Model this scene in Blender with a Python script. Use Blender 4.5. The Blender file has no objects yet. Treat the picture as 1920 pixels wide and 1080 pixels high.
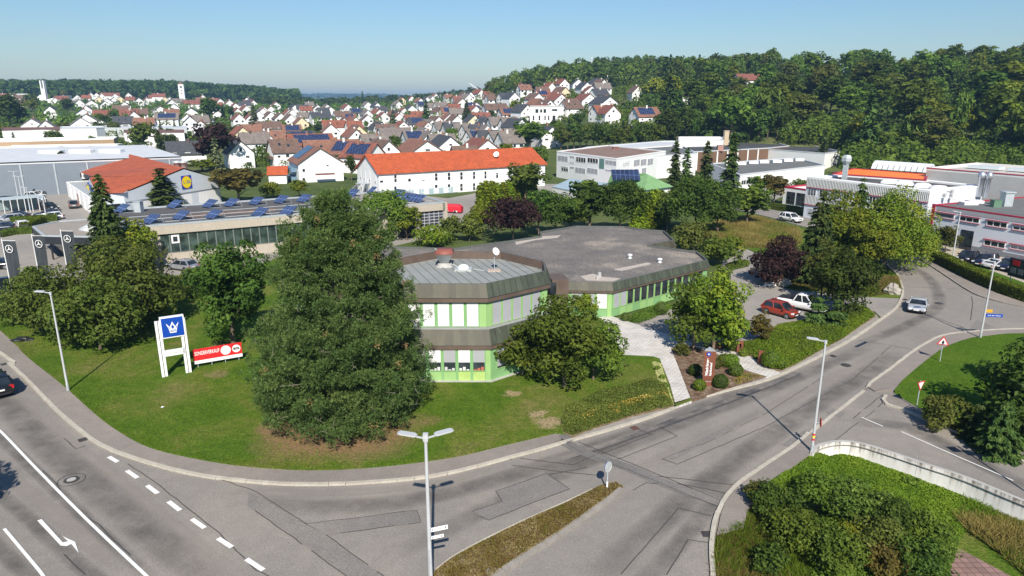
import bpy,math,random
import numpy as np
from mathutils import Vector,Matrix
random.seed(7);rng=np.random.default_rng(7)
R=math.radians
S=bpy.context.scene
COL=S.collection
# camera, sky, sun, exposure
CAM_H,F_PX,PITCH=22.0,1290.0,math.atan(0.2736)
ST,CT=math.sin(PITCH),math.cos(PITCH)
cam=bpy.data.cameras.new('camera');cam.sensor_width=36.0;cam.lens=36.0*F_PX/1920.0
cam.clip_start=0.5;cam.clip_end=30000
camo=bpy.data.objects.new('camera',cam);COL.objects.link(camo)
camo.location=(0,0,CAM_H);camo.rotation_euler=(math.pi/2-PITCH,0,0)
S.camera=camo
SUN_EL=41.0
SDX,SDY=-0.10,1.0
world=bpy.data.worlds.new('World');S.world=world;world.use_nodes=True
wn=world.node_tree;wn.nodes.clear()
sky=wn.nodes.new('ShaderNodeTexSky');sky.sky_type='NISHITA';sky.sun_disc=False
sky.sun_elevation=R(SUN_EL);sky.sun_rotation=math.atan2(-SDX,-SDY)
sky.altitude=300;sky.air_density=1.4;sky.dust_density=0.3;sky.ozone_density=11.0
bg=wn.nodes.new('ShaderNodeBackground');bg.inputs['Strength'].default_value=0.08
wo=wn.nodes.new('ShaderNodeOutputWorld')
wn.links.new(sky.outputs[0],bg.inputs[0]);wn.links.new(bg.outputs[0],wo.inputs[0])
sun=bpy.data.lights.new('sun','SUN');sun.energy=5.0;sun.angle=R(0.53);sun.color=(1.0,0.93,0.82)
suno=bpy.data.objects.new('sun',sun);COL.objects.link(suno)
sd=Vector((SDX,SDY,-math.hypot(SDX,SDY)*math.tan(R(SUN_EL)))).normalized()
suno.rotation_euler=sd.to_track_quat('-Z','Y').to_euler();suno.location=(0,-20,60)
S.view_settings.view_transform='Standard';S.view_settings.look='None'
S.view_settings.exposure=0.5;HAZE=0.00017;HAZE_C=(0.31,0.54,0.83,1);S.view_settings.gamma=1.0;S.view_settings.use_curve_mapping=False
S.render.engine='CYCLES'
S.cycles.max_bounces=6;S.cycles.diffuse_bounces=3;S.cycles.glossy_bounces=2
S.cycles.transmission_bounces=3;S.cycles.transparent_max_bounces=6;S.cycles.volume_bounces=0
S.cycles.use_denoising=True
# photo -> place
def ray(px,py):
 yc=540.0-py
 return(px-960.0,yc*ST+F_PX*CT,yc*CT-F_PX*ST)
def W(px,py,z=0.0):
 r=ray(px,py);t=(CAM_H-z)/-r[2]
 return(r[0]*t,r[1]*t,z)
def W2(px,py,z=0.0):
 p=W(px,py,z);return(p[0],p[1])
def PX(p):
 x,y,z=p[0],p[1],p[2]-CAM_H
 f=y*CT-z*ST;u=y*ST+z*CT
 return(960+x*F_PX/f,540-u*F_PX/f)
def at_depth(px,py,y):
 r=ray(px,py);t=y/r[1]
 return(r[0]*t,y,CAM_H+r[2]*t)
def on_wall(a,b,px,py):
 r=ray(px,py);dx,dy=b[0]-a[0],b[1]-a[1];L=math.hypot(dx,dy)
 den=r[0]*dy-r[1]*dx;t=(a[0]*dy-a[1]*dx)/den
 x,y=r[0]*t,r[1]*t
 return((x-a[0])*dx+(y-a[1])*dy)/L,CAM_H+r[2]*t
# terrain height
TD=np.array([0,200,230,250,300,350,430,550,700,1000,1500,2500,6000,12000.])
TP=np.array([-400,0,300,450,540,620,720,800,900,1000,1100,1200,1300,1500,1900,2500.])
TH=np.array([[0,0,0,0,0,0,1,6,9.5,17,31,31,20,0],[0,0,0,0,0,0,1,6,9.5,17,33,33,20,0],[0,0,0,0,0,0,1,6,9.5,17,36,33,20,0],[0,0,0,0,0,0,1,5,9,16,29,26,20,0],[0,0,0,0,0,0,0,4,8,15,20,20,40,20],[0,0,0,0,0,0,0,3,8,14,16,18,46,20],[0,0,0,0,0,0,0,3,9,16,17,18,42,20],[0,0,0,0,0,0,1,5,12,21,20,18,20,0],[0,0,0,0,0,0,3,13,25,29,24,18,20,0],[0,0,0,0,2,6,12,23,37,38,30,18,20,0],[0,0,0,0,3,9,15,28,44,42,30,18,20,0],[0,0,0,0,5,11,18,32,44,44,30,18,20,0],[0,0,0,0.5,7,14,24,36,43,44,30,18,20,0],[0,0,0,2,10,18,28,37,41,42,30,18,20,0],[0,0,0,2,11,20,30,37,40,42,30,18,20,0],[0,0,0,2,11,20,30,37,40,42,30,18,20,0]],dtype=float)
def hfun(x,y):
 x=np.atleast_1d(np.asarray(x,float));y=np.atleast_1d(np.asarray(y,float))
 d=np.hypot(x,y);p=np.where(y>1,960+1337.4*x/np.maximum(y,1),np.where(x>0,2500,-400))
 p=np.clip(p,-400,2500)
 cols=np.stack([np.interp(d,TD,TH[i])for i in range(len(TP))])
 k=np.clip(np.searchsorted(TP,p,side='right')-1,0,len(TP)-2)
 f=(p-TP[k])/(TP[k+1]-TP[k]);f=f*f*(3-2*f);i=np.arange(len(p))
 h=cols[k,i]*(1-f)+cols[k+1,i]*f
 return np.where(y>1,h,0)
def h1(x,y):return float(hfun(x,y)[0])
def on_terrain(px,py,up=0.0,dmax=1150.0):
 r=ray(px,py);n=math.hypot(r[0],r[1])
 d=np.concatenate([np.arange(90,600,1.0),np.arange(600,dmax,3.0)])
 x,y=r[0]/n*d,r[1]/n*d
 g=CAM_H+r[2]/n*d-hfun(x,y)-up
 k=np.nonzero(g<=0)[0]
 k=int(k[0])if len(k)else int(np.argmin(g))
 return float(x[k]),float(y[k]),h1(x[k],y[k])
# objects, labels
def tag(o,label=None,cat=None,group=None,kind=None):
 if label:o['label']=label
 if cat:o['category']=cat
 if group:o['group']=group
 if kind:o['kind']=kind
 return o
def thing(name,label,cat,loc=(0,0,0),rz=0.0,group=None):
 o=bpy.data.objects.new(name,None);COL.objects.link(o)
 o.empty_display_size=0.3
 o.location=loc;o.rotation_euler=(0,0,rz)
 return tag(o,label,cat,group)
def link(name,me,parent=None,loc=None,rz=None):
 o=bpy.data.objects.new(name,me);COL.objects.link(o)
 if parent is not None:o.parent=parent
 if loc is not None:o.location=loc
 if rz is not None:o.rotation_euler=(0,0,rz)
 return o
KIDS={}
def kids(o):
 return[c for c in o.children]
def dup(root,loc,rz=0.0,scale=None,label=None,group=None):
 r=root.copy();COL.objects.link(r);r.location=loc;r.rotation_euler=(0,0,rz)
 if scale is not None:r.scale=scale if hasattr(scale,'__len__')else(scale,)*3
 if label:r['label']=label
 if group:r['group']=group
 for c in KIDS.get(root.name)or kids(root):
  k=c.copy();COL.objects.link(k);k.parent=r
  for g in KIDS.get(c.name)or kids(c):
   q=g.copy();COL.objects.link(q);q.parent=k
 return r
class MB:
 """collects polygons; build() makes one mesh object"""
 def __init__(s):s.v=[];s.f=[];s.m=[];s.sm=[]
 def add(s,vs,fs,m=0,smooth=False):
  o=len(s.v);s.v.extend([tuple(v)for v in vs])
  for f in fs:s.f.append([i+o for i in f]);s.m.append(m);s.sm.append(smooth)
  return s
 def poly(s,pts,m=0):return s.add(pts,[list(range(len(pts)))],m)
 def box(s,c,d,rz=0.0,m=0,tilt=None):
  hx,hy,hz=d[0]/2,d[1]/2,d[2]/2
  vs=[Vector((x*hx,y*hy,z*hz))for z in(-1,1)for x,y in((-1,-1),(1,-1),(1,1),(-1,1))]
  M=Matrix.Rotation(rz,3,'Z')
  if tilt is not None:M=M@tilt
  vs=[M@v+Vector(c)for v in vs]
  return s.add(vs,[(3,2,1,0),(4,5,6,7),(0,1,5,4),(1,2,6,5),(2,3,7,6),(3,0,4,7)],m)
 def bar(s,p,q,w,t,m=0):
  p,q=Vector(p),Vector(q);d=(q-p).normalized()
  u=d.cross(Vector((0,0,1)));u=u.normalized()if u.length>1e-4 else Vector((1,0,0));v=u.cross(d)
  c=[(-1,-1),(1,-1),(1,1),(-1,1)]
  vs=[p+u*a*w/2+v*b*t/2 for a,b in c]+[q+u*a*w/2+v*b*t/2 for a,b in c]
  return s.add(vs,[(3,2,1,0),(4,5,6,7),(0,1,5,4),(1,2,6,5),(2,3,7,6),(3,0,4,7)],m)
 def prism(s,pts,z0,z1,m=0,mtop=None,cap=True):
  n=len(pts)
  a=sum(pts[i][0]*pts[(i+1)%n][1]-pts[(i+1)%n][0]*pts[i][1]for i in range(n))
  if a<0:pts=pts[::-1]
  lo=[(p[0],p[1],z0)for p in pts];hi=[(p[0],p[1],z1)for p in pts]
  s.add(lo+hi,[(i,(i+1)%n,n+(i+1)%n,n+i)for i in range(n)],m)
  if cap:s.poly(hi,m if mtop is None else mtop)
  return s
 def tube(s,p,q,r0,r1,n=8,m=0,cap=True):
  p,q=Vector(p),Vector(q);d=(q-p).normalized()
  u=d.orthogonal().normalized();v=d.cross(u)
  ring=lambda c,r:[c+(u*math.cos(2*math.pi*i/n)+v*math.sin(2*math.pi*i/n))*r for i in range(n)]
  s.add(ring(p,r0)+ring(q,r1),[(i,(i+1)%n,n+(i+1)%n,n+i)for i in range(n)],m,True)
  if cap:s.poly(ring(q,r1),m);s.poly(ring(p,r0)[::-1],m)
  return s
 def lathe(s,prof,c=(0,0,0),n=12,m=0):
  vs=[(c[0]+r*math.cos(2*math.pi*i/n),c[1]+r*math.sin(2*math.pi*i/n),c[2]+z)for r,z in prof for i in range(n)]
  fs=[(k*n+i,k*n+(i+1)%n,(k+1)*n+(i+1)%n,(k+1)*n+i)for k in range(len(prof)-1)for i in range(n)]
  return s.add(vs,fs,m,True)
 def mesh(s,name,mats,off=(0,0,0)):
  me=bpy.data.meshes.new(name)
  ox,oy,oz=off
  me.from_pydata([(v[0]-ox,v[1]-oy,v[2]-oz)for v in s.v],[],s.f)
  for m in(mats if isinstance(mats,(list,tuple))else[mats]):me.materials.append(m)
  me.polygons.foreach_set('material_index',s.m);me.polygons.foreach_set('use_smooth',s.sm)
  me.update();return me
 def build(s,name,mats,parent=None,off=None):
  if off is None:off=tuple(parent.location)if parent is not None and parent.type=='EMPTY' else(0,0,0)
  return link(name,s.mesh(name,mats,off),parent)
def curve(pts,step=0.8):
 P=[Vector((p[0],p[1]))for p in pts];P=[P[0]*2-P[1]]+P+[P[-1]*2-P[-2]]
 out=[]
 for i in range(1,len(P)-2):
  n=max(1,int((P[i+1]-P[i]).length/step))
  for k in range(n):
   t=k/n;a,b,c,d=P[i-1],P[i],P[i+1],P[i+2]
   out.append(0.5*((2*b)+(c-a)*t+(2*a-5*b+4*c-d)*t*t+(3*b-a-3*c+d)*t**3))
 out.append(P[-2]);return out
def offset(line,w):
 out=[]
 for i,p in enumerate(line):
  a=line[max(0,i-1)];b=line[min(len(line)-1,i+1)]
  d=Vector((b[0]-a[0],b[1]-a[1])).normalized();out.append(Vector((p[0]-d.y*w,p[1]+d.x*w)))
 return out
def pxl(pts,z=0.0):return[W2(a,b,z)for a,b in pts]
def ribbon(mb,line,w,z,m=0,w2=None):
 a,b=offset(line,w/2),offset(line,-w/2)
 n=len(line)
 mb.add([(p[0],p[1],z)for p in a]+[(p[0],p[1],z)for p in b],[(n+i,n+i+1,i+1,i)for i in range(n-1)],m)
def inside(pts,x,y):
 c=False;n=len(pts)
 for i in range(n):
  (x1,y1),(x2,y2)=pts[i][:2],pts[i-1][:2]
  if(y1>y)!=(y2>y)and x<(x2-x1)*(y-y1)/(y2-y1)+x1:c=not c
 return c
# materials
def nt(name):
 m=bpy.data.materials.new(name);m.use_nodes=True
 return m,m.node_tree,m.node_tree.nodes['Principled BSDF']
def lk(t,a,b):t.links.new(a,b)
def noise(t,scale,detail=4.0,rough=0.55,vec=None,dist=0.0):
 n=t.nodes.new('ShaderNodeTexNoise');n.inputs['Scale'].default_value=scale
 n.inputs['Detail'].default_value=detail;n.inputs['Roughness'].default_value=rough;n.inputs['Distortion'].default_value=dist
 if vec is not None:lk(t,vec,n.inputs['Vector'])
 return n
def ramp(t,src,stops):
 r=t.nodes.new('ShaderNodeValToRGB');e=r.color_ramp.elements
 while len(e)<len(stops):e.new(0.5)
 for i,(p,c)in enumerate(stops):
  e[i].position=p;e[i].color=(*c,1)if len(c)==3 else c
 lk(t,src,r.inputs[0]);return r
def mixc(t,fac,a,b,mode='MIX'):
 m=t.nodes.new('ShaderNodeMix');m.data_type='RGBA';m.blend_type=mode
 for s,k in((fac,0),(a,6),(b,7)):
  if isinstance(s,(int,float)):m.inputs[k].default_value=s
  elif isinstance(s,tuple):m.inputs[k].default_value=(*s,1)
  else:lk(t,s,m.inputs[k])
 return m.outputs[2]
def pos(t):
 return t.nodes.new('ShaderNodeNewGeometry').outputs['Position']
def scl(c,k):return tuple(min(1.0,x*k)for x in c[:3])
MC={}
def mat(name,c,rough=0.7,var=0.12,scale=1.5,bump=0.0,bscale=20.0,metal=0.0,fine=0.0,spec=0.5,stretch=None):
 """plain weathered surface: base colour with soft large and fine variation, some bump"""
 if name in MC:return MC[name]
 m,t,b=nt(name)
 v=pos(t)
 if stretch:
  mp=t.nodes.new('ShaderNodeMapping');mp.inputs['Scale'].default_value=stretch;lk(t,v,mp.inputs[0]);v=mp.outputs[0]
 if var>0:
  n=noise(t,scale,5,0.6,v)
  r=ramp(t,n.outputs[0],[(0.28,scl(c,1-var)),(0.72,scl(c,1+var))]);out=r.outputs[0]
  if fine:
   n2=noise(t,scale*14,2,0.6,v);out=mixc(t,fine,out,ramp(t,n2.outputs[0],[(0.35,scl(c,0.6)),(0.65,scl(c,1.35))]).outputs[0])
  lk(t,out,b.inputs['Base Color'])
 else:b.inputs['Base Color'].default_value=(*c,1)
 b.inputs['Roughness'].default_value=rough;b.inputs['Metallic'].default_value=metal
 b.inputs['Specular IOR Level'].default_value=spec
 if bump:
  bn=t.nodes.new('ShaderNodeBump');bn.inputs['Strength'].default_value=bump;bn.inputs['Distance'].default_value=0.05
  lk(t,noise(t,bscale,3,0.6,v).outputs[0],bn.inputs['Height']);lk(t,bn.outputs[0],b.inputs['Normal'])
 MC[name]=m;return m
def tiles(name,c,sx=0.3,sy=0.35,var=0.2,rough=0.75,off=0.5,mortar=0.4,axis='xy',moss=0.0,msize=0.03):
 """tiles, pavers or courses drawn with a brick pattern and matching relief"""
 if name in MC:return MC[name]
 m,t,b=nt(name)
 tc=t.nodes.new('ShaderNodeTexCoord');mp=t.nodes.new('ShaderNodeMapping');lk(t,tc.outputs['Object'],mp.inputs[0])
 br=t.nodes.new('ShaderNodeTexBrick');lk(t,mp.outputs[0],br.inputs['Vector'])
 br.inputs['Scale'].default_value=1.0;br.inputs['Brick Width'].default_value=sx;br.inputs['Row Height'].default_value=sy
 br.inputs['Mortar Size'].default_value=msize*min(sx,sy);br.offset=off
 br.inputs['Color1'].default_value=(*scl(c,1-var),1);br.inputs['Color2'].default_value=(*scl(c,1+var),1)
 br.inputs['Mortar'].default_value=(*scl(c,mortar),1)
 n=noise(t,0.6,5,0.65,pos(t))
 out=mixc(t,0.55,br.outputs[0],ramp(t,n.outputs[0],[(0.3,(0.6,0.6,0.6)),(0.7,(1.25,1.25,1.25))]).outputs[0],'MULTIPLY')
 lk(t,out,b.inputs['Base Color']);b.inputs['Roughness'].default_value=rough
 bn=t.nodes.new('ShaderNodeBump');bn.inputs['Strength'].default_value=0.5;bn.inputs['Distance'].default_value=0.03;bn.invert=True
 lk(t,br.outputs['Fac'],bn.inputs['Height']);lk(t,bn.outputs[0],b.inputs['Normal'])
 MC[name]=m;return m
def glass(name='window_glass',c=(0.02,0.025,0.03),rough=0.08):
 if name in MC:return MC[name]
 m,t,b=nt(name)
 n=noise(t,0.9,2,0.5,pos(t));lk(t,ramp(t,n.outputs[0],[(0.35,scl(c,0.6)),(0.7,scl(c,2.2))]).outputs[0],b.inputs['Base Color'])
 b.inputs['Roughness'].default_value=rough;b.inputs['Specular IOR Level'].default_value=0.6
 MC[name]=m;return m
def paint(name,c,rough=0.25,metal=0.0,coat=0.6):
 if name in MC:return MC[name]
 m,t,b=nt(name)
 n=noise(t,3,3,0.6,pos(t));lk(t,ramp(t,n.outputs[0],[(0.3,scl(c,0.88)),(0.7,scl(c,1.06))]).outputs[0],b.inputs['Base Color'])
 b.inputs['Roughness'].default_value=rough;b.inputs['Metallic'].default_value=metal
 b.inputs['Coat Weight'].default_value=coat;b.inputs['Coat Roughness'].default_value=0.08
 MC[name]=m;return m
def leafmat(name,dark,mid,light,trans=0.36,rough=0.6):
 """foliage: every leaf clump has its own tint value, every tree its own shift"""
 if name in MC:return MC[name]
 m,t,b=nt(name)
 a=t.nodes.new('ShaderNodeAttribute');a.attribute_name='tint'
 k_=lambda c:(c[0]*1.72,c[1]*1.64,c[2]*0.95)
 r=ramp(t,a.outputs['Fac'],[(0.0,k_(dark)),(0.5,k_(mid)),(1.0,k_(light))])
 oi=t.nodes.new('ShaderNodeObjectInfo')
 hs=t.nodes.new('ShaderNodeHueSaturation');lk(t,r.outputs[0],hs.inputs['Color'])
 for k,lo,hi in(('Hue',0.478,0.515),('Value',0.72,1.3)):
  mr=t.nodes.new('ShaderNodeMapRange');mr.inputs['To Min'].default_value=lo;mr.inputs['To Max'].default_value=hi
  lk(t,oi.outputs['Random'],mr.inputs[0]);lk(t,mr.outputs[0],hs.inputs[k])
 lk(t,hs.outputs[0],b.inputs['Base Color']);b.inputs['Roughness'].default_value=rough;b.inputs['Specular IOR Level'].default_value=0.15
 if trans:
  tr=t.nodes.new('ShaderNodeBsdfTranslucent');lk(t,hs.outputs[0],tr.inputs[0])
  mx=t.nodes.new('ShaderNodeMixShader');mx.inputs[0].default_value=trans
  lk(t,b.outputs[0],mx.inputs[1]);lk(t,tr.outputs[0],mx.inputs[2])
  lk(t,mx.outputs[0],t.nodes['Material Output'].inputs[0])
 MC[name]=m;return m
# terrain sheet
def ground_material():
 m,t,b=nt('ground_grass')
 v=pos(t)
 n=noise(t,0.012,6,0.6,v);n2=noise(t,0.25,5,0.65,v);n3=noise(t,3.0,3,0.6,v)
 r=ramp(t,n.outputs[0],[(0.35,(0.055,0.085,0.024)),(0.55,(0.085,0.115,0.035)),(0.68,(0.17,0.16,0.08))])
 c=mixc(t,0.7,r.outputs[0],ramp(t,n2.outputs[0],[(0.3,(0.55,0.6,0.5)),(0.7,(1.35,1.25,1.2))]).outputs[0],'MULTIPLY')
 c=mixc(t,0.4,c,ramp(t,n3.outputs[0],[(0.3,(0.5,0.5,0.5)),(0.7,(1.4,1.4,1.4))]).outputs[0],'MULTIPLY')
 lk(t,c,b.inputs['Base Color']);b.inputs['Roughness'].default_value=0.95;b.inputs['Specular IOR Level'].default_value=0.1
 return m
az=np.concatenate([np.arange(-180,-46,6.0),np.arange(-46,46.01,0.5),np.arange(52,180,6.0)])
dd=np.concatenate([[1.5],np.arange(6,60,3.0),np.arange(60,200,10.0),np.geomspace(200,1600,70),np.geomspace(1700,7600,22)])
A,D=np.meshgrid(np.radians(az),dd)
GX,GY=(np.sin(A)*D).ravel(),(np.cos(A)*D).ravel()
GZ=hfun(GX,GY)-0.04
GZ=np.where((GX>6)&(GX<70)&(GY>0)&(GY<45),-4.0,GZ)
na,nd=len(az),len(dd)
gf=[(j*na+i,j*na+(i+1)%na,(j+1)*na+(i+1)%na,(j+1)*na+i)for j in range(nd-1)for i in range(na)]+[tuple(range(na))]
me=bpy.data.meshes.new('ground');me.from_pydata(np.stack([GX,GY,GZ],1).tolist(),[],gf);me.materials.append(ground_material())
me.polygons.foreach_set('use_smooth',[True]*len(gf))
tag(link('ground',me),'grassy ground rolling up to the hills behind the town',kind='structure')
def struct(name,mb,mats,label=None,parent=None):
 o=mb.build(name,mats,parent)
 if parent is None:o['kind']='structure'
 if label:o['label']=label
 return o
# asphalt
def asphalt_material(name,c,seed=0.0,spots=0.5):
 m,t,b=nt(name);v=pos(t)
 mp=t.nodes.new('ShaderNodeMapping');mp.inputs['Location'].default_value=(seed,seed,0);lk(t,v,mp.inputs[0]);v=mp.outputs[0]
 n=noise(t,0.11,6,0.62,v,0.6);n2=noise(t,1.3,5,0.7,v);n3=noise(t,11,3,0.75,v)
 r=ramp(t,n.outputs[0],[(0.3,scl(c,0.86)),(0.5,c),(0.72,(c[0]*1.2,c[1]*1.17,c[2]*1.12))])
 o=mixc(t,0.5,r.outputs[0],ramp(t,n2.outputs[0],[(0.3,(0.82,0.82,0.82)),(0.7,(1.14,1.14,1.14))]).outputs[0],'MULTIPLY')
 o=mixc(t,spots,o,ramp(t,n3.outputs[0],[(0.34,(0.55,0.55,0.55)),(0.66,(1.4,1.4,1.4))]).outputs[0],'MULTIPLY')
 lk(t,o,b.inputs['Base Color']);b.inputs['Roughness'].default_value=0.88;b.inputs['Specular IOR Level'].default_value=0.3
 bn=t.nodes.new('ShaderNodeBump');bn.inputs['Strength'].default_value=0.25;bn.inputs['Distance'].default_value=0.02
 lk(t,noise(t,40,2,0.7,v).outputs[0],bn.inputs['Height']);lk(t,bn.outputs[0],b.inputs['Normal'])
 return m
M_ASPH=asphalt_material('asphalt',(0.232,0.212,0.190))
M_ASPH2=asphalt_material('asphalt_patch',(0.190,0.176,0.163),40)
M_ASPH3=asphalt_material('asphalt_darker_seam',(0.165,0.154,0.146),90)
M_WALK=asphalt_material('pavement_asphalt',(0.235,0.205,0.182),11,0.35)
M_LOT=asphalt_material('parking_asphalt',(0.27,0.25,0.225),70,0.35)
M_WHITE=mat('road_paint',(0.72,0.72,0.70),0.6,0.10,3,fine=0.25)
M_TAR=mat('tar_joint',(0.062,0.058,0.055),0.5,0.2,2)
M_KERB=mat('kerb_stone',(0.42,0.385,0.32),0.85,0.22,1.2,0.4,14,fine=0.3)
M_KERB2=mat('old_kerb_stone',(0.27,0.245,0.215),0.85,0.25,1.2,0.4,14,fine=0.3)
M_IRON=mat('cast_iron',(0.05,0.045,0.042),0.6,0.25,5)
M_RUSTIRON=mat('rusty_iron_cover',(0.11,0.055,0.04),0.75,0.3,6)
M_CONC=mat('concrete',(0.38,0.37,0.35),0.85,0.14,0.8,0.2,12)
LAWN_EDGE=curve([(-110,119),(-80,91.5)]+pxl([(0,621),(50,670),(100,710),(130,735),(180,780),(220,810),(280,842),(375,865),(480,880),(605,885),(730,877),(855,860),(955,836),(1042,816)]))
KERB_LINE=curve([(-113,114),(-83,86.8)]+pxl([(0,664),(15,682),(50,715),(100,767),(150,811),(190,838),(240,858),(300,877),(375,894),(480,907),(580,911),(680,908),(795,898),(880,881),(960,859),(1010,846),(1060,831),(1140,809),(1235,779),(1297,753),(1360,735),(1440,714),(1515,681),(1580,648),(1615,627),(1652,601),(1680,580),(1691,562),(1694,545),(1688,526),(1680,512),(1640,480),(1560,440),(1490,420),(1430,404),(1370,391)]))
BED_EDGE=curve(pxl([(1042,816),(1070,817),(1110,804),(1185,780),(1265,760),(1297,748),(1360,729),(1435,707),(1462,696),(1490,684),(1540,656),(1580,635),(1615,611),(1643,591)]))
BANK_LEFT=pxl([(1524,847),(1480,880),(1430,920),(1402,955),(1394,988),(1343,1003),(1336,1040),(1337,1080),(1345,1400)])
WALL_TOP=curve(pxl([(1526,850),(1534,838),(1555,831),(1580,828),(1615,832),(1665,847),(1740,872),(1815,897),(1920,940),(2150,1030)],0.22),0.5)
R_EDGE=pxl([(1370,383),(1440,391),(1510,406),(1600,428),(1680,460),(1719,482),(1765,512),(1815,545),(1850,560),(1920,577),(2150,620)])
asph=[(-114,112)]+[tuple(p)for p in KERB_LINE]+R_EDGE+pxl([(2150,640)])+[(60,52)]+pxl([(2300,1080)])+[tuple(p)for p in offset(WALL_TOP[::-1],0.1)]+BANK_LEFT+[(12,12),(-60,12),(-100,60)]
mb=MB();mb.poly([(p[0],p[1],0.0)for p in asph])
road=struct('road',mb,M_ASPH,'worn grey asphalt of the junction and its roads')
# worn lanes: lighter and darker wheel bands, soft at their edges
def wear_material(name,c,strength):
 m,t,b=nt(name)
 a=t.nodes.new('ShaderNodeAttribute');a.attribute_name='tint'
 n=noise(t,0.5,5,0.65,pos(t));r=ramp(t,n.outputs[0],[(0.3,(0.15,0.15,0.15)),(0.65,(1,1,1))])
 k=t.nodes.new('ShaderNodeMath');k.operation='MULTIPLY';lk(t,a.outputs['Fac'],k.inputs[0]);lk(t,r.outputs[0],k.inputs[1])
 k2=t.nodes.new('ShaderNodeMath');k2.operation='MULTIPLY';k2.inputs[1].default_value=strength;lk(t,k.outputs[0],k2.inputs[0])
 b.inputs['Base Color'].default_value=(*c,1);b.inputs['Roughness'].default_value=0.9;b.inputs['Specular IOR Level'].default_value=0.2
 tr=t.nodes.new('ShaderNodeBsdfTransparent');mx=t.nodes.new('ShaderNodeMixShader')
 lk(t,k2.outputs[0],mx.inputs[0]);lk(t,tr.outputs[0],mx.inputs[1]);lk(t,b.outputs[0],mx.inputs[2]);lk(t,mx.outputs[0],t.nodes['Material Output'].inputs[0])
 return m
M_DARKW=wear_material('rubber_darkened_asphalt',(0.10,0.094,0.09),0.5)
M_LIGHTW=wear_material('dust_bleached_asphalt',(0.34,0.305,0.27),0.6)
def set_tint(me,vals,domain='POINT'):
 a=me.attributes.new('tint','FLOAT',domain);a.data.foreach_set('value',vals)
def wear(name,line,w,z,m):
 vs,fs,tv=[],[],[]
 offs=[-0.5,-0.25,0,0.25,0.5];al=[0,0.8,1,0.8,0]
 rows=[offset(line,w*k)for k in offs];n=len(line)
 for r,a in zip(rows,al):
  for i,p in enumerate(r):
   vs.append((p[0],p[1],z));e=min(i,n-1-i)/max(1,n*0.15);tv.append(a*min(1,e))
 for k in range(4):
  for i in range(n-1):fs.append((k*n+i,k*n+i+1,(k+1)*n+i+1,(k+1)*n+i))
 me=bpy.data.meshes.new(name);me.from_pydata(vs,[],fs);me.materials.append(m);set_tint(me,tv)
 return link(name,me,road)
lane=lambda pts:curve(pxl(pts),1.5)
zk=0.004
for pts,w,m in[([(-60,690),(0,745),(90,835),(200,930),(330,1040),(450,1140)],2.2,M_DARKW),([(-60,760),(0,820),(90,905),(190,1000),(300,1100)],0.9,M_DARKW),([(-60,880),(40,960),(150,1060),(240,1130)],1.0,M_DARKW),([(-100,930),(0,1030),(90,1110)],1.0,M_DARKW),([(0,715),(100,800),(230,905),(360,1010),(470,1100)],0.9,M_LIGHTW),([(0,880),(110,970),(230,1070)],1.1,M_LIGHTW),([(430,930),(560,950),(720,945),(880,915),(1010,875),(1180,815),(1340,755),(1500,700)],1.8,M_DARKW),([(700,1060),(850,985),(960,930),(1100,865),(1260,800),(1430,735),(1560,680),(1650,640)],1.7,M_DARKW),([(880,1075),(1020,975),(1200,880),(1390,790),(1560,710),(1700,640)],1.3,M_LIGHTW),([(1080,1110),(1200,1010),(1330,900),(1470,800),(1600,715),(1700,655)],2.0,M_DARKW),([(1180,1120),(1290,1000),(1380,890)],1.3,M_DARKW),([(900,900),(1100,845),(1300,775),(1480,705),(1620,640)],0.8,M_LIGHTW),([(400,920),(600,925),(800,910),(950,870)],0.9,M_LIGHTW),([(1590,790),(1700,800),(1800,850),(1900,900),(2000,950)],1.8,M_DARKW),([(1600,650),(1700,610),(1760,570),(1740,520),(1690,490)],1.6,M_DARKW)]:
 wear('tyre_wear',lane(pts),w,zk,m);zk+=0.0012
# patches, joints, markings, covers
def piece(name,pts,z,m,parent=road):
 mb=MB();mb.poly([(p[0],p[1],z)for p in pts]);return mb.build(name,m,parent,(0,0,0))
ZP=0.026
for pts in[[(886,960),(942,940),(930,921),(1024,889),(1068,917),(915,976)],[(572,983),(782,957),(790,980),(612,1004)],[(466,922),(574,983),(612,1004),(725,1085),(655,1085),(535,998),(465,950)],[(1270,860),(1243,861),(1330,815),(1420,770),(1445,765),(1330,826)],[(1465,834),(1507,808),(1524,806),(1500,842)],[(1549,773),(1562,767),(1572,772),(1560,779)],[(1564,779),(1575,771),(1586,774),(1577,783)],[(1815,622),(1832,600),(1875,618)],[(1500,843),(1510,826),(1534,818),(1524,840)]]:
 piece('asphalt_patch',pxl(pts),ZP,M_ASPH2)
strip=curve(pxl([(1060,830),(1092,848),(1180,878),(1260,912),(1360,945)]),1.0)
mb=MB();ribbon(mb,strip,0.85,ZP,0);mb.build('trench_patch',M_ASPH3,road,(0,0,0))
rj=random.Random(3)
def joint(pts,w=0.05,wob=0.03,z=0.030):
 L=[]
 P=pxl(pts)
 for a,b in zip(P[:-1],P[1:]):
  a,b=Vector(a),Vector(b);n=max(2,int((b-a).length/0.7))
  for k in range(n):
   L.append(a+(b-a)*k/n+Vector((rj.uniform(-wob,wob),rj.uniform(-wob,wob))))
 L.append(Vector(P[-1]))
 run=[]
 mb=MB()
 for p in L:
  run.append(p)
  if rj.random()<0.07 and len(run)>2:ribbon(mb,run,w*rj.uniform(0.6,1.1),z);run=[]
 if len(run)>1:ribbon(mb,run,w,z)
 if mb.f:mb.build('tar_joint',M_TAR,road,(0,0,0))
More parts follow.
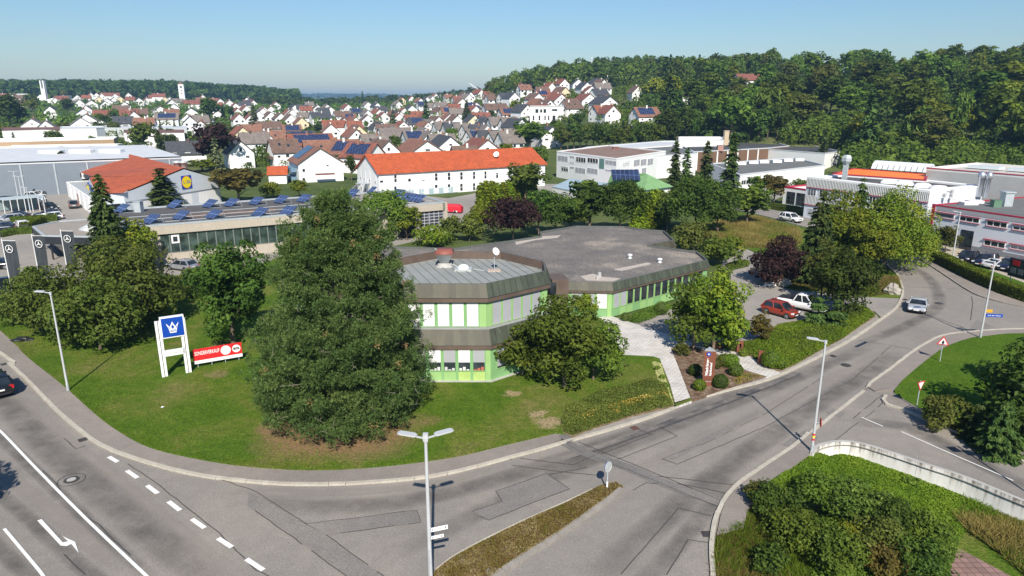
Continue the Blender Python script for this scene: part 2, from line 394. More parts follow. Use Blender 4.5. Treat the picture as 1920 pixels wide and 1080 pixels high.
for p in[[(886,960),(942,940),(930,921),(1024,889),(1068,917),(915,976),(886,960)],[(572,983),(782,957),(790,980),(612,1004)],[(415,900),(480,922),(574,983)],[(478,958),(535,998),(655,1085)],[(612,1004),(725,1085)],[(1060,832),(1092,850),(1180,882),(1260,916),(1350,952)],[(1085,829),(1180,868),(1270,905),(1355,940)],[(960,873),(1055,885),(1120,892)],[(975,860),(1074,872),(1115,854)],[(1130,851),(1222,815),(1195,805)],[(1158,862),(1270,818),(1235,800)],[(1241,861),(1270,871),(1440,798),(1600,711),(1670,650)],[(1243,860),(1330,828),(1440,773),(1545,706)],[(1610,638),(1710,655),(1745,668)],[(1733,588),(1800,612),(1835,628)],[(1822,556),(1824,570),(1820,600)],[(1165,1078),(1272,953),(1335,968)],[(1250,1078),(1290,1013),(1330,1018)],[(1232,893),(1380,910)],[(1270,907),(1360,925)],[(80,882),(105,907),(115,925),(140,955),(185,985),(245,1042)],[(240,870),(300,912),(410,1000),(480,1070),(510,1085)],[(120,822),(143,842),(160,836)],[(1100,877),(1030,890)],[(1187,920),(1212,905),(1235,908)],[(1522,812),(1627,728),(1735,646)],[(1600,785),(1655,740)],[(1700,538),(1815,543)],[(1560,830),(1640,770),(1660,752)],[(160,1078),(120,1040)],[(895,840),(960,862)]]:
 joint(p)
mk=MB()
def mark(pts,z=0.034,name='lane_marking',w=None):
 mb=MB()
 if w is None:mb.poly([(p[0],p[1],z)for p in pxl(pts)])
 else:ribbon(mb,curve(pxl(pts),2.0),w,z)
 return mb.build(name,M_WHITE,road,(0,0,0))
mark([(-30,785),(0,808),(70,881),(160,972),(240,1048),(290,1095)],w=0.16,name='edge_line')
mark([(8,992),(40,1030),(75,1072),(95,1100)],w=0.15,name='lane_line')
for a,b in[((204,857),(221,867)),((238,883),(258,897)),((276,911),(296,926)),((316,941),(338,958)),((360,974),(384,991)),((409,1010),(435,1027)),((462,1049),(494,1070)),((525,1092),(560,1116))]:
 mark([a,b],w=0.26,name='lane_dash')
mark([(1615,783),(1655,800)],w=0.1,name='lane_line');mark([(1690,810),(1780,850),(1900,902)],w=0.1,name='lane_line');mark([(1870,540),(1895,572)],w=0.08,name='lane_line')
mark([(70,977),(78,974),(118,1018),(128,1016),(117,1006),(141,1017),(148,1038),(134,1021),(125,1025),(114,1024)],name='turn_arrow')
def cover(px,py,r,name='manhole_cover',m=M_IRON,ring=True):
 x,y=W2(px,py)
 mb=MB();mb.lathe([(0.001,0.0),(r*0.62,0.0),(r*0.66,-0.01),(r,-0.01)],(x,y,0.042),20,0)
 o=mb.build(name,m,road,(0,0,0))
 if ring:
  mb=MB();n=24
  mb.add([(x+k*math.cos(2*math.pi*i/n),y+k*math.sin(2*math.pi*i/n),0.029)for k in(r*1.7,r*1.78)for i in range(n)],[(i,(i+1)%n,n+(i+1)%n,n+i)for i in range(n)]);mb.build('cover_ring',M_TAR,road,(0,0,0))
  mb=MB();mb.lathe([(0.001,0.0),(r*0.6,0.0)],(x,y,0.045),16);mb.build('cover_inlay',M_CONC,road,(0,0,0))
cover(134,900,0.42);cover(1586,685,0.42,ring=False);cover(1760,569,0.42,ring=False)
def grate(px,py,rz,m=M_IRON,w=0.5,l=0.5,z=0.04):
 x,y=W2(px,py);mb=MB();mb.box((x,y,z-0.01),(w,l,0.02),rz)
 for k in range(-2,3):mb.box((x+math.cos(rz)*k*w/6,y+math.sin(rz)*k*w/6,z+0.004),(w/14,l*0.85,0.012),rz)
 mb.build('drain_grate',m,road,(0,0,0))
grate(155,825,0.8);grate(1190,803,0.5,M_RUSTIRON);grate(1325,1002,0.0);grate(1562,668,0.6);grate(1697,562,0.3);grate(8,683,0.8)
# pavements and kerbs
def sheet(name,pts,z,m,label=None,z0=-0.06,kind='structure'):
 mb=MB();mb.prism([(p[0],p[1])for p in pts],z0,z,0)
 o=mb.build(name,m);o['kind']=kind
 if label:o['label']=label
 return o
kmain=[p for p in KERB_LINE]
kin=offset(kmain,0.16)
i_end=min(range(len(kin)),key=lambda i:(kin[i]-Vector(W2(1060,829))).length)
walk=sheet('pavement',[tuple(p)for p in offset(LAWN_EDGE,0.05)]+[W2(1062,818)]+[tuple(p)for p in kin[:i_end][::-1]],0.115,M_WALK,'grey asphalt pavement curving round the lawn')
piece('pavement_patch',pxl([(1046,817),(1060,812),(1078,824),(1064,830)],0.12),0.121,M_ASPH3,walk)
i_b0=min(range(len(kin)),key=lambda i:(kin[i]-Vector(W2(1072,825))).length);i_b1=min(range(len(kin)),key=lambda i:(kin[i]-Vector(W2(1655,597))).length)
sheet('gutter_strip',[tuple(p)for p in kin[i_b0:i_b1]]+[tuple(p)for p in BED_EDGE[::-1]][:-3],0.11,M_KERB2,'narrow stone strip along the flower beds')
RK1=curve(pxl([(1666,741),(1627,727),(1665,696),(1715,658),(1735,646),(1765,631),(1810,624),(1920,618),(2150,622)]))
GR_TOP=curve(pxl([(1677,733),(1700,708),(1765,657),(1815,637),(1850,632),(1920,627),(2150,633)]))
GR_LOW=curve(pxl([(1677,740),(1720,766),(1775,790),(1830,812),(1920,846),(2150,935)]))
sheet('pavement',pxl([(1640,735),(1627,727)])+[tuple(p)for p in RK1[1:]]+[tuple(p)for p in GR_TOP[::-1]],0.10,M_WALK,'grey pavement along the upper edge of the grass triangle')
sheet('pavement',[tuple(p)for p in GR_LOW]+[tuple(p)for p in curve(pxl([(2150,975),(1920,868),(1830,826),(1740,790),(1690,768),(1655,757),(1662,742),(1677,738)]))],0.10,M_WALK,'grey pavement along the lower edge of the grass triangle')
sheet('pavement',pxl([(1522,848),(1480,880),(1430,920),(1402,955),(1394,988),(1344,1002),(1352,962),(1362,938),(1386,909),(1440,871),(1485,841),(1520,812)],0.1),0.10,M_WALK,'short grey pavement beside the shrubby bank')
piece('pavement_cover',pxl([(1388,918),(1402,911),(1420,917),(1408,930)],0.1),0.112,M_RUSTIRON)
x,y=W2(1797,803,0.1);mb=MB();mb.lathe([(0.001,0.0),(0.45,0.0)],(x,y,0.112),18);mb.build('pavement_cover',M_RUSTIRON,road,(0,0,0))
sheet('pavement',[tuple(p)for p in curve(R_EDGE[5:])]+pxl([(2150,596),(1920,568),(1865,549),(1810,523),(1740,488),(1722,478)]),0.10,M_WALK,'grey pavement between the road and the clipped hedge')
stone_mesh=MB().box((0,0,0),(0.985,0.24,0.20)).mesh('kerb_stone',M_KERB)
stone_mesh2=MB().box((0,0,0),(0.985,0.18,0.20)).mesh('old_kerb_stone',M_KERB2)
def kerb(line,label,me=stone_mesh,step=1.0,z=0.035,jit=0.012,dmax=140):
 root=bpy.data.objects.new('kerb',None);COL.objects.link(root);root['kind']='structure';root['label']=label
 L=[Vector(p)for p in line];acc=0.0;n=0
 pts=[L[0]]
 for a,b in zip(L[:-1],L[1:]):
  seg=(b-a).length;t=step-acc
  while t<=seg:pts.append(a+(b-a)*t/seg);t+=step
  acc=(acc+seg)%step
 for a,b in zip(pts[:-1],pts[1:]):
  c=(a+b)/2
  if c.length>dmax or c.y<18 or c.x<-75:continue
  link('kerb_stone',me,root,(c.x+rj.uniform(-jit,jit),c.y+rj.uniform(-jit,jit),z+rj.uniform(-0.008,0.008)),math.atan2(b.y-a.y,b.x-a.x)+rj.uniform(-0.012,0.012))
 return root
kerb(offset(KERB_LINE,0.08),'pale kerb stones round the lawn and along the street')
kerb(curve(pxl([(1337,1120),(1337,1080),(1334,1022),(1342,972),(1360,935),(1386,907),(1440,870),(1485,840),(1519,811)])),'pale kerb stones curving past the shrubby bank')
kerb(curve(pxl([(1520,811),(1627,727)])),'sunken kerb stones across the mouth of the side road',z=-0.055)
kerb(RK1[2:],'pale kerb stones along the upper pavement of the grass triangle')
kerb(curve(pxl([(2150,975),(1920,868),(1830,826),(1740,790),(1690,768),(1655,757),(1662,742)])),'pale kerb stones along the lower pavement of the grass triangle')
kerb(curve(R_EDGE[5:]),'kerb stones along the pavement below the clipped hedge',stone_mesh2)
# traffic island
ISL=curve(pxl([(815,1075),(850,1048),(925,1008),(1000,972),(1062,945),(1130,912),(1155,907),(1168,915),(1150,930),(1100,968),(1040,1010),(990,1040),(950,1068),(905,1100),(780,1130),(770,1110)]),0.6)
def patch_mat(name,cols,sc,rough=0.95,bump=0.8,bs=12,stops=(0.34,0.46,0.56,0.68)):
 m,t,b=nt(name);v=pos(t)
 n=noise(t,sc,6,0.68,v,0.4);r=ramp(t,n.outputs[0],list(zip(stops,cols)))
 o=mixc(t,0.75,r.outputs[0],ramp(t,noise(t,bs,4,0.7,v).outputs[0],[(0.32,(0.45,0.45,0.45)),(0.66,(1.5,1.5,1.45))]).outputs[0],'MULTIPLY')
 lk(t,o,b.inputs['Base Color']);b.inputs['Roughness'].default_value=rough;b.inputs['Specular IOR Level'].default_value=0.1
 bn=t.nodes.new('ShaderNodeBump');bn.inputs['Strength'].default_value=bump;bn.inputs['Distance'].default_value=0.12
 lk(t,noise(t,bs*0.7,4,0.7,v).outputs[0],bn.inputs['Height']);lk(t,bn.outputs[0],b.inputs['Normal'])
 return m
M_SEDUM=patch_mat('dry_sedum',[(0.06,0.065,0.012),(0.15,0.075,0.035),(0.17,0.10,0.06),(0.30,0.27,0.24)],0.9,bs=9)
isl=sheet('traffic_island',[tuple(p)for p in ISL],0.13,M_SEDUM,'traffic island with dry reddish ground cover and a stone edge')
kerb(curve(pxl([(1166,919),(1150,932),(1100,968),(1040,1010),(990,1040),(950,1068),(905,1100)])),'weathered stone edge of the traffic island',MB().box((0,0,0),(0.97,0.34,0.22)).mesh('edge_stone',M_KERB2),z=0.06)
kerb(curve(pxl([(820,1072),(850,1048),(925,1008),(1000,972),(1062,945),(1130,912)])),'low kerb on the far side of the traffic island',z=0.02)
x,y=W2(922,1073,0.13);mb=MB();mb.lathe([(0.0,0.05),(0.3,0.05),(0.31,0.04),(0.31,0)],(x,y,0.13),14);mb.sm=[False]*len(mb.f);mb.build('concrete_cover',M_KERB2,isl,(0,0,0))
# lawns, beds, paths, lots
PINE=Vector(W2(660,770))
def lawn_material(name,dry=0.5,spots=()):
 m,t,b=nt(name);v=pos(t)
 n=noise(t,0.17,6,0.66,v,0.5);n2=noise(t,1.6,5,0.7,v);n3=noise(t,6,4,0.8,v)
 r=ramp(t,n.outputs[0],[(0.30,(0.050,0.110,0.007)),(0.46,(0.072,0.134,0.012)),(0.56,(0.108,0.146,0.023)),(0.71,(0.170,0.160,0.056))]if dry>0 else[(0.35,(0.048,0.112,0.006)),(0.7,(0.082,0.148,0.013))])
 o=r.outputs[0]
 o=mixc(t,0.65,o,ramp(t,n2.outputs[0],[(0.3,(0.62,0.72,0.6)),(0.72,(1.55,1.32,1.5))]).outputs[0],'MULTIPLY')
 for(cx,cy,rad,col)in spots:
  vm=t.nodes.new('ShaderNodeVectorMath');vm.operation='DISTANCE';vm.inputs[1].default_value=(cx,cy,0.14);lk(t,v,vm.inputs[0])
  ma=t.nodes.new('ShaderNodeMath');ma.operation='MULTIPLY_ADD';ma.inputs[1].default_value=3.2;lk(t,noise(t,0.75,6,0.75,v,0.5).outputs[0],ma.inputs[0]);ma.inputs[2].default_value=-1.6
  ad=t.nodes.new('ShaderNodeMath');ad.operation='ADD';lk(t,vm.outputs['Value'],ad.inputs[0]);lk(t,ma.outputs[0],ad.inputs[1])
  mr=t.nodes.new('ShaderNodeMapRange');mr.inputs[1].default_value=rad*0.55;mr.inputs[2].default_value=rad*1.25;mr.inputs[3].default_value=0.85;mr.inputs[4].default_value=0
  lk(t,ad.outputs[0],mr.inputs[0]);o=mixc(t,mr.outputs[0],o,col)
 o=mixc(t,0.75,o,ramp(t,n3.outputs[0],[(0.34,(0.45,0.47,0.45)),(0.64,(1.55,1.45,1.5))]).outputs[0],'MULTIPLY')
 lk(t,o,b.inputs['Base Color']);b.inputs['Roughness'].default_value=0.95;b.inputs['Specular IOR Level'].default_value=0.1
 bn=t.nodes.new('ShaderNodeBump');bn.inputs['Strength'].default_value=0.9;bn.inputs['Distance'].default_value=0.14
 lk(t,noise(t,5.5,4,0.75,v).outputs[0],bn.inputs['Height']);lk(t,bn.outputs[0],b.inputs['Normal'])
 return m
def spot(px,py,r,c):x,y=W2(px,py,0.14);return(x,y,r,c)
NEEDLE=(0.24,0.15,0.085);SAND=(0.36,0.27,0.17)
M_LAWN=lawn_material('lawn_grass',1,[spot(590,815,3.6,NEEDLE),spot(690,818,3.2,NEEDLE),spot(640,790,4.2,NEEDLE),spot(520,800,1.4,NEEDLE),spot(1026,790,0.9,SAND),spot(1010,776,0.6,SAND),spot(790,790,1.2,(0.17,0.14,0.06)),spot(412,700,0.9,(0.2,0.165,0.08)),spot(420,648,1.2,(0.16,0.15,0.06)),spot(960,738,0.5,SAND)])
M_LAWN2=lawn_material('green_grass',0)
lawn_pts=[tuple(p)for p in LAWN_EDGE]+[W2(1062,815,0.14)]+[tuple(p)for p in BED_EDGE[1:]][:18]+pxl([(1267,762),(1255,720),(1237,672),(1225,668),(1165,665),(1128,597),(1000,556),(760,500),(560,470),(450,508),(330,516),(200,525),(100,545),(20,572)],0.14)+[(-80,96),(-110,125)]
LAWN=sheet('lawn',lawn_pts,0.14,M_LAWN,'mown lawn with dry patches round the big pine')
GRASS3=[tuple(p)for p in GR_TOP]+[tuple(p)for p in GR_LOW[::-1]]
sheet('grass_verge',GRASS3,0.13,M_LAWN2,'fresh green grass between the two side roads')
M_MULCH=patch_mat('bark_mulch',[(0.085,0.05,0.032),(0.15,0.095,0.065),(0.21,0.15,0.105),(0.30,0.24,0.17)],2.2,bs=14)
M_SOIL=patch_mat('dry_soil',[(0.12,0.085,0.05),(0.2,0.15,0.09),(0.24,0.18,0.11),(0.3,0.25,0.17)],1.6,bs=12)
sheet('mulch_bed',pxl([(1297,751),(1284,718),(1277,700),(1258,652),(1300,650),(1345,664),(1372,676),(1392,692),(1438,706),(1360,730)],0.15),0.15,M_MULCH,'brown mulch bed with clipped box balls')
M_PAVE=tiles('pale_pavers',(0.58,0.55,0.51),0.42,0.30,0.06,0.8,0.5,0.68,msize=0.10)
PATH=pxl([(1268,763),(1256,720),(1237,672),(1222,667),(1165,666),(1100,640),(1080,600),(1144,592),(1186,605),(1213,615),(1272,632),(1315,650),(1345,664),(1300,652),(1260,655),(1277,700),(1297,753)],0.13)
sheet('paved_path',PATH,0.13,M_PAVE,'pale paved path from the street to the entrance')
sheet('paved_path',pxl([(1300,648),(1335,655),(1360,656),(1410,671),(1416,676),(1386,690),(1372,676),(1345,664)],0.12),0.17,M_PAVE,'pale paved path behind the rusty stele')
for i,(a,b,c,d)in enumerate([((1410,671),(1418,677),(1395,692),(1387,688)),((1418,677),(1426,683),(1403,696),(1395,692)),((1426,683),(1464,699),(1440,710),(1403,696))]):
 sheet('garden_step',pxl([a,b,c,d],0.12),0.15-0.018*i,M_PAVE,'pale step where the curved path meets the street')
M_DARKBED=lawn_material('rough_grass',1)
sheet('plant_bed',pxl([(1462,696),(1490,684),(1540,656),(1580,635),(1615,610),(1643,593),(1637,583),(1600,571),(1575,574),(1530,596),(1460,606),(1408,640),(1345,640),(1360,657),(1410,672),(1440,690)],0.14),0.14,M_SOIL,'soil bed under the green ground cover')
sheet('flower_bed',pxl([(1056,812),(1050,790),(1058,765),(1120,735),(1225,712),(1252,726),(1264,762),(1185,781),(1110,805),(1074,818)],0.15),0.145,M_SOIL,'soil bed under the yellow flowering shrubs')
LOT=pxl([(1187,606),(1213,615),(1272,632),(1315,650),(1345,642),(1405,640),(1458,607),(1530,597),(1575,575),(1605,571),(1640,584),(1655,598),(1682,578),(1692,560),(1600,556),(1545,548),(1490,545),(1432,530),(1440,500),(1425,478),(1395,465),(1370,465),(1350,500),(1330,545),(1240,588)],0.02)
sheet('parking_lot',LOT,0.03,M_LOT,'pale asphalt car park beside the low wing')
sheet('rough_grass',pxl([(1603,556),(1692,556),(1690,540),(1682,516),(1640,484),(1560,444),(1490,424),(1430,408),(1370,395),(1320,400),(1280,440),(1330,470),(1372,466),(1395,464),(1428,476),(1444,500),(1436,528),(1490,543),(1545,546)],0.05),0.06,M_DARKBED,'rough dry grass between the car park and the road')
sheet('parking_lot',pxl([(-400,335),(0,332),(110,337),(160,345),(425,388),(560,378),(700,357),(840,372),(905,360),(897,395),(830,440),(700,470),(450,510),(330,516),(200,525),(100,545),(20,572)],0.0)+[(-80,97),(-130,140)],0.02,M_LOT,'pale asphalt car parks of the dealership and the supermarket')
sheet('forecourt',pxl([(1745,448),(1785,460),(1830,468),(1920,487),(2200,540),(2200,580),(1920,545),(1815,500),(1745,466),(1715,455),(1600,420),(1580,405)],0.02),0.03,mat('sandy_paving',(0.38,0.33,0.26),0.9,0.12,0.8),'sandy paved forecourt in front of the red trimmed factory')
sheet('grass_verge',pxl([(1790,498),(1815,494),(1860,508),(1920,530),(2150,575),(2150,592),(1920,560),(1840,528)],0.05),0.07,M_LAWN2,'green verge between the hedge and the parked cars')
sheet('factory_yard',pxl([(1000,345),(1240,345),(1560,330),(1520,345),(1440,380),(1300,372),(1150,372),(1000,372)],0.0),0.015,M_LOT,'yard between the white works and the green roofed house')
def seg_d(p,a,b):
 ab=(b[0]-a[0],b[1]-a[1]);t=max(0,min(1,((p[0]-a[0])*ab[0]+(p[1]-a[1])*ab[1])/(ab[0]**2+ab[1]**2+1e-9)))
 return math.hypot(p[0]-a[0]-ab[0]*t,p[1]-a[1]-ab[1]*t)
BANK=BANK_LEFT+[(12,8),(60,8),(60,42)]+[tuple(p)for p in WALL_TOP[::-1]]
WX0=WALL_TOP[0][0]
def bank_z(x,y):
 dl=min(seg_d((x,y),a,b)for a,b in zip(BANK_LEFT[:-1],BANK_LEFT[1:]))if inside(BANK,x,y)or x>WX0 else 0.0
 tgt=0.78+0.055*max(0,min(14,x-WX0))
 return-0.03-min(tgt,0.55*dl)
bx=np.arange(8,50,0.5);by=np.arange(12,46,0.5)
vs=[(float(x),float(y),bank_z(float(x),float(y)))for y in by for x in bx];nb=len(bx)
me=bpy.data.meshes.new('grass_bank');me.from_pydata(vs,[],[(j*nb+i,j*nb+i+1,(j+1)*nb+i+1,(j+1)*nb+i)for j in range(len(by)-1)for i in range(nb-1)])
me.materials.append(M_DARKBED);me.polygons.foreach_set('use_smooth',[True]*len(me.polygons))
tag(link('grass_bank',me),'overgrown bank falling away below the retaining wall',kind='structure')
def W_bank(px,py):
 r=ray(px,py)
 for k in range(600):
  z=0.3-k*0.005;t=(z-CAM_H)/r[2];x,y=r[0]*t,r[1]*t
  if z<=bank_z(x,y):return(x,y,z)
 return(x,y,z)
pz=W_bank(1860,1080)[2]
M_REDPAVE=tiles('red_pavers',(0.26,0.16,0.135),0.4,0.4,0.14,0.85,0.0,0.5,msize=0.06)
sheet('red_paving',pxl([(1784,1030),(1800,1029),(1905,1085),(1990,1150),(1760,1150)],pz+0.12),pz+0.12,M_REDPAVE,'reddish square paving at the foot of the bank',z0=pz-0.5)
m,t,b=nt('stained_concrete');v=pos(t)
mp=t.nodes.new('ShaderNodeMapping');mp.inputs['Scale'].default_value=(3.2,3.2,0.35);lk(t,v,mp.inputs[0])
n1=noise(t,1.0,5,0.7,mp.outputs[0]);sx=t.nodes.new('ShaderNodeSeparateXYZ');lk(t,v,sx.inputs[0])
mr=t.nodes.new('ShaderNodeMapRange');mr.inputs[1].default_value=0.25;mr.inputs[2].default_value=-1.0;mr.inputs[3].default_value=0.13;mr.inputs[4].default_value=-0.14;lk(t,sx.outputs[2],mr.inputs[0])
ad=t.nodes.new('ShaderNodeMath');ad.operation='SUBTRACT';lk(t,n1.outputs[0],ad.inputs[0]);lk(t,mr.outputs[0],ad.inputs[1])
rr=ramp(t,ad.outputs[0],[(0.28,(0.2,0.18,0.15)),(0.44,(0.62,0.6,0.56)),(0.7,(0.74,0.73,0.71))])
lk(t,rr.outputs[0],b.inputs['Base Color']);b.inputs['Roughness'].default_value=0.9
M_STAINED=m
wall=thing('retaining_wall','stained pale concrete retaining wall curving above the grassy bank','wall',(WALL_TOP[0][0],WALL_TOP[0][1],0))
wi,wo_=WALL_TOP,offset(WALL_TOP,0.24)
i=0
while i<len(wi)-1:
 j=min(len(wi)-1,i+7);mb=MB()
 for k in range(i,j):
  a,b2=wi[k],wi[k+1];c,d=wo_[k+1],wo_[k];z0,z1=-2.6,0.22
  e0=(b2-a).normalized()*0.02 if k==j-1 else Vector((0,0))
  b3,c3=b2-e0,c-e0
  mb.add([(a.x,a.y,z0),(b3.x,b3.y,z0),(b3.x,b3.y,z1),(a.x,a.y,z1),(d.x,d.y,z1),(c3.x,c3.y,z1),(d.x,d.y,z0),(c3.x,c3.y,z0)],[(0,1,2,3),(4,5,7,6)]);mb.add([(a.x,a.y,z1),(b3.x,b3.y,z1),(c3.x,c3.y,z1),(d.x,d.y,z1)],[(0,1,2,3)],1)
  if k==i:mb.add([(a.x,a.y,z0),(a.x,a.y,z1),(d.x,d.y,z1),(d.x,d.y,z0)],[(0,1,2,3)])
  if k==j-1:mb.add([(b3.x,b3.y,z0),(c3.x,c3.y,z0),(c3.x,c3.y,z1),(b3.x,b3.y,z1)],[(0,1,2,3)])
 mb.build('wall_panel',[M_STAINED,M_CONC],wall);i=j
# plant builders
def quads_mesh(name,V,tint,m,k=4):
 N=len(V)//k
 me=bpy.data.meshes.new(name);me.vertices.add(k*N);me.vertices.foreach_set('co',V.astype(np.float32).ravel())
 me.loops.add(k*N);me.loops.foreach_set('vertex_index',np.arange(k*N,dtype=np.int32))
 me.polygons.add(N);me.polygons.foreach_set('loop_start',np.arange(0,k*N,k,dtype=np.int32))
 me.update(calc_edges=True)
 a=me.attributes.new('tint','FLOAT','FACE');a.data.foreach_set('value',np.clip(tint,0,1).astype(np.float32))
 me.materials.append(m);return me
def unit(v):return v/np.maximum(np.linalg.norm(v,axis=1,keepdims=True),1e-6)
def leaf_quads(P,Nrm,size,g,aspect=1.0,axis=None):
 """one quad per point, facing Nrm; a kite shape reads as a leaf spray"""
 n=len(P);Nrm=unit(Nrm)
 t=axis if axis is not None else g.normal(size=(n,3))
 u=unit(t-(t*Nrm).sum(1,keepdims=True)*Nrm);v=np.cross(Nrm,u)
 s=size.reshape(-1,1);a=u*s*aspect;b=v*s
 k=g.uniform(0.35,0.75,(n,1));w=g.uniform(-0.25,0.25,(n,1))
 V=np.empty((n,4,3));V[:,0]=P-a;V[:,1]=P-b*k+a*w;V[:,2]=P+a;V[:,3]=P+b*k+a*w
 V[:,1]+=Nrm*s*0.18;V[:,3]+=Nrm*s*0.18
 return V.reshape(-1,3)
def crown_broad(seed,r=3.5,h=10.0,base=0.22,blobs=34,per=60,leaf=0.45,flat=1.0,droop=0.0,blob=0.36,top=0.0,jag=0.25,flip=-0.55):
 g=np.random.default_rng(seed)
 hh=h*(1-base)/2;c0=np.array([0,0,h-hh])
 d=unit(g.normal(size=(blobs,3))*[1,1,1]);d[:,2]=np.where(d[:,2]<flip,-d[:,2],d[:,2])
 f=g.uniform(0.5,0.86,(blobs,1))+g.uniform(-jag,jag,(blobs,1))*0.4
 wid=np.where(d[:,2:3]>0,1-top*d[:,2:3],1.0)
 C=c0+d*f*np.array([r,r,hh])*np.concatenate([wid,wid,np.ones_like(wid)],1)
 br=blob*r*g.uniform(0.7,1.25,blobs);bt=g.uniform(0.12,0.88,blobs)
 idx=np.repeat(np.arange(blobs),per);n=len(idx)
 dd=unit(g.normal(size=(n,3))+0.45*d[idx]+[0,0,0.25])
 P=C[idx]+dd*br[idx,None]*g.uniform(0.62,1.08,(n,1))*[1,1,0.78]
 P[:,2]-=droop*g.uniform(0,1,n)*np.hypot(P[:,0],P[:,1])/r
 Nm=dd*0.9+[0,0,0.45]+g.normal(size=(n,3))*0.6
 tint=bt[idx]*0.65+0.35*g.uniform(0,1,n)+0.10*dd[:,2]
 ax=None
 if droop:ax=np.stack([g.normal(size=n)*0.25,g.normal(size=n)*0.25,-np.ones(n)],1)
 m=n//6;q=unit(g.normal(size=(m,3)))*g.uniform(0.15,0.62,(m,1))*[r,r,hh]+c0
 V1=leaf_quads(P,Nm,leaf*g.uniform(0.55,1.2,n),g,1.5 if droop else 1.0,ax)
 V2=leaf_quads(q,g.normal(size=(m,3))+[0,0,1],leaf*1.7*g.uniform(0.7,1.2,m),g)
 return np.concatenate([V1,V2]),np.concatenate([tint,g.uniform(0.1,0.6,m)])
def crown_spruce(seed,r=2.4,h=12.0,levels=26,leaf=0.34,droop=0.35,dens=1.0,power=0.85,z0=0.06):
 g=np.random.default_rng(seed);Ps,Ns,Ts,Ax=[],[],[],[]
 for k in range(levels):
  f=(k+g.uniform(-0.3,0.3))/levels;z=h*(z0+(1-z0)*f);R_=r*max(0.03,(1-f))**power
  nb=max(3,int((5+9*(1-f))*dens))
  for _ in range(nb):
   a=g.uniform(0,2*math.pi);L=R_*g.uniform(0.72,1.12);m=max(3,int(L/leaf*3.2*dens));bt=g.uniform(0.1,0.9)
   t=g.uniform(0.15,1.0,m);out=np.array([math.cos(a),math.sin(a),0])
   side=np.array([-math.sin(a),math.cos(a),0])
   P=out*(t*L)[:,None]+side*(g.normal(size=m)*0.16*L*(1.15-t))[:,None]
   P[:,2]=z-droop*L*t**1.4+g.normal(size=m)*0.05*L+0.12*L*(t>0.85)
   Ps.append(P);Ns.append(np.tile([0,0,1.0],(m,1))+out*0.4+g.normal(size=(m,3))*0.45);Ts.append(bt*0.6+0.4*g.uniform(0,1,m))
   Ax.append(np.tile(out+[0,0,-0.35],(m,1))+g.normal(size=(m,3))*0.35)
 P=np.concatenate(Ps);n=len(P)
 return leaf_quads(P,np.concatenate(Ns),leaf*g.uniform(0.6,1.2,n),g,1.5,np.concatenate(Ax)),np.concatenate(Ts)
def trunk_mesh(name,h,r,limbs,seed,m,spread=0.5,lean=0.03,top=0.8):
 q=random.Random(seed);mb=MB();p=Vector((0,0,-0.3));n=5;ang=q.uniform(0,6.28)
 pts=[p]
 for k in range(1,n+1):pts.append(Vector((math.cos(ang)*lean*h*k/n+q.uniform(-.02,.02)*h,math.sin(ang)*lean*h*k/n+q.uniform(-.02,.02)*h,h*top*k/n)))
 for k in range(n):mb.tube(pts[k],pts[k+1],r*(1-0.16*k)*(1.25 if k==0 else 1),r*(1-0.16*(k+1)),7,0,False)
 for i in range(limbs):
  k=q.randint(1,n-1);a=6.28*i/max(1,limbs)+q.uniform(-.4,.4);L=h*spread*q.uniform(0.5,0.9)
  s=pts[k];e=s+Vector((math.cos(a)*L*0.75,math.sin(a)*L*0.75,L*q.uniform(0.4,0.8)));mid=(s+e)/2+Vector((0,0,L*0.06))
  mb.tube(s,mid,r*0.5,r*0.32,5,0,False);mb.tube(mid,e,r*0.32,r*0.1,5,0,False)
 return mb.mesh(name,m)
M_BARK=mat('bark',(0.14,0.105,0.075),0.95,0.3,6,0.6,18,stretch=(1,1,0.25))
M_BARKG=mat('grey_bark',(0.23,0.20,0.165),0.95,0.25,6,0.5,18,stretch=(1,1,0.25))
L_={'mid':leafmat('leaf_mid_green',(0.030,0.056,0.014),(0.058,0.098,0.022),(0.105,0.150,0.030)),'dark':leafmat('leaf_dark_green',(0.018,0.036,0.012),(0.034,0.064,0.017),(0.062,0.098,0.024)),'lime':leafmat('leaf_yellow_green',(0.040,0.070,0.012),(0.084,0.122,0.018),(0.155,0.165,0.026)),'olive':leafmat('leaf_olive',(0.036,0.050,0.016),(0.064,0.082,0.026),(0.105,0.118,0.042)),'sage':leafmat('leaf_grey_green',(0.034,0.060,0.018),(0.058,0.092,0.025),(0.098,0.136,0.042)),'rust':leafmat('leaf_bronze',(0.045,0.042,0.016),(0.075,0.068,0.025),(0.115,0.102,0.036)),'purple':leafmat('leaf_purple',(0.009,0.005,0.008),(0.018,0.009,0.014),(0.033,0.016,0.021),0.1),'spruce':leafmat('needle_dark',(0.016,0.032,0.014),(0.032,0.058,0.022),(0.06,0.088,0.032),0.1),'bluespruce':leafmat('needle_blue',(0.05,0.068,0.055),(0.085,0.11,0.085),(0.13,0.16,0.125),0.1),'column':leafmat('needle_bright',(0.055,0.09,0.012),(0.10,0.15,0.018),(0.16,0.20,0.025),0.15),'pine':leafmat('needle_pine',(0.018,0.038,0.018),(0.041,0.069,0.030),(0.082,0.108,0.050),0.18),'willow':leafmat('leaf_willow',(0.075,0.10,0.018),(0.14,0.175,0.03),(0.20,0.225,0.05)),'hedge':leafmat('leaf_hedge',(0.035,0.068,0.010),(0.075,0.125,0.016),(0.12,0.17,0.024)),}
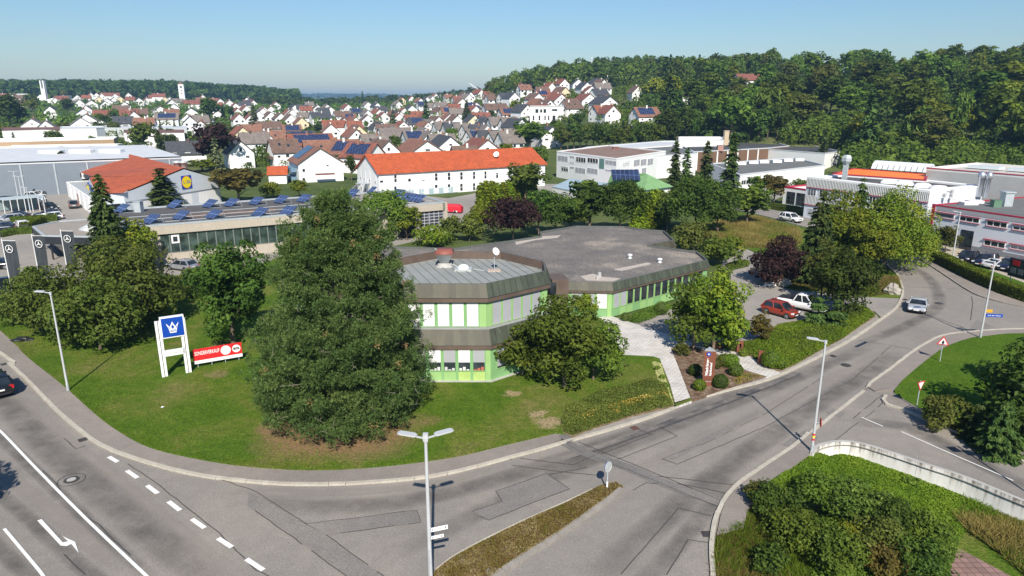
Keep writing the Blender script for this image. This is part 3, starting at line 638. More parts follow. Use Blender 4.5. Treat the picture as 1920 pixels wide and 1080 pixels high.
KINDS={'mid':('broad','mid','mid green round tree'),'dark':('broad','dark','dark green dense tree'),'lime':('loose','lime','yellowish green leafy tree'),'olive':('loose','olive','olive green loose tree'),'sage':('broad','sage','grey green soft tree'),'rust':('loose','rust','bronze tinged small tree'),'purple':('broad','purple','dark purple leaved tree'),'spruce':('spruce','spruce','dark pointed spruce'),'bluespruce':('spruce','bluespruce','silvery blue spruce'),'column':('column','column','bright green columnar conifer'),'willow':('weep','willow','pale green weeping tree'),'birch':('weep','sage','drooping grey green birch'),'tall':('tall','mid','tall mid green tree'),'talldark':('tall','dark','tall dark green tree'),'thinspruce':('thin','spruce','slim dark spruce'),'shrub':('shrub','mid','mid green rounded shrub'),'limeshrub':('shrub','lime','yellow green shrub'),'oliveshrub':('shrub','olive','olive green shrub'),'tallolive':('tall','olive','tall olive green tree'),'talllime':('tall','lime','tall yellowish green tree')}
def shape(kind,seed,r,h,q,low=False):
 s=KINDS[kind][0]
 area=r*r+r*h*0.5
 if s in('broad','loose','tall','shrub','weep'):
  blobs={'broad':36,'loose':34,'tall':44,'shrub':22,'weep':30}[s]
  per=int(max(24,min(900,1.15*area/(q*q)/blobs*6.0)))
  kw=dict(broad=dict(base=0.16,blob=0.34),loose=dict(base=0.2,blob=0.30,jag=0.5),tall=dict(base=0.12,blob=0.34,top=0.25),shrub=dict(base=0.02,blob=0.4),weep=dict(base=0.1,blob=0.32,droop=h*0.22,top=0.2))[s]
  if low:kw['base']={'loose':0.1}.get(s,0.02);kw['flip']=-0.9;per=int(per*1.15)
  return crown_broad(seed,r,h,blobs=blobs,per=per,leaf=q,**kw)
 if s=='spruce':return crown_spruce(seed,r,h,int(h*2.0),q*1.15,0.32,min(2.2,0.34/q))
 if s=='thin':return crown_spruce(seed,r,h,int(h*2.2),q*1.1,0.5,min(2.2,0.34/q),0.6)
 if s=='column':return crown_spruce(seed,r,h,int(h*2.6),q,-0.6,min(2.6,0.5/q),0.42,0.02)
PROTO={}
def proto(kind,var):
 k=(kind,var)
 if k not in PROTO:
  s=KINDS[kind][0];r,h={'spruce':(2.3,11),'thin':(1.5,12),'column':(0.8,6),'tall':(3.4,14),'shrub':(2,3),'weep':(3.4,10)}.get(s,(3.4,9.5))
  q={'spruce':0.42,'thin':0.4,'column':0.22,'shrub':0.22}.get(s,0.5)
  V,T=shape(kind,100+var*17+hash(s)%50 if False else 100+var*17+len(s),r,h,q)
  cm=quads_mesh('crown',V,T,L_[KINDS[kind][1]])
  tm=trunk_mesh('trunk',h*(0.85 if s in('spruce','thin','column')else 0.72),0.022*h if s!='shrub' else 0.05,0 if s in('spruce','thin','column')else 5,var,M_BARK,0.38)
  PROTO[k]=(cm,tm,r,h)
 return PROTO[k]
def plant(name,cm,tm,label,cat,loc,rz=0.0,sc=(1,1,1),group=None):
 o=thing(name,label,cat,loc,rz,group);o.scale=sc
 link('trunk',tm,o);link('crown',cm,o);return o
AUTO=[]
def tree(kind,x,y,z,H,Rr,where=None,label=None,rng_=random,fine=None,name=None,cat=None,low=False):
 s=KINDS[kind][0]
 cat=cat or('shrub' if s=='shrub' else 'conifer' if s in('spruce','thin','column')else 'tree')
 name=name or{'spruce':'spruce_tree','thin':'spruce_tree','column':'columnar_conifer','shrub':'shrub','weep':'weeping_tree'}.get(s,'purple_tree' if kind=='purple' else 'broadleaf_tree')
 if fine:
  V,T=shape(kind,rng_.randint(0,99999),Rr,H,fine,low);cm=quads_mesh('crown',V,T,L_[KINDS[kind][1]])
  tm=trunk_mesh('trunk',H*(0.85 if s in('spruce','thin','column')else 0.72),max(0.05,0.02*H),0 if s in('spruce','thin','column')else 6,rng_.randint(0,999),M_BARK,0.4)
  o=plant(name,cm,tm,label,cat,(x,y,z))
 else:
  cm,tm,r,h=proto(kind,rng_.randint(0,2));k=Rr/r
  o=plant(name,cm,tm,label,cat,(x,y,z),rng_.uniform(0,6.28),(k*rng_.uniform(.93,1.07),k*rng_.uniform(.93,1.07),H/h))
 if label is None:AUTO.append((o,KINDS[kind][2],where))
 return o
def tree_px(kind,px,base,top,width,where=None,label=None,fine=None,z=None,**kw):
 x,y,z0=(W(px,base,z)if z is not None else on_terrain(px,base)if base<380 else W(px,base,0.0))
 r=ray(px,top);H=CAM_H+r[2]*(y/r[1])-z0
 dep=y*CT+(CAM_H-z0-H*0.5)*ST
 return tree(kind,x,y,z0,max(1.0,H),max(0.4,width*dep/F_PX/2),where,label,kw.get('rng_',random),fine,kw.get('name'),kw.get('cat'))
def leaves_on(tri_pts,tri_nrm,leaf,g,lift=0.06,aspect=1.0,updown=0.5):
 n=len(tri_pts);P=tri_pts+tri_nrm*g.uniform(-0.5,1,(n,1))*lift
 return leaf_quads(P,tri_nrm+g.normal(size=(n,3))*updown,leaf*g.uniform(0.6,1.3,n),g,aspect),g.uniform(0,1,n)
def sample_poly(pts,n,g):
 pts=np.array([(p[0],p[1])for p in pts]);lo,hi=pts.min(0),pts.max(0);out=[]
 while len(out)<n:
  c=g.uniform(lo,hi,(n*2,2));ins=np.zeros(len(c),bool)
  for i in range(len(pts)):
   (x1,y1),(x2,y2)=pts[i],pts[i-1]
   cond=((y1>c[:,1])!=(y2>c[:,1]))&(c[:,0]<(x2-x1)*(c[:,1]-y1)/(y2-y1+1e-12)+x1);ins^=cond
  out.extend(c[ins].tolist())
 return np.array(out[:n])
def vnoise(x,y,s,seed=0):
 g=np.random.default_rng(seed);T=g.uniform(0,1,(64,64));u,v=x/s+1000,y/s+1000
 i,j=np.floor(u).astype(int),np.floor(v).astype(int);fu,fv=u-i,v-j;fu=fu*fu*(3-2*fu);fv=fv*fv*(3-2*fv)
 t=lambda a,b:T[a%64,b%64]
 return(t(i,j)*(1-fu)+t(i+1,j)*fu)*(1-fv)+(t(i,j+1)*(1-fu)+t(i+1,j+1)*fu)*fv
def carpet(name,pts,n,leaf,h,m,seed,z0=0.14,bump=2.0,label=None,kind='stuff',cat=None,edge=0.6,flowers=None,zfun=None):
 """a low mass of leaves over a bed"""
 g=np.random.default_rng(seed);P2=sample_poly(pts,n,g);x,y=P2[:,0],P2[:,1]
 nz=vnoise(x,y,bump,seed)*0.6+vnoise(x,y,bump/3,seed+1)*0.4
 d=np.full(n,1e9)
 for i in range(len(pts)):
  a=np.array(pts[i][:2]);b=np.array(pts[i-1][:2]);ab=b-a;t=np.clip(((P2-a)@ab)/(ab@ab+1e-9),0,1)
  d=np.minimum(d,np.linalg.norm(P2-a-t[:,None]*ab,axis=1))
 e=np.clip(d/edge,0,1)**0.5
 zb=z0 if zfun is None else zfun(x,y)
 z=zb+h*e*(0.45+0.55*nz)*g.uniform(0.35,1.0,n)**0.5
 P=np.stack([x,y,z],1);Nm=np.tile([0,-0.1,1.0],(n,1))+g.normal(size=(n,3))*0.75
 T=nz*0.7+0.3*g.uniform(0,1,n)
 me=quads_mesh(name,leaf_quads(P,Nm,leaf*g.uniform(0.6,1.3,n),g),T,m)
 o=link(name,me)
 return tag(o,label,cat,None,kind)
def blades(name,pts,n,h,w,m,seed,z0=0.14,label=None,zfun=None,bend=0.35):
 g=np.random.default_rng(seed);P2=sample_poly(pts,n,g);x,y=P2[:,0],P2[:,1]
 zb=np.full(n,z0)if zfun is None else zfun(x,y);nz=vnoise(x,y,3.0,seed)
 H=h*(0.4+0.8*nz)*g.uniform(0.5,1.2,n);a=g.uniform(0,6.28,n);b=g.normal(size=(n,2))*bend
 V=np.empty((n,4,3));B=np.stack([x,y,zb-0.02],1);u=np.stack([np.cos(a),np.sin(a),0*a],1)*w
 top=B+np.stack([b[:,0]*H,b[:,1]*H,H],1);mid=(B+top)/2+[0,0,0.06*h]
 V[:,0]=B-u;V[:,1]=B+u;V[:,2]=mid*0.3+top*0.7+u*0.5;V[:,3]=top
 me=quads_mesh(name,V.reshape(-1,3),np.clip(nz*0.6+0.4*g.uniform(0,1,n),0,1),m)
 return tag(link(name,me),label,None,None,'stuff')
def hedge(name,label,line_front,line_back,h,leaf,n,m,seed,z0=0.05,cat='hedge'):
 """a clipped hedge between two ground lines"""
 g=np.random.default_rng(seed);k=len(line_front);Ps,Ns=[],[]
 mb=MB();lo=0.12
 F=[Vector(p)for p in line_front];B=[Vector(p)for p in line_back]
 seg=np.array([(F[i+1]-F[i]).length for i in range(k-1)]);wdt=np.array([(B[i]-F[i]).length for i in range(k)]).mean()
 cum=seg/seg.sum()
 tot=seg.sum()*(h*2+wdt)
 for face,frac in(('f',seg.sum()*h/tot),('t',seg.sum()*wdt/tot),('b',seg.sum()*h/tot)):
  mm=max(4,int(n*frac));i=g.choice(k-1,mm,p=cum);t=g.uniform(0,1,mm);v=g.uniform(0,1,mm)
  Fa=np.array([F[j]for j in range(k)]);Ba=np.array([B[j]for j in range(k)])
  pf=Fa[i]*(1-t[:,None])+Fa[i+1]*t[:,None];pb=Ba[i]*(1-t[:,None])+Ba[i+1]*t[:,None]
  out=unit(pf-pb)
  if face=='t':P=np.concatenate([pf*(1-v[:,None])+pb*v[:,None],np.full((mm,1),z0+h)],1);N=np.tile([0,0,1.0],(mm,1))
  else:
   q=pf if face=='f' else pb;s_=1 if face=='f' else-1
   P=np.concatenate([q,(z0+h*v)[:,None]],1);N=np.concatenate([out*s_,np.zeros((mm,1))],1)
  P[:,2]+=(vnoise(P[:,0],P[:,1],1.5,seed)-0.5)*0.12*(P[:,2]>z0+0.6*h)
  Ps.append(P);Ns.append(N)
 V,T=leaves_on(np.concatenate(Ps),np.concatenate(Ns),leaf,g,0.09,1.0,0.45)
 core=MB()
 for i in range(k-1):
  a,b=F[i].lerp(B[i],lo),F[i+1].lerp(B[i+1],lo);c,d=F[i+1].lerp(B[i+1],1-lo),F[i].lerp(B[i],1-lo)
  core.prism([a,b,c,d],z0,z0+h*0.93)
 p0=F[0];root=thing(name,label,cat,(p0.x,p0.y,0))
 V=V-np.array([p0.x,p0.y,0]);link('foliage',quads_mesh('foliage',V,T,m),root)
 core.build('twigs',mat('hedge_twigs',(0.03,0.04,0.014),0.95,0.3,4),root)
 return root
def ball(name,label,x,y,z0,r,m,seed,squash=1.0,leaf=0.07,n=1400,cat='bush',group=None):
 g=np.random.default_rng(seed);d=unit(g.normal(size=(n,3)));d=d[d[:,2]>-0.75]
 lump=1+0.10*(vnoise(d[:,0]*4,d[:,1]*4+d[:,2]*3,1.0,seed)-0.5)
 P=d*r*lump[:,None]*[1,1,squash]+[0,0,r*squash*0.92]
 V,T=leaves_on(P,d,leaf,g,0.05)
 o=thing(name,label,cat,(x,y,z0),0,group);link('foliage',quads_mesh('foliage',V,T,m),o)
 mb=MB();mb.lathe([(0.01,0.0),(r*0.6,r*squash*0.25),(r*0.84,r*squash*0.9),(r*0.6,r*squash*1.6),(0.01,r*squash*1.78)],(0,0,0),10)
 link('twigs',mb.mesh('twigs',mat('hedge_twigs',(0.03,0.04,0.014))),o);return o
ORD=['zeroth','first','second','third','fourth','fifth','sixth','seventh','eighth','ninth','tenth','eleventh','twelfth','thirteenth','fourteenth','fifteenth','sixteenth','seventeenth','eighteenth','nineteenth','twentieth']
def ordw(i):
 return ORD[i]if i<=20 else 'twenty-'+ORD[i-20]if i<30 else 'thirtieth' if i==30 else 'thirty-'+ORD[i-30]if i<40 else str(i)+'th'
def plural(w):return w[:-1]+'ies' if w.endswith('y')else w+'es' if w.endswith('h')else w+'s'
def finish_labels():
 G={}
 for o,words,where in AUTO:G.setdefault((words,where),[]).append(o)
 for(words,where),L in G.items():
  L.sort(key=lambda o:PX(o.location)[0])
  for i,o in enumerate(L):
   if len(L)==1:o['label']=f'{words} {where}'
   elif len(L)==2:o['label']=f'{"left" if i == 0 else "right"} one of two {plural(words)} {where}'
   else:o['label']=f'{ordw(i + 1)} from left of {plural(words)} {where}'
   if len(o['label'].split())>16:o['label']=o['label'].replace(' the ',' ')
   if len(L)>1:o['group']=f'{plural(words)} {where}'
# building helpers
def V2(p):return Vector((p[0],p[1]))
def poly_off(P,d):
 n=len(P);out=[]
 for i in range(n):
  a,b,c=V2(P[i-1]),V2(P[i]),V2(P[(i+1)%n]);u,v=(b-a).normalized(),(c-b).normalized()
  n1,n2=Vector((u.y,-u.x)),Vector((v.y,-v.x));k=n1+n2;k=k/max(0.25,(1+n1.dot(n2)))
  out.append(b+k*d)
 return out
def ccw(P):
 a=sum(P[i-1][0]*P[i][1]-P[i][0]*P[i-1][1]for i in range(len(P)))
 return P if a>0 else P[::-1]
M_FRAME=mat('white_frame',(0.72,0.72,0.72),0.5,0.04)
M_DFRAME=mat('dark_frame',(0.06,0.06,0.065),0.5,0.1)
M_PANE=glass()
def slats(name,c,pitch=0.09):
 if name in MC:return MC[name]
 m,t,b=nt(name);w=t.nodes.new('ShaderNodeTexWave');w.bands_direction='Z';w.inputs['Scale'].default_value=0.314/pitch*1.0;w.inputs['Distortion'].default_value=0.4;w.inputs['Detail Scale'].default_value=2
 lk(t,pos(t),w.inputs[0]);o=mixc(t,0.45,ramp(t,w.outputs[0],[(0.1,scl(c,0.72)),(0.5,c)]).outputs[0],ramp(t,noise(t,0.7,3,0.6,pos(t)).outputs[0],[(0.3,scl(c,0.85)),(0.7,scl(c,1.1))]).outputs[0])
 lk(t,o,b.inputs['Base Color']);b.inputs['Roughness'].default_value=0.55;MC[name]=m;return m
M_BLIND=slats('grey_blind',(0.36,0.37,0.39));M_BLINDW=slats('white_blind',(0.76,0.76,0.76));M_BLINDD=slats('dark_blind',(0.12,0.135,0.16))
def on(a,b,s,z,out=0.0):
 u=(V2(b)-V2(a)).normalized();p=V2(a)+u*s+Vector((u.y,-u.x))*out
 return(p.x,p.y,z)
def quad_on(mb,a,b,s0,s1,z0,z1,out,m=0):mb.poly([on(a,b,s0,z0,out),on(a,b,s1,z0,out),on(a,b,s1,z1,out),on(a,b,s0,z1,out)],m)
def slab_on(mb,a,b,s0,s1,z0,z1,o0,o1,m=0):
 vs=[on(a,b,s,z,o)for o in(o0,o1)for s,z in((s0,z0),(s1,z0),(s1,z1),(s0,z1))]
 mb.add(vs,[(4,5,6,7),(0,1,5,4),(1,2,6,5),(2,3,7,6),(3,0,4,7)],m)
def window(root,a,b,s0,s1,z0,z1,fm=None,pm=None,mull=1,rows=1,blind=0.0,bm=None,fw=0.07,sill=None,out=0.0):
 fm=fm or M_FRAME;pm=pm or M_PANE;mb=MB();W_,H_=s1-s0,z1-z0;o1=0.06+out;o0=-0.02+out
 slab_on(mb,a,b,s0,s0+fw,z0,z1,o0,o1);slab_on(mb,a,b,s1-fw,s1,z0,z1,o0,o1)
 slab_on(mb,a,b,s0+fw,s1-fw,z0,z0+fw,o0,o1);slab_on(mb,a,b,s0+fw,s1-fw,z1-fw,z1,o0,o1)
 for k in range(1,mull):c=s0+W_*k/mull;slab_on(mb,a,b,c-fw/2,c+fw/2,z0+fw,z1-fw,o0,o1-0.005)
 for k in range(1,rows):c=z0+H_*k/rows;slab_on(mb,a,b,s0+fw,s1-fw,c-fw/2,c+fw/2,o0,o1-0.008)
 if sill:slab_on(mb,a,b,s0-0.08,s1+0.08,z0-0.06,z0,o0,o1+0.1,1)
 w=mb.build('window',[fm,sill or fm],root)
 off=tuple(root.location)
 mb=MB();quad_on(mb,a,b,s0+fw,s1-fw,z0+fw,z1-fw,0.02+out);link('pane',mb.mesh('pane',pm,off),w)
 if blind>0:
  mb=MB();slab_on(mb,a,b,s0+fw,s1-fw,z1-fw-(H_-2*fw)*blind,z1-fw,0.026+out,0.045+out);link('blind',mb.mesh('blind',bm or M_BLIND,off),w)
 return w
def win_px(root,a,b,x0,y0,x1,y1,**k):
 s0,z1=on_wall(a,b,x0,y0);s1,z0=on_wall(a,b,x1,y1)
 return window(root,a,b,s0,s1,z0,z1,**k)
def walls(root,P,z0,z1,m,name='wall'):
 P=ccw(P);mb=MB();n=len(P)
 for i in range(n):a,b=P[i],P[(i+1)%n];mb.poly([(a[0],a[1],z0),(b[0],b[1],z0),(b[0],b[1],z1),(a[0],a[1],z1)])
 return mb.build(name,m,root)
def flat_roof(root,P,z,m,rim=0.25,rimw=0.25,rm=None,rim_over=0.05):
 P=ccw(P);mb=MB();mb.poly([(p[0],p[1],z-rim)for p in poly_off(P,-0.02)]);mb.build('roof',m,root)
 I,O=poly_off(P,-rimw),poly_off(P,rim_over);mb=MB();n=len(P)
 for i in range(n):
  j=(i+1)%n;q=lambda p,zz:(p[0],p[1],zz)
  mb.add([q(I[i],z-rim),q(I[j],z-rim),q(I[j],z),q(I[i],z),q(O[i],z),q(O[j],z),q(O[j],z-max(0.2,rim)),q(O[i],z-max(0.2,rim))],[(0,1,2,3),(3,2,5,4),(4,5,6,7)])
 return mb.build('roof_edge',rm or m,root)
def gable(root,A,B,dep,z0,ze,zr,wm,rm,over=0.45,th=0.22,gm=None,split=0.5):
 """house body: A,B front eave corners (left, right), dep vector to the back; ridge parallel to AB"""
 A,B,D=V2(A),V2(B),V2(dep);u=(B-A).normalized();w=D.normalized()
 mb=MB();q=lambda p,z:(p.x,p.y,z);RA,RB=A+D*split,B+D*split
 mb.poly([q(A,z0),q(B,z0),q(B,ze),q(A,ze)]);mb.poly([q(B+D,z0),q(A+D,z0),q(A+D,ze),q(B+D,ze)])
 mb.poly([q(B,z0),q(B+D,z0),q(B+D,ze),q(RB,zr-0.02),q(B,ze)],1);mb.poly([q(A+D,z0),q(A,z0),q(A,ze),q(RA,zr-0.02),q(A+D,ze)],1)
 mb.build('wall',[wm,gm or wm],root)
 mb=MB();a0,b0=A-u*over,B+u*over;r0,r1=RA-u*over,RB+u*over
 for e0,e1,dirv,frac in((a0,b0,-w,split),(b0+D,a0+D,w,1-split)):
  sl=(zr-ze)/(D.length*frac);f0,f1=e0+dirv*over,e1+dirv*over;zf=ze-sl*over
  rr0,rr1=(r0,r1)if frac==split and dirv==-w else(r1,r0)
  top=[q(f0,zf+th),q(f1,zf+th),q(rr1,zr+th),q(rr0,zr+th)];bot=[q(f0,zf),q(f1,zf),q(rr1,zr),q(rr0,zr)]
  mb.add(top+bot,[(0,1,2,3),(7,6,5,4),(0,4,5,1),(1,5,6,2),(3,7,4,0)])
 mb.build('roof',rm,root)
 return RA,RB
def on_roof(A,B,dep,ze,zr,s,t,up=0.3,back=False,split=0.5):
 A,B,D=V2(A),V2(B),V2(dep)
 p=A+(B-A)*s+(D*(split*t)if not back else D*(1-(1-split)*t));return(p.x,p.y,ze+(zr-ze)*t+up)
def solar(root,A,B,dep,ze,zr,s0,s1,t0,t1,m=None,up=0.30,back=False):
 mb=MB();c=[on_roof(A,B,dep,ze,zr,s,t,up+e,back)for e in(0,0.06)for s,t in((s0,t0),(s1,t0),(s1,t1),(s0,t1))]
 mb.add(c,[(4,5,6,7),(0,1,5,4),(1,2,6,5),(2,3,7,6),(3,0,4,7)])
 return mb.build('solar_panel',m or M_SOLAR,root)
M_SOLAR=tiles('solar_cells',(0.022,0.032,0.07),1.0,1.65,0.12,0.15,0.0,4.5,msize=0.035)
M_SOLARB=tiles('blue_solar_cells',(0.045,0.068,0.145),0.8,1.2,0.12,0.2,0.0,3.0,msize=0.06)
M_WHITEW=mat('white_render',(0.77,0.77,0.76),0.9,0.04,0.4)
M_WHITE2=mat('off_white_render',(0.66,0.65,0.62),0.9,0.06,0.4)
M_CREAM=mat('cream_render',(0.68,0.58,0.38),0.9,0.06,0.4)
RT={'orange':tiles('orange_tiles',(0.44,0.088,0.026),0.5,0.42,0.13),'red':tiles('red_tiles',(0.21,0.075,0.05),0.5,0.42,0.16),'rust':tiles('rust_tiles',(0.22,0.105,0.068),0.5,0.42,0.18),'brown':tiles('brown_tiles',(0.145,0.088,0.065),0.5,0.42,0.18),'grey':tiles('grey_brown_tiles',(0.185,0.155,0.135),0.5,0.42,0.18),'slate':tiles('slate_tiles',(0.055,0.058,0.066),0.5,0.42,0.15)}
RT['tile']=tiles('house_tiles',(0.24,0.082,0.046),0.5,0.42,0.2)
RW={'tile':'orange roof','orange':'orange roof','red':'red roof','rust':'rusty brown roof','brown':'dark brown roof','grey':'grey brown roof','slate':'slate dark roof'}
# the green and copper office building
def rnd_mat(name,c,lo=0.75,hi=1.25,rough=0.6,streak=True,metal=0.0):
 m,t,b=nt(name);oi=t.nodes.new('ShaderNodeObjectInfo');mr=t.nodes.new('ShaderNodeMapRange');mr.inputs['To Min'].default_value=lo;mr.inputs['To Max'].default_value=hi;lk(t,oi.outputs['Random'],mr.inputs[0])
 mp=t.nodes.new('ShaderNodeMapping');mp.inputs['Scale'].default_value=(3,3,0.5);lk(t,pos(t),mp.inputs[0])
 n=noise(t,0.8,5,0.65,mp.outputs[0]if streak else pos(t));r=ramp(t,n.outputs[0],[(0.3,scl(c,0.72)),(0.6,c),(0.78,(c[0]*1.25,c[1]*1.45,c[2]*1.5))])
 hs=t.nodes.new('ShaderNodeHueSaturation');lk(t,r.outputs[0],hs.inputs['Color']);lk(t,mr.outputs[0],hs.inputs['Value']);lk(t,hs.outputs[0],b.inputs['Base Color']);b.inputs['Roughness'].default_value=rough;b.inputs['Metallic'].default_value=metal
 return m
M_COPPER=rnd_mat('weathered_copper',(0.068,0.064,0.042),0.78,1.2)
M_COPGRN=rnd_mat('greenish_copper',(0.062,0.072,0.050),0.78,1.2)
M_BROWNC=mat('brown_copper',(0.11,0.078,0.06),0.6,0.2,1.2)
M_GREEN=mat('light_green_panel',(0.27,0.45,0.17),0.6,0.07,0.8)
M_GREEN2=mat('mid_green_panel',(0.19,0.37,0.155),0.6,0.08,0.8)
M_GREEN3=mat('yellowed_green_panel',(0.38,0.52,0.16),0.6,0.12,1.6)
M_DECK=mat('grey_green_deck',(0.25,0.262,0.25),0.7,0.14,0.5,fine=0.15)
m,t,b=nt('roof_gravel');v=pos(t);n=noise(t,0.16,5,0.6,v);n2=noise(t,2.6,4,0.75,v);n3=noise(t,9,3,0.8,v)
r=ramp(t,n.outputs[0],[(0.36,(0.108,0.102,0.098)),(0.54,(0.155,0.144,0.133)),(0.68,(0.27,0.24,0.20))])
o=mixc(t,0.8,r.outputs[0],ramp(t,n3.outputs[0],[(0.34,(0.38,0.38,0.4)),(0.66,(1.7,1.65,1.6))]).outputs[0],'MULTIPLY');o=mixc(t,0.5,o,ramp(t,n2.outputs[0],[(0.32,(0.5,0.5,0.52)),(0.68,(1.55,1.48,1.4))]).outputs[0],'MULTIPLY')
lk(t,o,b.inputs['Base Color']);b.inputs['Roughness'].default_value=0.95
bn=t.nodes.new('ShaderNodeBump');bn.inputs['Strength'].default_value=0.8;bn.inputs['Distance'].default_value=0.05;lk(t,n3.outputs[0],bn.inputs['Height']);lk(t,bn.outputs[0],b.inputs['Normal']);M_GRAVEL=m;M_GRAVEL2=mat('beige_roof_gravel',(0.27,0.24,0.21),0.95,0.2,0.6,fine=0.6)
OCT=[(-9.2,52.46),(-2.06,52.46),(2.92,56.7),(2.9,60.3),(-1.03,64.5),(-7.2,64.75),(-13.2,59.0),(-13.2,56.2)]
office=thing('office_building','two storey octagonal office with copper bands and green window frames','office building',(-4,58,0.1))
def copper_band(root,P,z0,z1,o_bot,o_top,fine_edges,pitch=0.61,soffit=0.38):
 """slanted copper panels along an outline, a brown strip below"""
 n=len(P)
 for i in range(n):
  T0,T1=poly_off(P,o_top)[i],poly_off(P,o_top)[(i+1)%n];B0,B1=poly_off(P,o_bot)[i],poly_off(P,o_bot)[(i+1)%n]
  k=max(1,round((B1-B0).length/pitch))if i in fine_edges else 1
  ux=(B1-B0).normalized();nx=Vector((ux.y,-ux.x))
  for j in range(k):
   f0,f1=j/k,(j+1)/k;g=0.012 if k>1 else 0
   b0,b1=B0.lerp(B1,f0)+ux*g,B0.lerp(B1,f1)-ux*g;t0,t1=T0.lerp(T1,f0)+ux*g,T0.lerp(T1,f1)-ux*g
   mb=MB();mb.poly([(b0.x,b0.y,z0+soffit),(b1.x,b1.y,z0+soffit),(t1.x,t1.y,z1),(t0.x,t0.y,z1)])
   if k>1:
    e=b1+nx*0.03;f=t1+nx*0.03;w=ux*0.03
    mb.poly([(e.x,e.y,z0+soffit),(e.x+w.x,e.y+w.y,z0+soffit),(f.x+w.x,f.y+w.y,z1),(f.x,f.y,z1)])
   mb.build('fascia_panel',M_COPPER if i!=1 else M_COPGRN,root)
  mb=MB();i0,i1=poly_off(P,o_bot-0.06)[i],poly_off(P,o_bot-0.06)[(i+1)%n]
  mb.poly([(i0.x,i0.y,z0),(i1.x,i1.y,z0),(i1.x,i1.y,z0+soffit),(i0.x,i0.y,z0+soffit)])
  q0,q1=poly_off(P,o_bot-0.5)[i],poly_off(P,o_bot-0.5)[(i+1)%n];mb.poly([(q0.x,q0.y,z0),(q1.x,q1.y,z0),(i1.x,i1.y,z0),(i0.x,i0.y,z0)]);mb.build('soffit',M_BROWNC,root)
UP,LOW=poly_off(OCT,0.06),poly_off(OCT,0.95)
walls(office,UP,4.3,7.0,M_GREEN2);walls(office,LOW,0.05,3.2,M_GREEN2)
copper_band(office,OCT,6.55,8.0,0.42,0.0,(0,1));copper_band(office,OCT,2.85,4.40,1.15,0.62,(0,1))
mb=MB();I,O=UP,poly_off(OCT,0.62)
for i in range(8):j=(i+1)%8;mb.poly([(I[i].x,I[i].y,4.43),(I[j].x,I[j].y,4.43),(O[j].x,O[j].y,4.40),(O[i].x,O[i].y,4.40)])
mb.build('ledge',M_DECK,office)
DZ=7.25
mb=MB();mb.poly([(p[0],p[1],DZ)for p in OCT]);deck=mb.build('roof',M_DECK,office)
mb=MB();I=poly_off(OCT,-0.12)
for i in range(8):
 j=(i+1)%8;P0,P1=V2(OCT[i]),V2(OCT[j])
 mb.add([(I[i].x,I[i].y,DZ),(I[j].x,I[j].y,DZ),(I[j].x,I[j].y,8.0),(I[i].x,I[i].y,8.0)],[(0,1,2,3)],0)
 mb.add([(I[i].x,I[i].y,8.0),(I[j].x,I[j].y,8.0),(P1.x,P1.y,8.003),(P0.x,P0.y,8.003)],[(0,1,2,3)],1)
mb.build('parapet',[M_BROWNC,mat('dark_rim',(0.10,0.105,0.095),0.6,0.15)],office)
sm=MB();dirv=Vector((0.36,-0.93))
for k in np.arange(-14,14,0.8):
 c=Vector((-5,58.5))+Vector((0.93,0.36))*k
 ts=[tt for tt in np.arange(-15,15,0.25)if inside(OCT,*(c+dirv*float(tt)))]
 if len(ts)>2:a,b2=c+dirv*float(ts[0]),c+dirv*float(ts[-1]);sm.bar((a.x,a.y,DZ+0.03),(b2.x,b2.y,DZ+0.03),0.04,0.06)
link('seams',sm.mesh('seams',mat('seam',(0.205,0.22,0.205),0.7,0.1),tuple(office.location)),deck)
a,b=UP[0],UP[1];Lf=(b-a).length
mb=MB();slab_on(mb,a,b,Lf-0.56,Lf,4.45,6.55,-0.02,0.05);mb.build('corner_panel',M_GREEN,office)
for k in range(6):
 s1=Lf-0.60-k*1.165
 window(office,a,b,s1-1.0,s1,4.46,6.5,fm=M_GREEN2,blind=1.0,bm=M_BLINDW,fw=0.05)
a,b=UP[1],UP[2];Lr=(b-a).length
mb=MB();slab_on(mb,a,b,0.0,0.5,4.45,6.55,-0.02,0.05);mb.build('corner_panel',M_GREEN,office);mb=MB();slab_on(mb,a,b,Lr-0.62,Lr,4.45,6.55,-0.02,0.05);mb.build('corner_panel',M_GREEN,office)
for k in range(5):window(office,a,b,0.55+k*1.07,0.55+k*1.07+0.96,4.46,6.5,fm=M_GREEN,blind=1.0,bm=M_BLIND,fw=0.045)  # right face: its shade is put into the grey of the blinds
a,b=LOW[0],LOW[1];Lf=(b-a).length
for k in range(6):
 s1=Lf-0.42-k*1.17
 window(office,a,b,s1-1.02,s1,1.0,2.86,fm=M_GREEN2,blind=0.60,bm=M_BLIND if k%2==0 else M_BLINDW,fw=0.05)
 mb=MB();slab_on(mb,a,b,s1-0.98,s1-0.04,0.12,0.94,0.0,0.03);mb.build('sill_panel',M_GREEN3 if k<2 else M_GREEN,office)
 mb=MB();c=[(0.42,0.12,0.07),(0.6,0.6,0.58),(0.5,0.5,0.5),(0.6,0.6,0.6)][k%4]
 for q in range(3):x0=s1-0.92+q*0.29;slab_on(mb,a,b,x0,x0+0.22,1.06,1.06+0.10+0.10*((k+q)%3),0.022,0.028)
 mb.build('goods_in_window',mat('goods_%d'%(k%4),c,0.7,0.15,4),office)
mb=MB();slab_on(mb,a,b,Lf-0.40,Lf,0.1,2.86,-0.02,0.05);mb.build('corner_panel',M_GREEN,office)
a,b=LOW[1],LOW[2];Lr=(b-a).length
for k in range(5):window(office,a,b,0.6+k*1.15,0.6+k*1.15+1.0,1.0,2.86,fm=M_GREEN,blind=0.9,fw=0.05)
mb=MB();mb.prism(poly_off(LOW,0.25),0.0,0.2);mb.build('plinth',M_CONC,office)
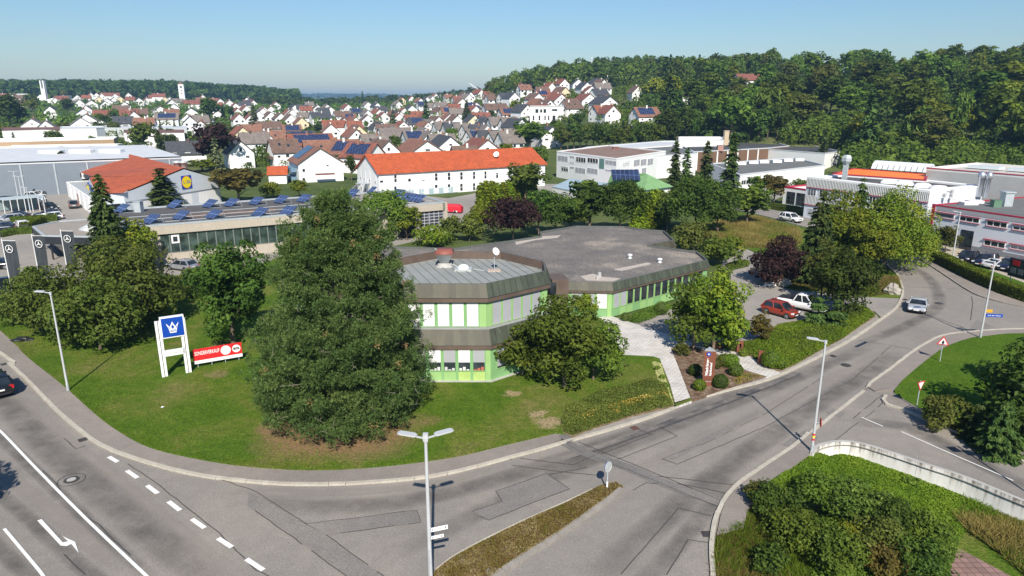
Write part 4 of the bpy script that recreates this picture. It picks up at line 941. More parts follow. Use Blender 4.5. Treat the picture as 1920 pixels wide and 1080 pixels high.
x,y=W2(834,499,DZ);vent=thing('roof_vent','flared pale metal vent with a red brown cap on the octagonal roof','vent',(x,y,DZ))
M_ZINC=mat('zinc',(0.50,0.53,0.52),0.45,0.1,2,metal=0.3)
mb=MB();mb.lathe([(0.98,0),(0.80,0.38),(0.8,0.4)],n=4);link('base',mb.mesh('base',M_CONC),vent,rz=math.pi/4)
mb=MB();mb.lathe([(0.60,0.4),(0.66,0.62),(1.12,1.22)],n=4);link('hood',mb.mesh('hood',M_ZINC),vent,rz=math.pi/4)
mb=MB();mb.lathe([(1.14,1.22),(1.14,1.34),(0.92,1.62),(0.01,1.62)],n=4);link('cap',mb.mesh('cap',mat('red_brown_cap',(0.22,0.07,0.05),0.6,0.15)),vent,rz=math.pi/4)
x,y=W2(869,506,DZ);dome=thing('roof_dome','white domed skylight beside the flared vent','skylight',(x,y,DZ))
mb=MB();mb.box((0,0,0.08),(1.5,1.2,0.16));link('base',mb.mesh('base',M_ZINC),dome)
mb=MB();mb.lathe([(0.5,0.16),(0.48,0.3),(0.38,0.42),(0.2,0.5),(0.01,0.52)],n=16);link('dome',mb.mesh('dome',mat('opal_plastic',(0.78,0.78,0.77),0.3,0.03)),dome)
def dish(x,y,z,h,r,label,root=None,face=0.5):
 o=root or thing('satellite_dish',label,'satellite dish',(x,y,z))
 mb=MB();mb.tube((0,0,0),(0,0,h),0.035,0.03,8);mb.tube((-0.03,0,h-0.06),(0.1,-0.5,h-0.02),0.012,0.012,5);link('pole',mb.mesh('pole',M_ZINC),o)
 mb=MB();mb.lathe([(0.01,0.0),(r*0.5,0.04*r*4),(r,0.12*r*4)],n=18)
 me=mb.mesh('dish',mat('white_dish',(0.78,0.78,0.78),0.4,0.03));d=link('dish',me,o,(0.05,-0.05,h));d.rotation_euler=(R(62),0,R(face*57));return o
x,y=W2(927,508,DZ);ds=dish(x,y,DZ,1.75,0.36,'white satellite dish on a thin pole on the octagonal roof',face=0.75)
mb=MB();mb.box((0,0,0.05),(1.1,0.8,0.1));link('base',mb.mesh('base',mat('weathered_slabs',(0.42,0.34,0.28),0.9,0.2,3)),ds)
cb=MB();P0=[(-7.2,62.9,DZ+1.4),(-6.6,62.6,DZ+0.8),(-6.0,62.0,DZ+0.25),(-4.8,61.0,DZ+0.05),(-2.4,59.6,DZ+0.04)]
cab=thing('roof_cable','thin white cable running from the flared vent to the dish','cable',P0[0])
for p,q in zip(P0[:-1],P0[1:]):cb.tube(p,q,0.02,0.02,5)
cb.build('cable',M_FRAME,cab)
WZ=3.8
WING=pxl([(1055,528),(1148,530),(1327,487),(1307,471),(1262,465),(1217,459),(1264,450),(1245,432),(1206,429),(1171,424),(1080,423),(1012,434),(1014,442),(960,450),(842,466),(812,464),(742,462),(600,462)],WZ)+[(-24,72),(-12,64),(2.6,64),(4.6,66.5)]
WING=[V2(p)for p in ccw(WING)]
wing=thing('office_wing','long low wing with gravel roof, copper fascia and green framed windows','office building',(14,80,0.1))
i0=min(range(len(WING)),key=lambda i:(WING[i]-V2(W2(1055,528,WZ))).length);n=len(WING)
WW=poly_off(WING,0.02);walls(wing,WW,0.05,3.2,M_GREEN2)
copper_band(wing,WING,2.72,WZ,0.32,0.0,(i0,(i0+1)%n,(i0+5)%n),0.62,0.24)
flat_roof(wing,WING,WZ,M_GRAVEL,0.28,0.16,mat('dark_rim',(0.10,0.105,0.095)),0.0)
a,b=WW[(i0+1)%n],WW[(i0+2)%n]
for k in range(15):
 x0=1150.5+k*12.75;s0=on_wall(a,b,x0,545)[0];s1=on_wall(a,b,x0+11.6,545)[0]
 if s1>(b-a).length-0.3:break
 window(wing,a,b,s0,s1,0.98,2.7,fm=M_GREEN,blind=1.0 if k<2 else 0.0,bm=M_BLIND,fw=0.06)
 mb=MB();slab_on(mb,a,b,s0+0.04,s1-0.04,0.1,0.92,0.0,0.03);mb.build('sill_panel',M_GREEN2 if k%3==0 else M_GREEN,wing)
a,b=WW[i0],WW[(i0+1)%n];Lw=(b-a).length
for k in range(4):
 s1=Lw-0.45-k*1.28;
 if s1<1.1:break
 window(wing,a,b,s1-1.16,s1,0.98,2.7,fm=M_GREEN,blind=1.0,bm=M_BLINDW if k==0 else M_BLIND,fw=0.05)
 mb=MB();slab_on(mb,a,b,s1-1.12,s1-0.04,0.1,0.92,0.0,0.03);mb.build('sill_panel',M_GREEN2,wing)
mb=MB();slab_on(mb,a,b,Lw-0.42,Lw,0.1,2.72,-0.02,0.05);mb.build('corner_panel',M_GREEN,wing)
mb=MB();mb.box((4.3,63.4,3.0),(1.6,2.4,5.6),0.2);mb.build('stair_tower',M_BROWNC,wing)
mb=MB();mb.box((3.85,62.0,4.6),(0.55,0.14,1.9),0.2);mb.build('door',glass(),wing)
for px,py,lab in((1181,484,'left one of two white mushroom vents on the gravel roof'),(1237,492,'right one of two white mushroom vents on the gravel roof')):
 x,y=W2(px,py,WZ-0.28);o=thing('roof_vent',lab,'vent',(x,y,WZ-0.28),0,'mushroom vents on the gravel roof')
 mb=MB();mb.lathe([(0.3,0),(0.24,0.1),(0.2,0.34)],n=12);link('pipe',mb.mesh('pipe',M_ZINC),o)
 mb=MB();mb.lathe([(0.24,0.33),(0.32,0.36),(0.28,0.46),(0.16,0.52),(0.01,0.53)],n=12);link('cap',mb.mesh('cap',M_FRAME),o)
x,y=W2(1124,520,WZ-0.28);o=thing('roof_vent','short double vent pipe near the front edge of the gravel roof','vent',(x,y,WZ-0.28))
mb=MB();mb.tube((0,0,0),(0,0,0.55),0.2,0.2,10);mb.tube((-0.3,-0.7,0),(-0.3,-0.7,0.4),0.14,0.14,10);link('pipe',mb.mesh('pipe',mat('grey_pipe',(0.4,0.4,0.39),0.6,0.1)),o)
M_GRAVW=mat('washed_gravel',(0.42,0.37,0.32),0.95,0.3,3,0.8,8,fine=0.6)
for i,pts in enumerate(([(1088,518),(1112,513),(1130,519),(1165,522),(1150,527),(1100,526)],[(1150,505),(1215,492),(1222,495),(1165,508)],[(965,452),(1010,443),(1052,441),(1045,446),(1005,450),(968,459)])):
 mb=MB();mb.poly([(p[0],p[1],WZ-0.272)for p in pxl(pts,WZ-0.27)]);mb.build('washed_patch',M_GRAVW,wing)
# car dealership on the left
M_DARKF=mat('dark_fascia',(0.022,0.024,0.03),0.45,0.1)
M_STONE=mat('exposed_aggregate',(0.42,0.37,0.30),0.9,0.12,2,0.5,10,fine=0.45)
M_BITU=mat('bitumen_roof',(0.085,0.08,0.078),0.9,0.25,0.25,fine=0.3)
M_BITU2=mat('grey_roof_felt',(0.125,0.13,0.125),0.9,0.2,0.3,fine=0.3)
M_GALV=mat('galvanised_gutter',(0.42,0.46,0.48),0.45,0.12,1.5,metal=0.2)
hall=thing('dealership_hall','long flat roofed workshop with stone fascia and tilted solar panels','workshop',(-30,104,0))
HZ=5.6
HF0,HF1=V2(on_wall.__globals__['W2'](284,422,HZ)),V2(W2(834,378,HZ))
uh=(HF1-HF0).normalized();nh=Vector((-uh.y,uh.x))
HA=HF0-uh*6.5
hb=V2(W2(702,359,HZ));deep=max(14.0,(hb-HF0).dot(nh))
HP=[HA,HF1,HF1+nh*deep,HA+nh*deep]
mb=MB();inn=poly_off(HP,-0.35)
mb.prism([inn[1],inn[2],inn[3],inn[0]],0.0,4.5);mb.build('wall',M_STONE,hall)
flat_roof(hall,HP,HZ,M_BITU,0.22,0.35,M_GALV,0.02)
mb=MB();a,b=poly_off(HP,0.0)[0],poly_off(HP,0.0)[1];Lh=(b-a).length
slab_on(mb,a,b,0,Lh,4.2,5.38,-0.4,0.0);mb.build('stone_fascia',M_STONE,hall)
mb=MB();c2=HP[2];slab_on(mb,b,c2,0,(c2-b).length,4.2,5.38,-0.4,0.0);mb.build('stone_fascia',M_STONE,hall)
fa,fb=poly_off(HP,-0.33)[0],poly_off(HP,-0.33)[1]
s_end=on_wall(fa,fb,700,440)[0]
k=7.0
while k<s_end:
 window(hall,fa,fb,k,k+1.15,1.5,4.15,fm=mat('grey_green_frame',(0.18,0.22,0.2),0.5,0.1),pm=glass('green_glass',(0.03,0.045,0.04),0.12),fw=0.05);k+=1.19
win_px(hall,fa,fb,320,441,337,455,fw=0.22,out=0.1)
s0,z1=on_wall(fa,fb,786,397);s1=on_wall(fa,fb,831,397)[0]
window(hall,fa,fb,s0,s1,1.2,4.2,fm=mat('grey_door_bars',(0.45,0.45,0.46),0.5,0.06),pm=glass('door_glass',(0.04,0.045,0.06)),mull=5,rows=6,fw=0.09)
mb=MB();slab_on(mb,fa,fb,s0,s1,0.1,1.2,-0.02,0.06);mb.build('door_panel',M_WHITEW,hall)
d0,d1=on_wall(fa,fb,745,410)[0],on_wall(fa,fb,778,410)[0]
mb=MB();slab_on(mb,fa,fb,d0,d1,0.0,4.15,0.0,0.02);mb.build('gate_shade_slab',mat('painted_inside_shade',(0.012,0.012,0.013),0.9,0.2),hall)  # flat near black slab paints the unlit gateway interior, wall behind is closed
mb=MB();slab_on(mb,fa,fb,d1,s0,0.0,5.5,-0.02,0.2);mb.build('pillar',M_STONE,hall)
mb=MB();slab_on(mb,fa,fb,s1+.05,s1+0.7,0.0,5.5,-0.02,0.2);mb.build('pillar',M_STONE,hall)
def tilted(px,py,nx,label,w=0.62,h=1.9,rz=-0.62,z=HZ-0.2):
 x,y=W2(px,py,z+0.6);o=thing('solar_array',label,'solar panel',(x,y,z),rz,'tilted solar arrays on the workshop roof')
 tl=R(33);ch,sh=math.cos(tl)*h,math.sin(tl)*h
 for k in range(nx):
  x0=(k-nx/2)*w;mb=MB();q=lambda u,v:(x0+u,v*ch-ch/2,0.18+v*sh)
  mb.add([q(0.02,0),q(w-0.02,0),q(w-0.02,1),q(0.02,1)]+[(p[0],p[1]+0.03,p[2]-0.05)for p in(q(0.02,0),q(w-0.02,0),q(w-0.02,1),q(0.02,1))],[(0,1,2,3),(7,6,5,4),(0,4,5,1),(1,5,6,2),(2,6,7,3),(3,7,4,0)])
  link('panel',mb.mesh('panel',M_SOLARB),o)
 mb=MB()
 for sx in(-nx*w/2+0.1,nx*w/2-0.1):mb.bar((sx,ch/2-0.1,0.1+sh),(sx,ch/2+0.45,0.0),0.06,0.06);mb.bar((sx,-ch/2,0.1),(sx,ch/2+0.45,0.02),0.06,0.06)
 mb.bar((-nx*w/2,ch/2,0.12+sh),(nx*w/2,ch/2,0.12+sh),0.05,0.05)
 link('frame',mb.mesh('frame',M_GALV),o);return o
for i,(px,py)in enumerate([(228,391),(327,383),(393,382),(433,380),(480,377),(527,374),(570,372)]):tilted(px,py,4,f'{ordw(i + 1)} from left in the back row of tilted solar arrays on the workshop')
for i,(px,py)in enumerate([(283,411),(339,404),(400,402),(487,398),(540,395)]):tilted(px,py,4,f'{ordw(i + 1)} from left in the front row of tilted solar arrays on the workshop')
for px,py,k,lab in((660,362,4,'solar array at the pine end of the workshop roof'),(697,357,2,'narrow solar array seen edge on at the roof corner'),(746,362,4,'solar array behind the long one on the right end of the roof'),(773,371,8,'longest solar array near the right end of the workshop roof'),(732,377,4,'solar array nearest the stone fascia at the right end')):tilted(px,py,k,lab)
x,y=W2(261,395,HZ);o=thing('roof_duct','square zinc duct on the back edge of the workshop roof','duct',(x,y,HZ-0.2));mb=MB();mb.box((0,0,0.8),(1.0,1.0,1.6));mb.box((0,0,1.64),(1.14,1.14,0.08));link('duct',mb.mesh('duct',M_GALV),o)
for i in range(3):
 mb=MB();p0=HP[0]+nh*(3.2+3.4*i)+uh*3;p1=HP[1]+nh*(3.2+3.4*i)-uh*1;mb.bar((p0.x,p0.y,HZ-0.17),(p1.x,p1.y,HZ-0.17),0.12,0.08);mb.build('roof_rail',M_GALV,hall)
mb=MB();mb.poly([(p.x,p.y,HZ-0.214)for p in(HP[1]-uh*13+nh*.4,HP[1]-uh*.4+nh*.4,HP[2]-uh*.4-nh*.4,HP[2]-uh*15-nh*.4)]);mb.build('gravel_field',mat('beige_roof_gravel',(0.36,0.31,0.25),0.95,0.15,0.4,fine=0.5),hall)
mb=MB();p=HP[0]+uh*9+nh*5.5;mb.poly([(q.x,q.y,HZ-0.214)for q in(p,p+uh*15,p+uh*16+nh*3.4,p+uh*2+nh*3.6)]);mb.build('mossy_field',patch_mat('mossy_roof',[(0.09,0.075,0.06),(0.15,0.10,0.08),(0.22,0.14,0.11),(0.16,0.15,0.14)],0.5),hall)
SZ=3.7
SP=[V2(p)for p in pxl([(60,424),(80,441),(168,443),(200,437),(240,432),(240,404),(189,408),(109,414)],SZ)]
show=thing('showroom','low showroom with gravel roof and black fascia behind the flags','showroom',(SP[1].x+6,SP[1].y+5,0))
SPc=ccw(SP);walls(show,poly_off(SPc,-2.2),0.0,SZ-0.9,glass('showroom_glass',(0.014,0.016,0.018)))
for i in range(len(SPc)):
 a,b=SPc[i],SPc[(i+1)%len(SPc)];mb=MB();slab_on(mb,a,b,0.02,(b-a).length-0.02,SZ-1.25,SZ-0.06,-0.1,0.0);mb.build('fascia_panel',M_DARKF,show)
flat_roof(show,SPc,SZ,M_GRAVEL2,0.15,0.3,M_GALV,0.02)
mb=MB();mb.poly([(p[0],p[1],SZ-1.27)for p in poly_off(SPc,-0.05)]);mb.build('soffit',M_DARKF,show)
for k,q in enumerate(poly_off(SPc,-0.8)):
 mb=MB();mb.tube((q.x,q.y,0),(q.x,q.y,SZ-1.25),0.12,0.12,8);mb.build('column',M_DARKF,show)
x,y=W2(181,428,SZ);o=thing('roof_skylight','pyramid skylight on the gravel roof of the showroom','skylight',(x,y,SZ-0.15),0.3);mb=MB();mb.lathe([(2.4,0),(2.3,0.25),(0.3,1.2),(0.01,1.2)],n=4);link('frame',mb.mesh('frame',mat('skylight_grey',(0.55,0.56,0.55),0.4,0.1)),o)
# supermarket
MKT=thing('supermarket','supermarket with hipped orange tile roof and blue and yellow sign','supermarket',(-75,150,0))
M_LIDLW=mat('shade_tinted_cladding',(0.56,0.60,0.64),0.7,0.05,0.5);M_MKTROOF=tiles('market_tiles',(0.38,0.085,0.032),0.6,0.5,0.10)  # cladding colour carries the grey blue shade of the low lit gable
def P3(px,py,z):return Vector(W(px,py,z))
gA,gB,gR=P3(231.6,363,5.0),P3(411,337,5.0),P3(345,317,8.2)
bk=P3(244,291,8.2)-gR;bk.z=0
cA,cB,cR=P3(152,370,5.0),P3(184,366,5.0),P3(168,335,6.8)
hipL=P3(150,325,5.0);bR=gB+bk*0.95;bR.z=5.0;ap=P3(244,291,8.2)
bL=hipL+Vector((2,14,0));valley=P3(280,332,7.0)
mb=MB();up=Vector((0,0,0.25))
T=lambda*p:mb.poly([tuple(q+up)for q in p])
T(gR,ap,bR,gB);T(ap,gR,valley,P3(176,334,6.2),hipL);T(gR,gA,P3(189,365,5.0),valley)
T(cR,valley,P3(232,364,5.0),P3(181,366,5.0));T(ap,hipL,bL,bR)
mb.build('roof',M_MKTROOF,MKT)
mb=MB();g0=lambda p:Vector((p.x,p.y,0.0))
mb.poly([g0(gA),g0(gB),gB,gR-Vector((0,0,.05)),gA]);mb.build('gable_wall',M_LIDLW,MKT)
mb=MB();back=[gB,bR,bL];
for p,q in((gB,bR),(bR,bL)):mb.poly([g0(p),g0(q),q,p])
mb.build('wall',M_WHITEW,MKT)
mb=MB();e0=P3(189,366,5.0);mb.poly([g0(e0),g0(gA),gA,e0]);mb.build('entrance_wall',M_LIDLW,MKT)
SB=[V2(p)for p in pxl([(124,340),(126,333),(165,329),(180,366),(172,375)],3.6)];SBc=ccw(SB)
sb0,sb1=V2(W2(124,341,3.4)),V2(W2(176,376,3.4));nb_=Vector((-(sb1-sb0).y,(sb1-sb0).x)).normalized()
SBP=[sb0,sb1,sb1+nb_*9,sb0+nb_*9];walls(MKT,SBP,0,3.4,M_WHITEW,'side_wall');flat_roof(MKT,SBP,3.4,M_ZINC,0.1,0.2,M_WHITEW)
nseg=6;Ls=(sb1-sb0).length
for k in range(1,nseg):mb=MB();slab_on(mb,sb0,sb1,Ls*k/nseg-0.12,Ls*k/nseg+0.12,0,3.4,0,0.12);mb.build('pilaster',M_WHITEW,MKT)
mb=MB();slab_on(mb,sb0,sb1,Ls*.40,Ls*.46,0.1,2.4,0.0,0.05);mb.build('door',mat('brownish_door',(0.35,0.24,0.2),0.7,0.1),MKT)
cg=MB();cg.poly([P3(180,366,5.0)+Vector((0,0,-2)),P3(165,341,5.2),cR,P3(181,366,5.0)]);cg.build('gable_cladding',M_LIDLW,MKT)
ua,ub=V2(gA),V2(gB);Lg=(ub-ua).length
mb=MB();slab_on(mb,ua,ub,0.2,Lg-0.2,3.1,3.4,0.0,0.06);mb.build('grey_band',mat('grey_band',(0.2,0.22,0.24),0.6,0.1),MKT)
for k in range(12):mb=MB();slab_on(mb,ua,ub,0.4+k*(Lg-.8)/12,0.4+(k+0.94)*(Lg-.8)/12,0.1,3.05,0.0,0.05);mb.build('wall_panel',M_WHITEW if k%4 else M_LIDLW,MKT)
mb=MB();slab_on(mb,V2(e0),V2(gA),0.5,(V2(gA)-V2(e0)).length*0.8,0.1,3.2,0,0.05);mb.build('entrance_glass',glass(),MKT)
def text(body,size,ext=0.01,name='lettering',bold=0.0,align='CENTER',fit=None):
 cu=bpy.data.curves.new(name,'FONT');cu.body=body;cu.size=size;cu.extrude=ext;cu.offset=bold;cu.align_x=align;cu.align_y='CENTER'
 o=bpy.data.objects.new(name,cu);COL.objects.link(o);bpy.context.view_layer.update()
 me=bpy.data.meshes.new_from_object(o.evaluated_get(bpy.context.evaluated_depsgraph_get()));me.name=name
 if fit:w_=max(v.co.x for v in me.vertices)-min(v.co.x for v in me.vertices);me.transform(Matrix.Diagonal((fit/w_,1,1,1)))
 bpy.data.objects.remove(o);bpy.data.curves.remove(cu);return me
def place_on(me,name,m,root,a,b,s,z,out,parent=None,roll=0.0):
 """a flat mesh drawn in xy put on the wall a-b"""
 u=(V2(b)-V2(a)).normalized();n=Vector((u.y,-u.x));p=V2(a)+u*s+n*out
 Mx=Matrix(((u.x,0,n.x),(u.y,0,n.y),(0,1,0)))@Matrix.Rotation(roll,3,'Z')
 off=Vector(root.location)if root.type=='EMPTY' else Vector((0,0,0))
 me=me.copy();me.transform(Matrix.Translation(Vector((p.x,p.y,z))-off)@Mx.to_4x4());me.materials.clear();me.materials.append(m)
 return link(name,me,parent or root)
def flat(pts,z=0.0,th=0.02):
 mb=MB();mb.prism([(p[0],p[1])for p in pts],z-th,z);return mb.mesh('shape',M_WHITE)
def disc(r,n=36,th=0.02):return flat([(r*math.cos(2*math.pi*i/n),r*math.sin(2*math.pi*i/n))for i in range(n)],0,th)
M_BLUE=mat('sign_blue',(0.004,0.055,0.36),0.4,0.03);M_YEL=mat('sign_yellow',(0.85,0.68,0.01),0.4,0.02);M_RED=mat('sign_red',(0.62,0.02,0.025),0.4,0.03);M_BLK=mat('sign_black',(0.015,0.015,0.017),0.5,0.05);M_SWHITE=mat('sign_white',(0.8,0.8,0.8),0.4,0.02)
s0,z1=on_wall(ua,ub,336.5,330.5);s1,z0=on_wall(ua,ub,361,352);sc_,zc,sz=(s0+s1)/2,(z0+z1)/2,(z1-z0)*0.5
lo=thing('supermarket_sign','square blue sign with a yellow disc on the pale gable','sign',(ua.x,ua.y,0))
place_on(flat([(-sz,-sz),(sz,-sz),(sz,sz),(-sz,sz)]),'panel',M_BLUE,lo,ua,ub,sc_,zc,0.14)
place_on(disc(sz*0.94),'red_ring',M_RED,lo,ua,ub,sc_,zc,0.155);place_on(disc(sz*0.88),'yellow_disc',M_YEL,lo,ua,ub,sc_,zc,0.17)
place_on(text('L',sz*0.62,0.005,bold=0.012),'lettering',M_BLUE,lo,ua,ub,sc_-sz*0.52,zc,0.18);place_on(text('i',sz*0.62,0.005,bold=0.012),'lettering',M_RED,lo,ua,ub,sc_-sz*0.17,zc,0.18,roll=0.3)
place_on(text('DL',sz*0.62,0.005,bold=0.012),'lettering',M_BLUE,lo,ua,ub,sc_+sz*0.38,zc,0.18)
s2a,s2b=V2(P3(163,348,5)),V2(P3(180,366,4.4))
l2=thing('supermarket_sign','slanted blue and yellow sign on the side gable above the white wall','sign',(s2a.x,s2a.y,0))
mb=MB();n2=Vector((-0.7,-0.7,0));q=[P3(162,349,4.9),P3(178,366,4.2),P3(177,360,5.2),P3(167,340,6.3)];mb.poly([tuple(p+n2*0.15)for p in q]);mb.build('panel',M_BLUE,l2)
mb=MB();q=[P3(163.5,350,4.95),P3(170,358,4.6),P3(170,351,5.4),P3(167,345,5.9)];mb.poly([tuple(p+n2*0.22)for p in q]);mb.build('yellow_disc',M_YEL,l2)
x,y=W2(158,333,3.6);o=thing('cooling_unit','white twin fan cooling unit on the low white side roof','cooling unit',(x,y,3.35),-0.75);mb=MB();mb.box((0,0,1.0),(5.0,2.0,1.6));link('housing',mb.mesh('housing',M_WHITEW),o)
for k in(-1.25,1.25):
 mb=MB();mb.tube((k,-1.0,1.0),(k,-1.06,1.0),0.66,0.66,16);link('fan',mb.mesh('fan',M_BLK),o)
for px,py,lab in((333,312,'zinc drum vent behind the orange roof on the left'),(345.5,316,'zinc drum vent behind the orange roof on the right')):
 x,y,_=at_depth(px,py,156);o=thing('roof_vent',lab,'vent',(x,y,6.0));mb=MB();mb.lathe([(0.7,0),(0.7,2.3),(1.0,2.35),(1.0,2.7),(0.01,2.9)],n=12);link('drum',mb.mesh('drum',M_ZINC),o)
# halls and works
def block(name,label,cat,P,z,wm,rm,z0=0.0,rim=0.3,rw=0.4,rimm=None):
 P=[V2(p)for p in ccw(P)];c=sum(P,Vector((0,0)))/len(P);o=thing(name,label,cat,(c.x,c.y,0));walls(o,P,z0,z-0.05,wm);flat_roof(o,P,z,rm,rim,rw,rimm);o['P']=0;return o,P
def edge_near(P,px,py,z):
 best=min(range(len(P)),key=lambda i:math.dist(PX((*((P[i]+P[(i+1)%len(P)])/2),z)),(px,py)))
 return P[best],P[(best+1)%len(P)]
M_GREYHALL=mat('grey_cladding',(0.17,0.20,0.235),0.6,0.06,0.4);M_PALEROOF=mat('pale_sheet_roof',(0.52,0.54,0.56),0.6,0.06,0.3)
ha,hb2=V2(W2(0,343,0)),V2(W2(340,320,0))
GHz=8.0
fa_,fb_=V2(W2(-60,307,GHz)),V2(W2(340,293,GHz));ba_,bb_=V2(W2(-60,280,GHz+1.5)),V2(W2(272,271.5,GHz+1.5))
gh,_=block('grey_hall','long grey metal hall with a pale sheet roof','industrial hall',[fa_,fb_,bb_,ba_],GHz-0.3,M_GREYHALL,M_PALEROOF)
mb=MB();mb.poly([(fa_.x,fa_.y,GHz),(fb_.x,fb_.y,GHz),(bb_.x,bb_.y,GHz+1.5),(ba_.x,ba_.y,GHz+1.5)]);mb.poly([(fb_.x,fb_.y,GHz-1),(bb_.x,bb_.y,GHz-1),(bb_.x,bb_.y,GHz+1.5),(fb_.x,fb_.y,GHz)]);mb.build('sloping_roof',M_PALEROOF,gh)
Lq=(fb_-fa_).length
for px in(39,103,165,222,281,320):s=on_wall(fa_,fb_,px,320)[0];mb=MB();slab_on(mb,fa_,fb_,s-0.15,s+0.15,0,GHz-0.5,0,0.15);mb.build('downpipe',M_GALV,gh)
for px,py in((95,279),(97,286),(150,278),(154,285),(203,277),(210,284)):
 p=W(px,py,GHz+0.9);mb=MB();mb.box((p[0],p[1],GHz+1.05),(5.5,2.2,0.9));mb.build('rooflight',M_WHITEW,gh)
for args in[('beige_hall','long flat hall with a sand coloured wall behind the grey hall','industrial hall',[(-40,266),(213,260),(220,256),(-40,260)],7.0,mat('sand_cladding',(0.36,0.25,0.15),0.8,0.08),M_WHITEW),('white_hall','low white flat roofed hall in front of the beige hall','industrial hall',[(-40,277),(220,270.5),(230,269),(-40,273)],5.5,M_WHITEW,M_WHITE2),('brown_roofed_works','long works with a brown fascia above a white wall','works',[(3,244),(78,242),(113,243),(112,238),(3,239)],8.5,M_WHITEW,mat('brown_metal',(0.15,0.075,0.06),0.7,0.1)),('white_warehouse','plain white warehouse block left of the distant grey sheds','warehouse',[(113,241),(180,240),(196,239),(194,236),(113,237)],9.0,M_WHITEW,M_PALEROOF),('grey_shed','wide pale grey shed with roof boxes behind the tree','shed',[(196,239),(350,241),(350,235),(196,235)],7.0,mat('pale_grey_wall',(0.5,0.52,0.52),0.8,0.05),M_PALEROOF),('brown_fascia_building','low white building with a brown fascia behind the green tree','works',[(232,248),(345,248),(345,243),(232,243)],7.5,M_WHITEW,mat('brown_metal',(0.15,0.075,0.06),0.7,0.1)),('long_grey_school','long low building with a dark grey roof among the far houses','school',[(46,215.5),(145,215.5),(145,212.5),(46,213)],9.5,M_WHITE2,mat('dark_grey_sheet',(0.09,0.09,0.095),0.7,0.1)),('hilltop_block','long white block at the far left edge of the town','block',[(5,168.5),(52,168.5),(52,166.5),(5,166.5)],40.0,M_WHITEW,M_WHITEW)]:
 n_,lab,cat,pp,z,wm,rm=args;block(n_,lab,cat,pxl(pp,z)if z<20 else[on_terrain(px,py,8)[:2]for px,py in pp],z if z<20 else on_terrain(20,168,8)[2]+8,wm,rm,z0=0 if z<20 else 10)
A_,B_=V2(W2(710,325,5.75)),V2(W2(1022,307,5.75));wd=(B_-A_).normalized();dv=Vector((-wd.y,wd.x))*14.4
res=thing('orange_roofed_block','long white two storey building with a bright orange tiled roof','apartment building',(A_.x,A_.y,0))
gable(res,A_,B_,dv,0,5.75,9.4,M_WHITEW,RT['orange'],0.5)
for x0,x1,bl in((711,719,.7),(738,744.5,0),(764,771,.6),(790,797,.9),(814.5,821,0),(838.5,845,0),(862,868,0),(886,891.5,0),(907.5,912.5,0),(929.5,934.5,.3),(952,957,.5),(972,977,0)):
 ty=328.5-(x0-711)*0.040+0;win_px(res,A_,B_,x0,ty,x1,ty+14.5,fw=0.1,rows=2,blind=bl,bm=M_BLINDW)
 if x0<900:win_px(res,A_,B_,x0,ty+21.5,x1,ty+35.5,fw=0.1,rows=2,blind=bl*0.8,bm=M_BLINDW)
s0=on_wall(A_,B_,782,366)[0];s1=on_wall(A_,B_,858,360)[0]
mb=MB();slab_on(mb,A_,B_,s0-8,s1,0,1.5,-0.02,0.05);mb.build('basement_wall',mat('blue_grey_render',(0.33,0.42,0.45),0.9,0.05),res)
for k in range(7):s=s0-6+k*2.6;window(res,A_,B_,s,s+1.3,0.15,1.35,fm=M_FRAME,pm=M_FRAME,out=0.07)
la,lb=A_+dv,A_
for f in(0.16,0.36,0.58,0.84):Lg2=dv.length;window(res,la,lb,f*Lg2-0.45,f*Lg2+0.45,3.2,5.6,fm=M_FRAME,blind=0.8,bm=M_BLINDW,rows=2,fw=0.1);window(res,la,lb,f*Lg2-0.45,f*Lg2+0.45,0.4,2.6,fm=M_FRAME,blind=0.5,bm=M_BLINDW,rows=2,fw=0.1)
st=thing('outdoor_stair','grey steel outdoor stair on the gable of the orange roofed building','stair',(la.x,la.y,0));pl=la.lerp(lb,0.5)+Vector((-0.7,-0.7)).normalized()*1.2
mb=MB();mb.box((pl.x,pl.y,2.9),(3.0,2.6,0.15),0.9);mb.build('landing',M_GALV,st);mb=MB();nn=Vector((-0.85,-0.5));e=pl+Vector((-3.5,3.0));mb.bar((pl.x-1,pl.y+0.5,2.9),(e.x-1.0,e.y+0.5,0.1),1.2,0.15);mb.build('flight',M_GALV,st)
for i in range(5):a0=pl+Vector((-1.2+i*.6,-1.2));mb=MB();mb.tube((a0.x,a0.y,2.95),(a0.x,a0.y,4.0),0.04,0.04,5);mb.build('baluster',M_FRAME,st)
for k in(0,1):a0=pl+Vector((-1.2+2.4*k,-1.0));mb=MB();mb.tube((a0.x,a0.y,0),(a0.x,a0.y,2.9),0.08,0.08,6);mb.build('post',M_GALV,st)
p=on_roof(A_,B_,dv,5.75,9.4,0.72,0.45,0.2);dish(p[0],p[1],p[2],0.8,0.75,'white satellite dish on the bright orange roof',face=-0.3)
for s,t in((0.52,0.42),(0.54,0.36),(0.86,0.5),(0.88,0.46)):p=on_roof(A_,B_,dv,5.75,9.4,s,t,0.2);mb=MB();mb.box((p[0],p[1],p[2]+0.25),(0.5,0.5,0.6));mb.build('chimney',RT['orange'],res)
hz=9.2;Rg=V2(W2(600,279,hz));L_e,R_e=V2(W2(559,307,5.2)),V2(W2(642.5,301,5.6))
gw=(R_e-L_e);gdir=gw.normalized();depv=Vector((-gdir.y,gdir.x))*15
nh_=thing('white_house','large white gabled house with brown roof and solar panels beside the orange roof','house',(L_e.x,L_e.y,0))
Ah,Bh,Dh=L_e+depv,L_e,gw
gable(nh_,Ah,Bh,Dh,0,5.2,hz,M_WHITEW,RT['rust'],0.5)
solar(nh_,Ah,Bh,Dh,5.2,hz,0.05,0.62,0.15,0.9)
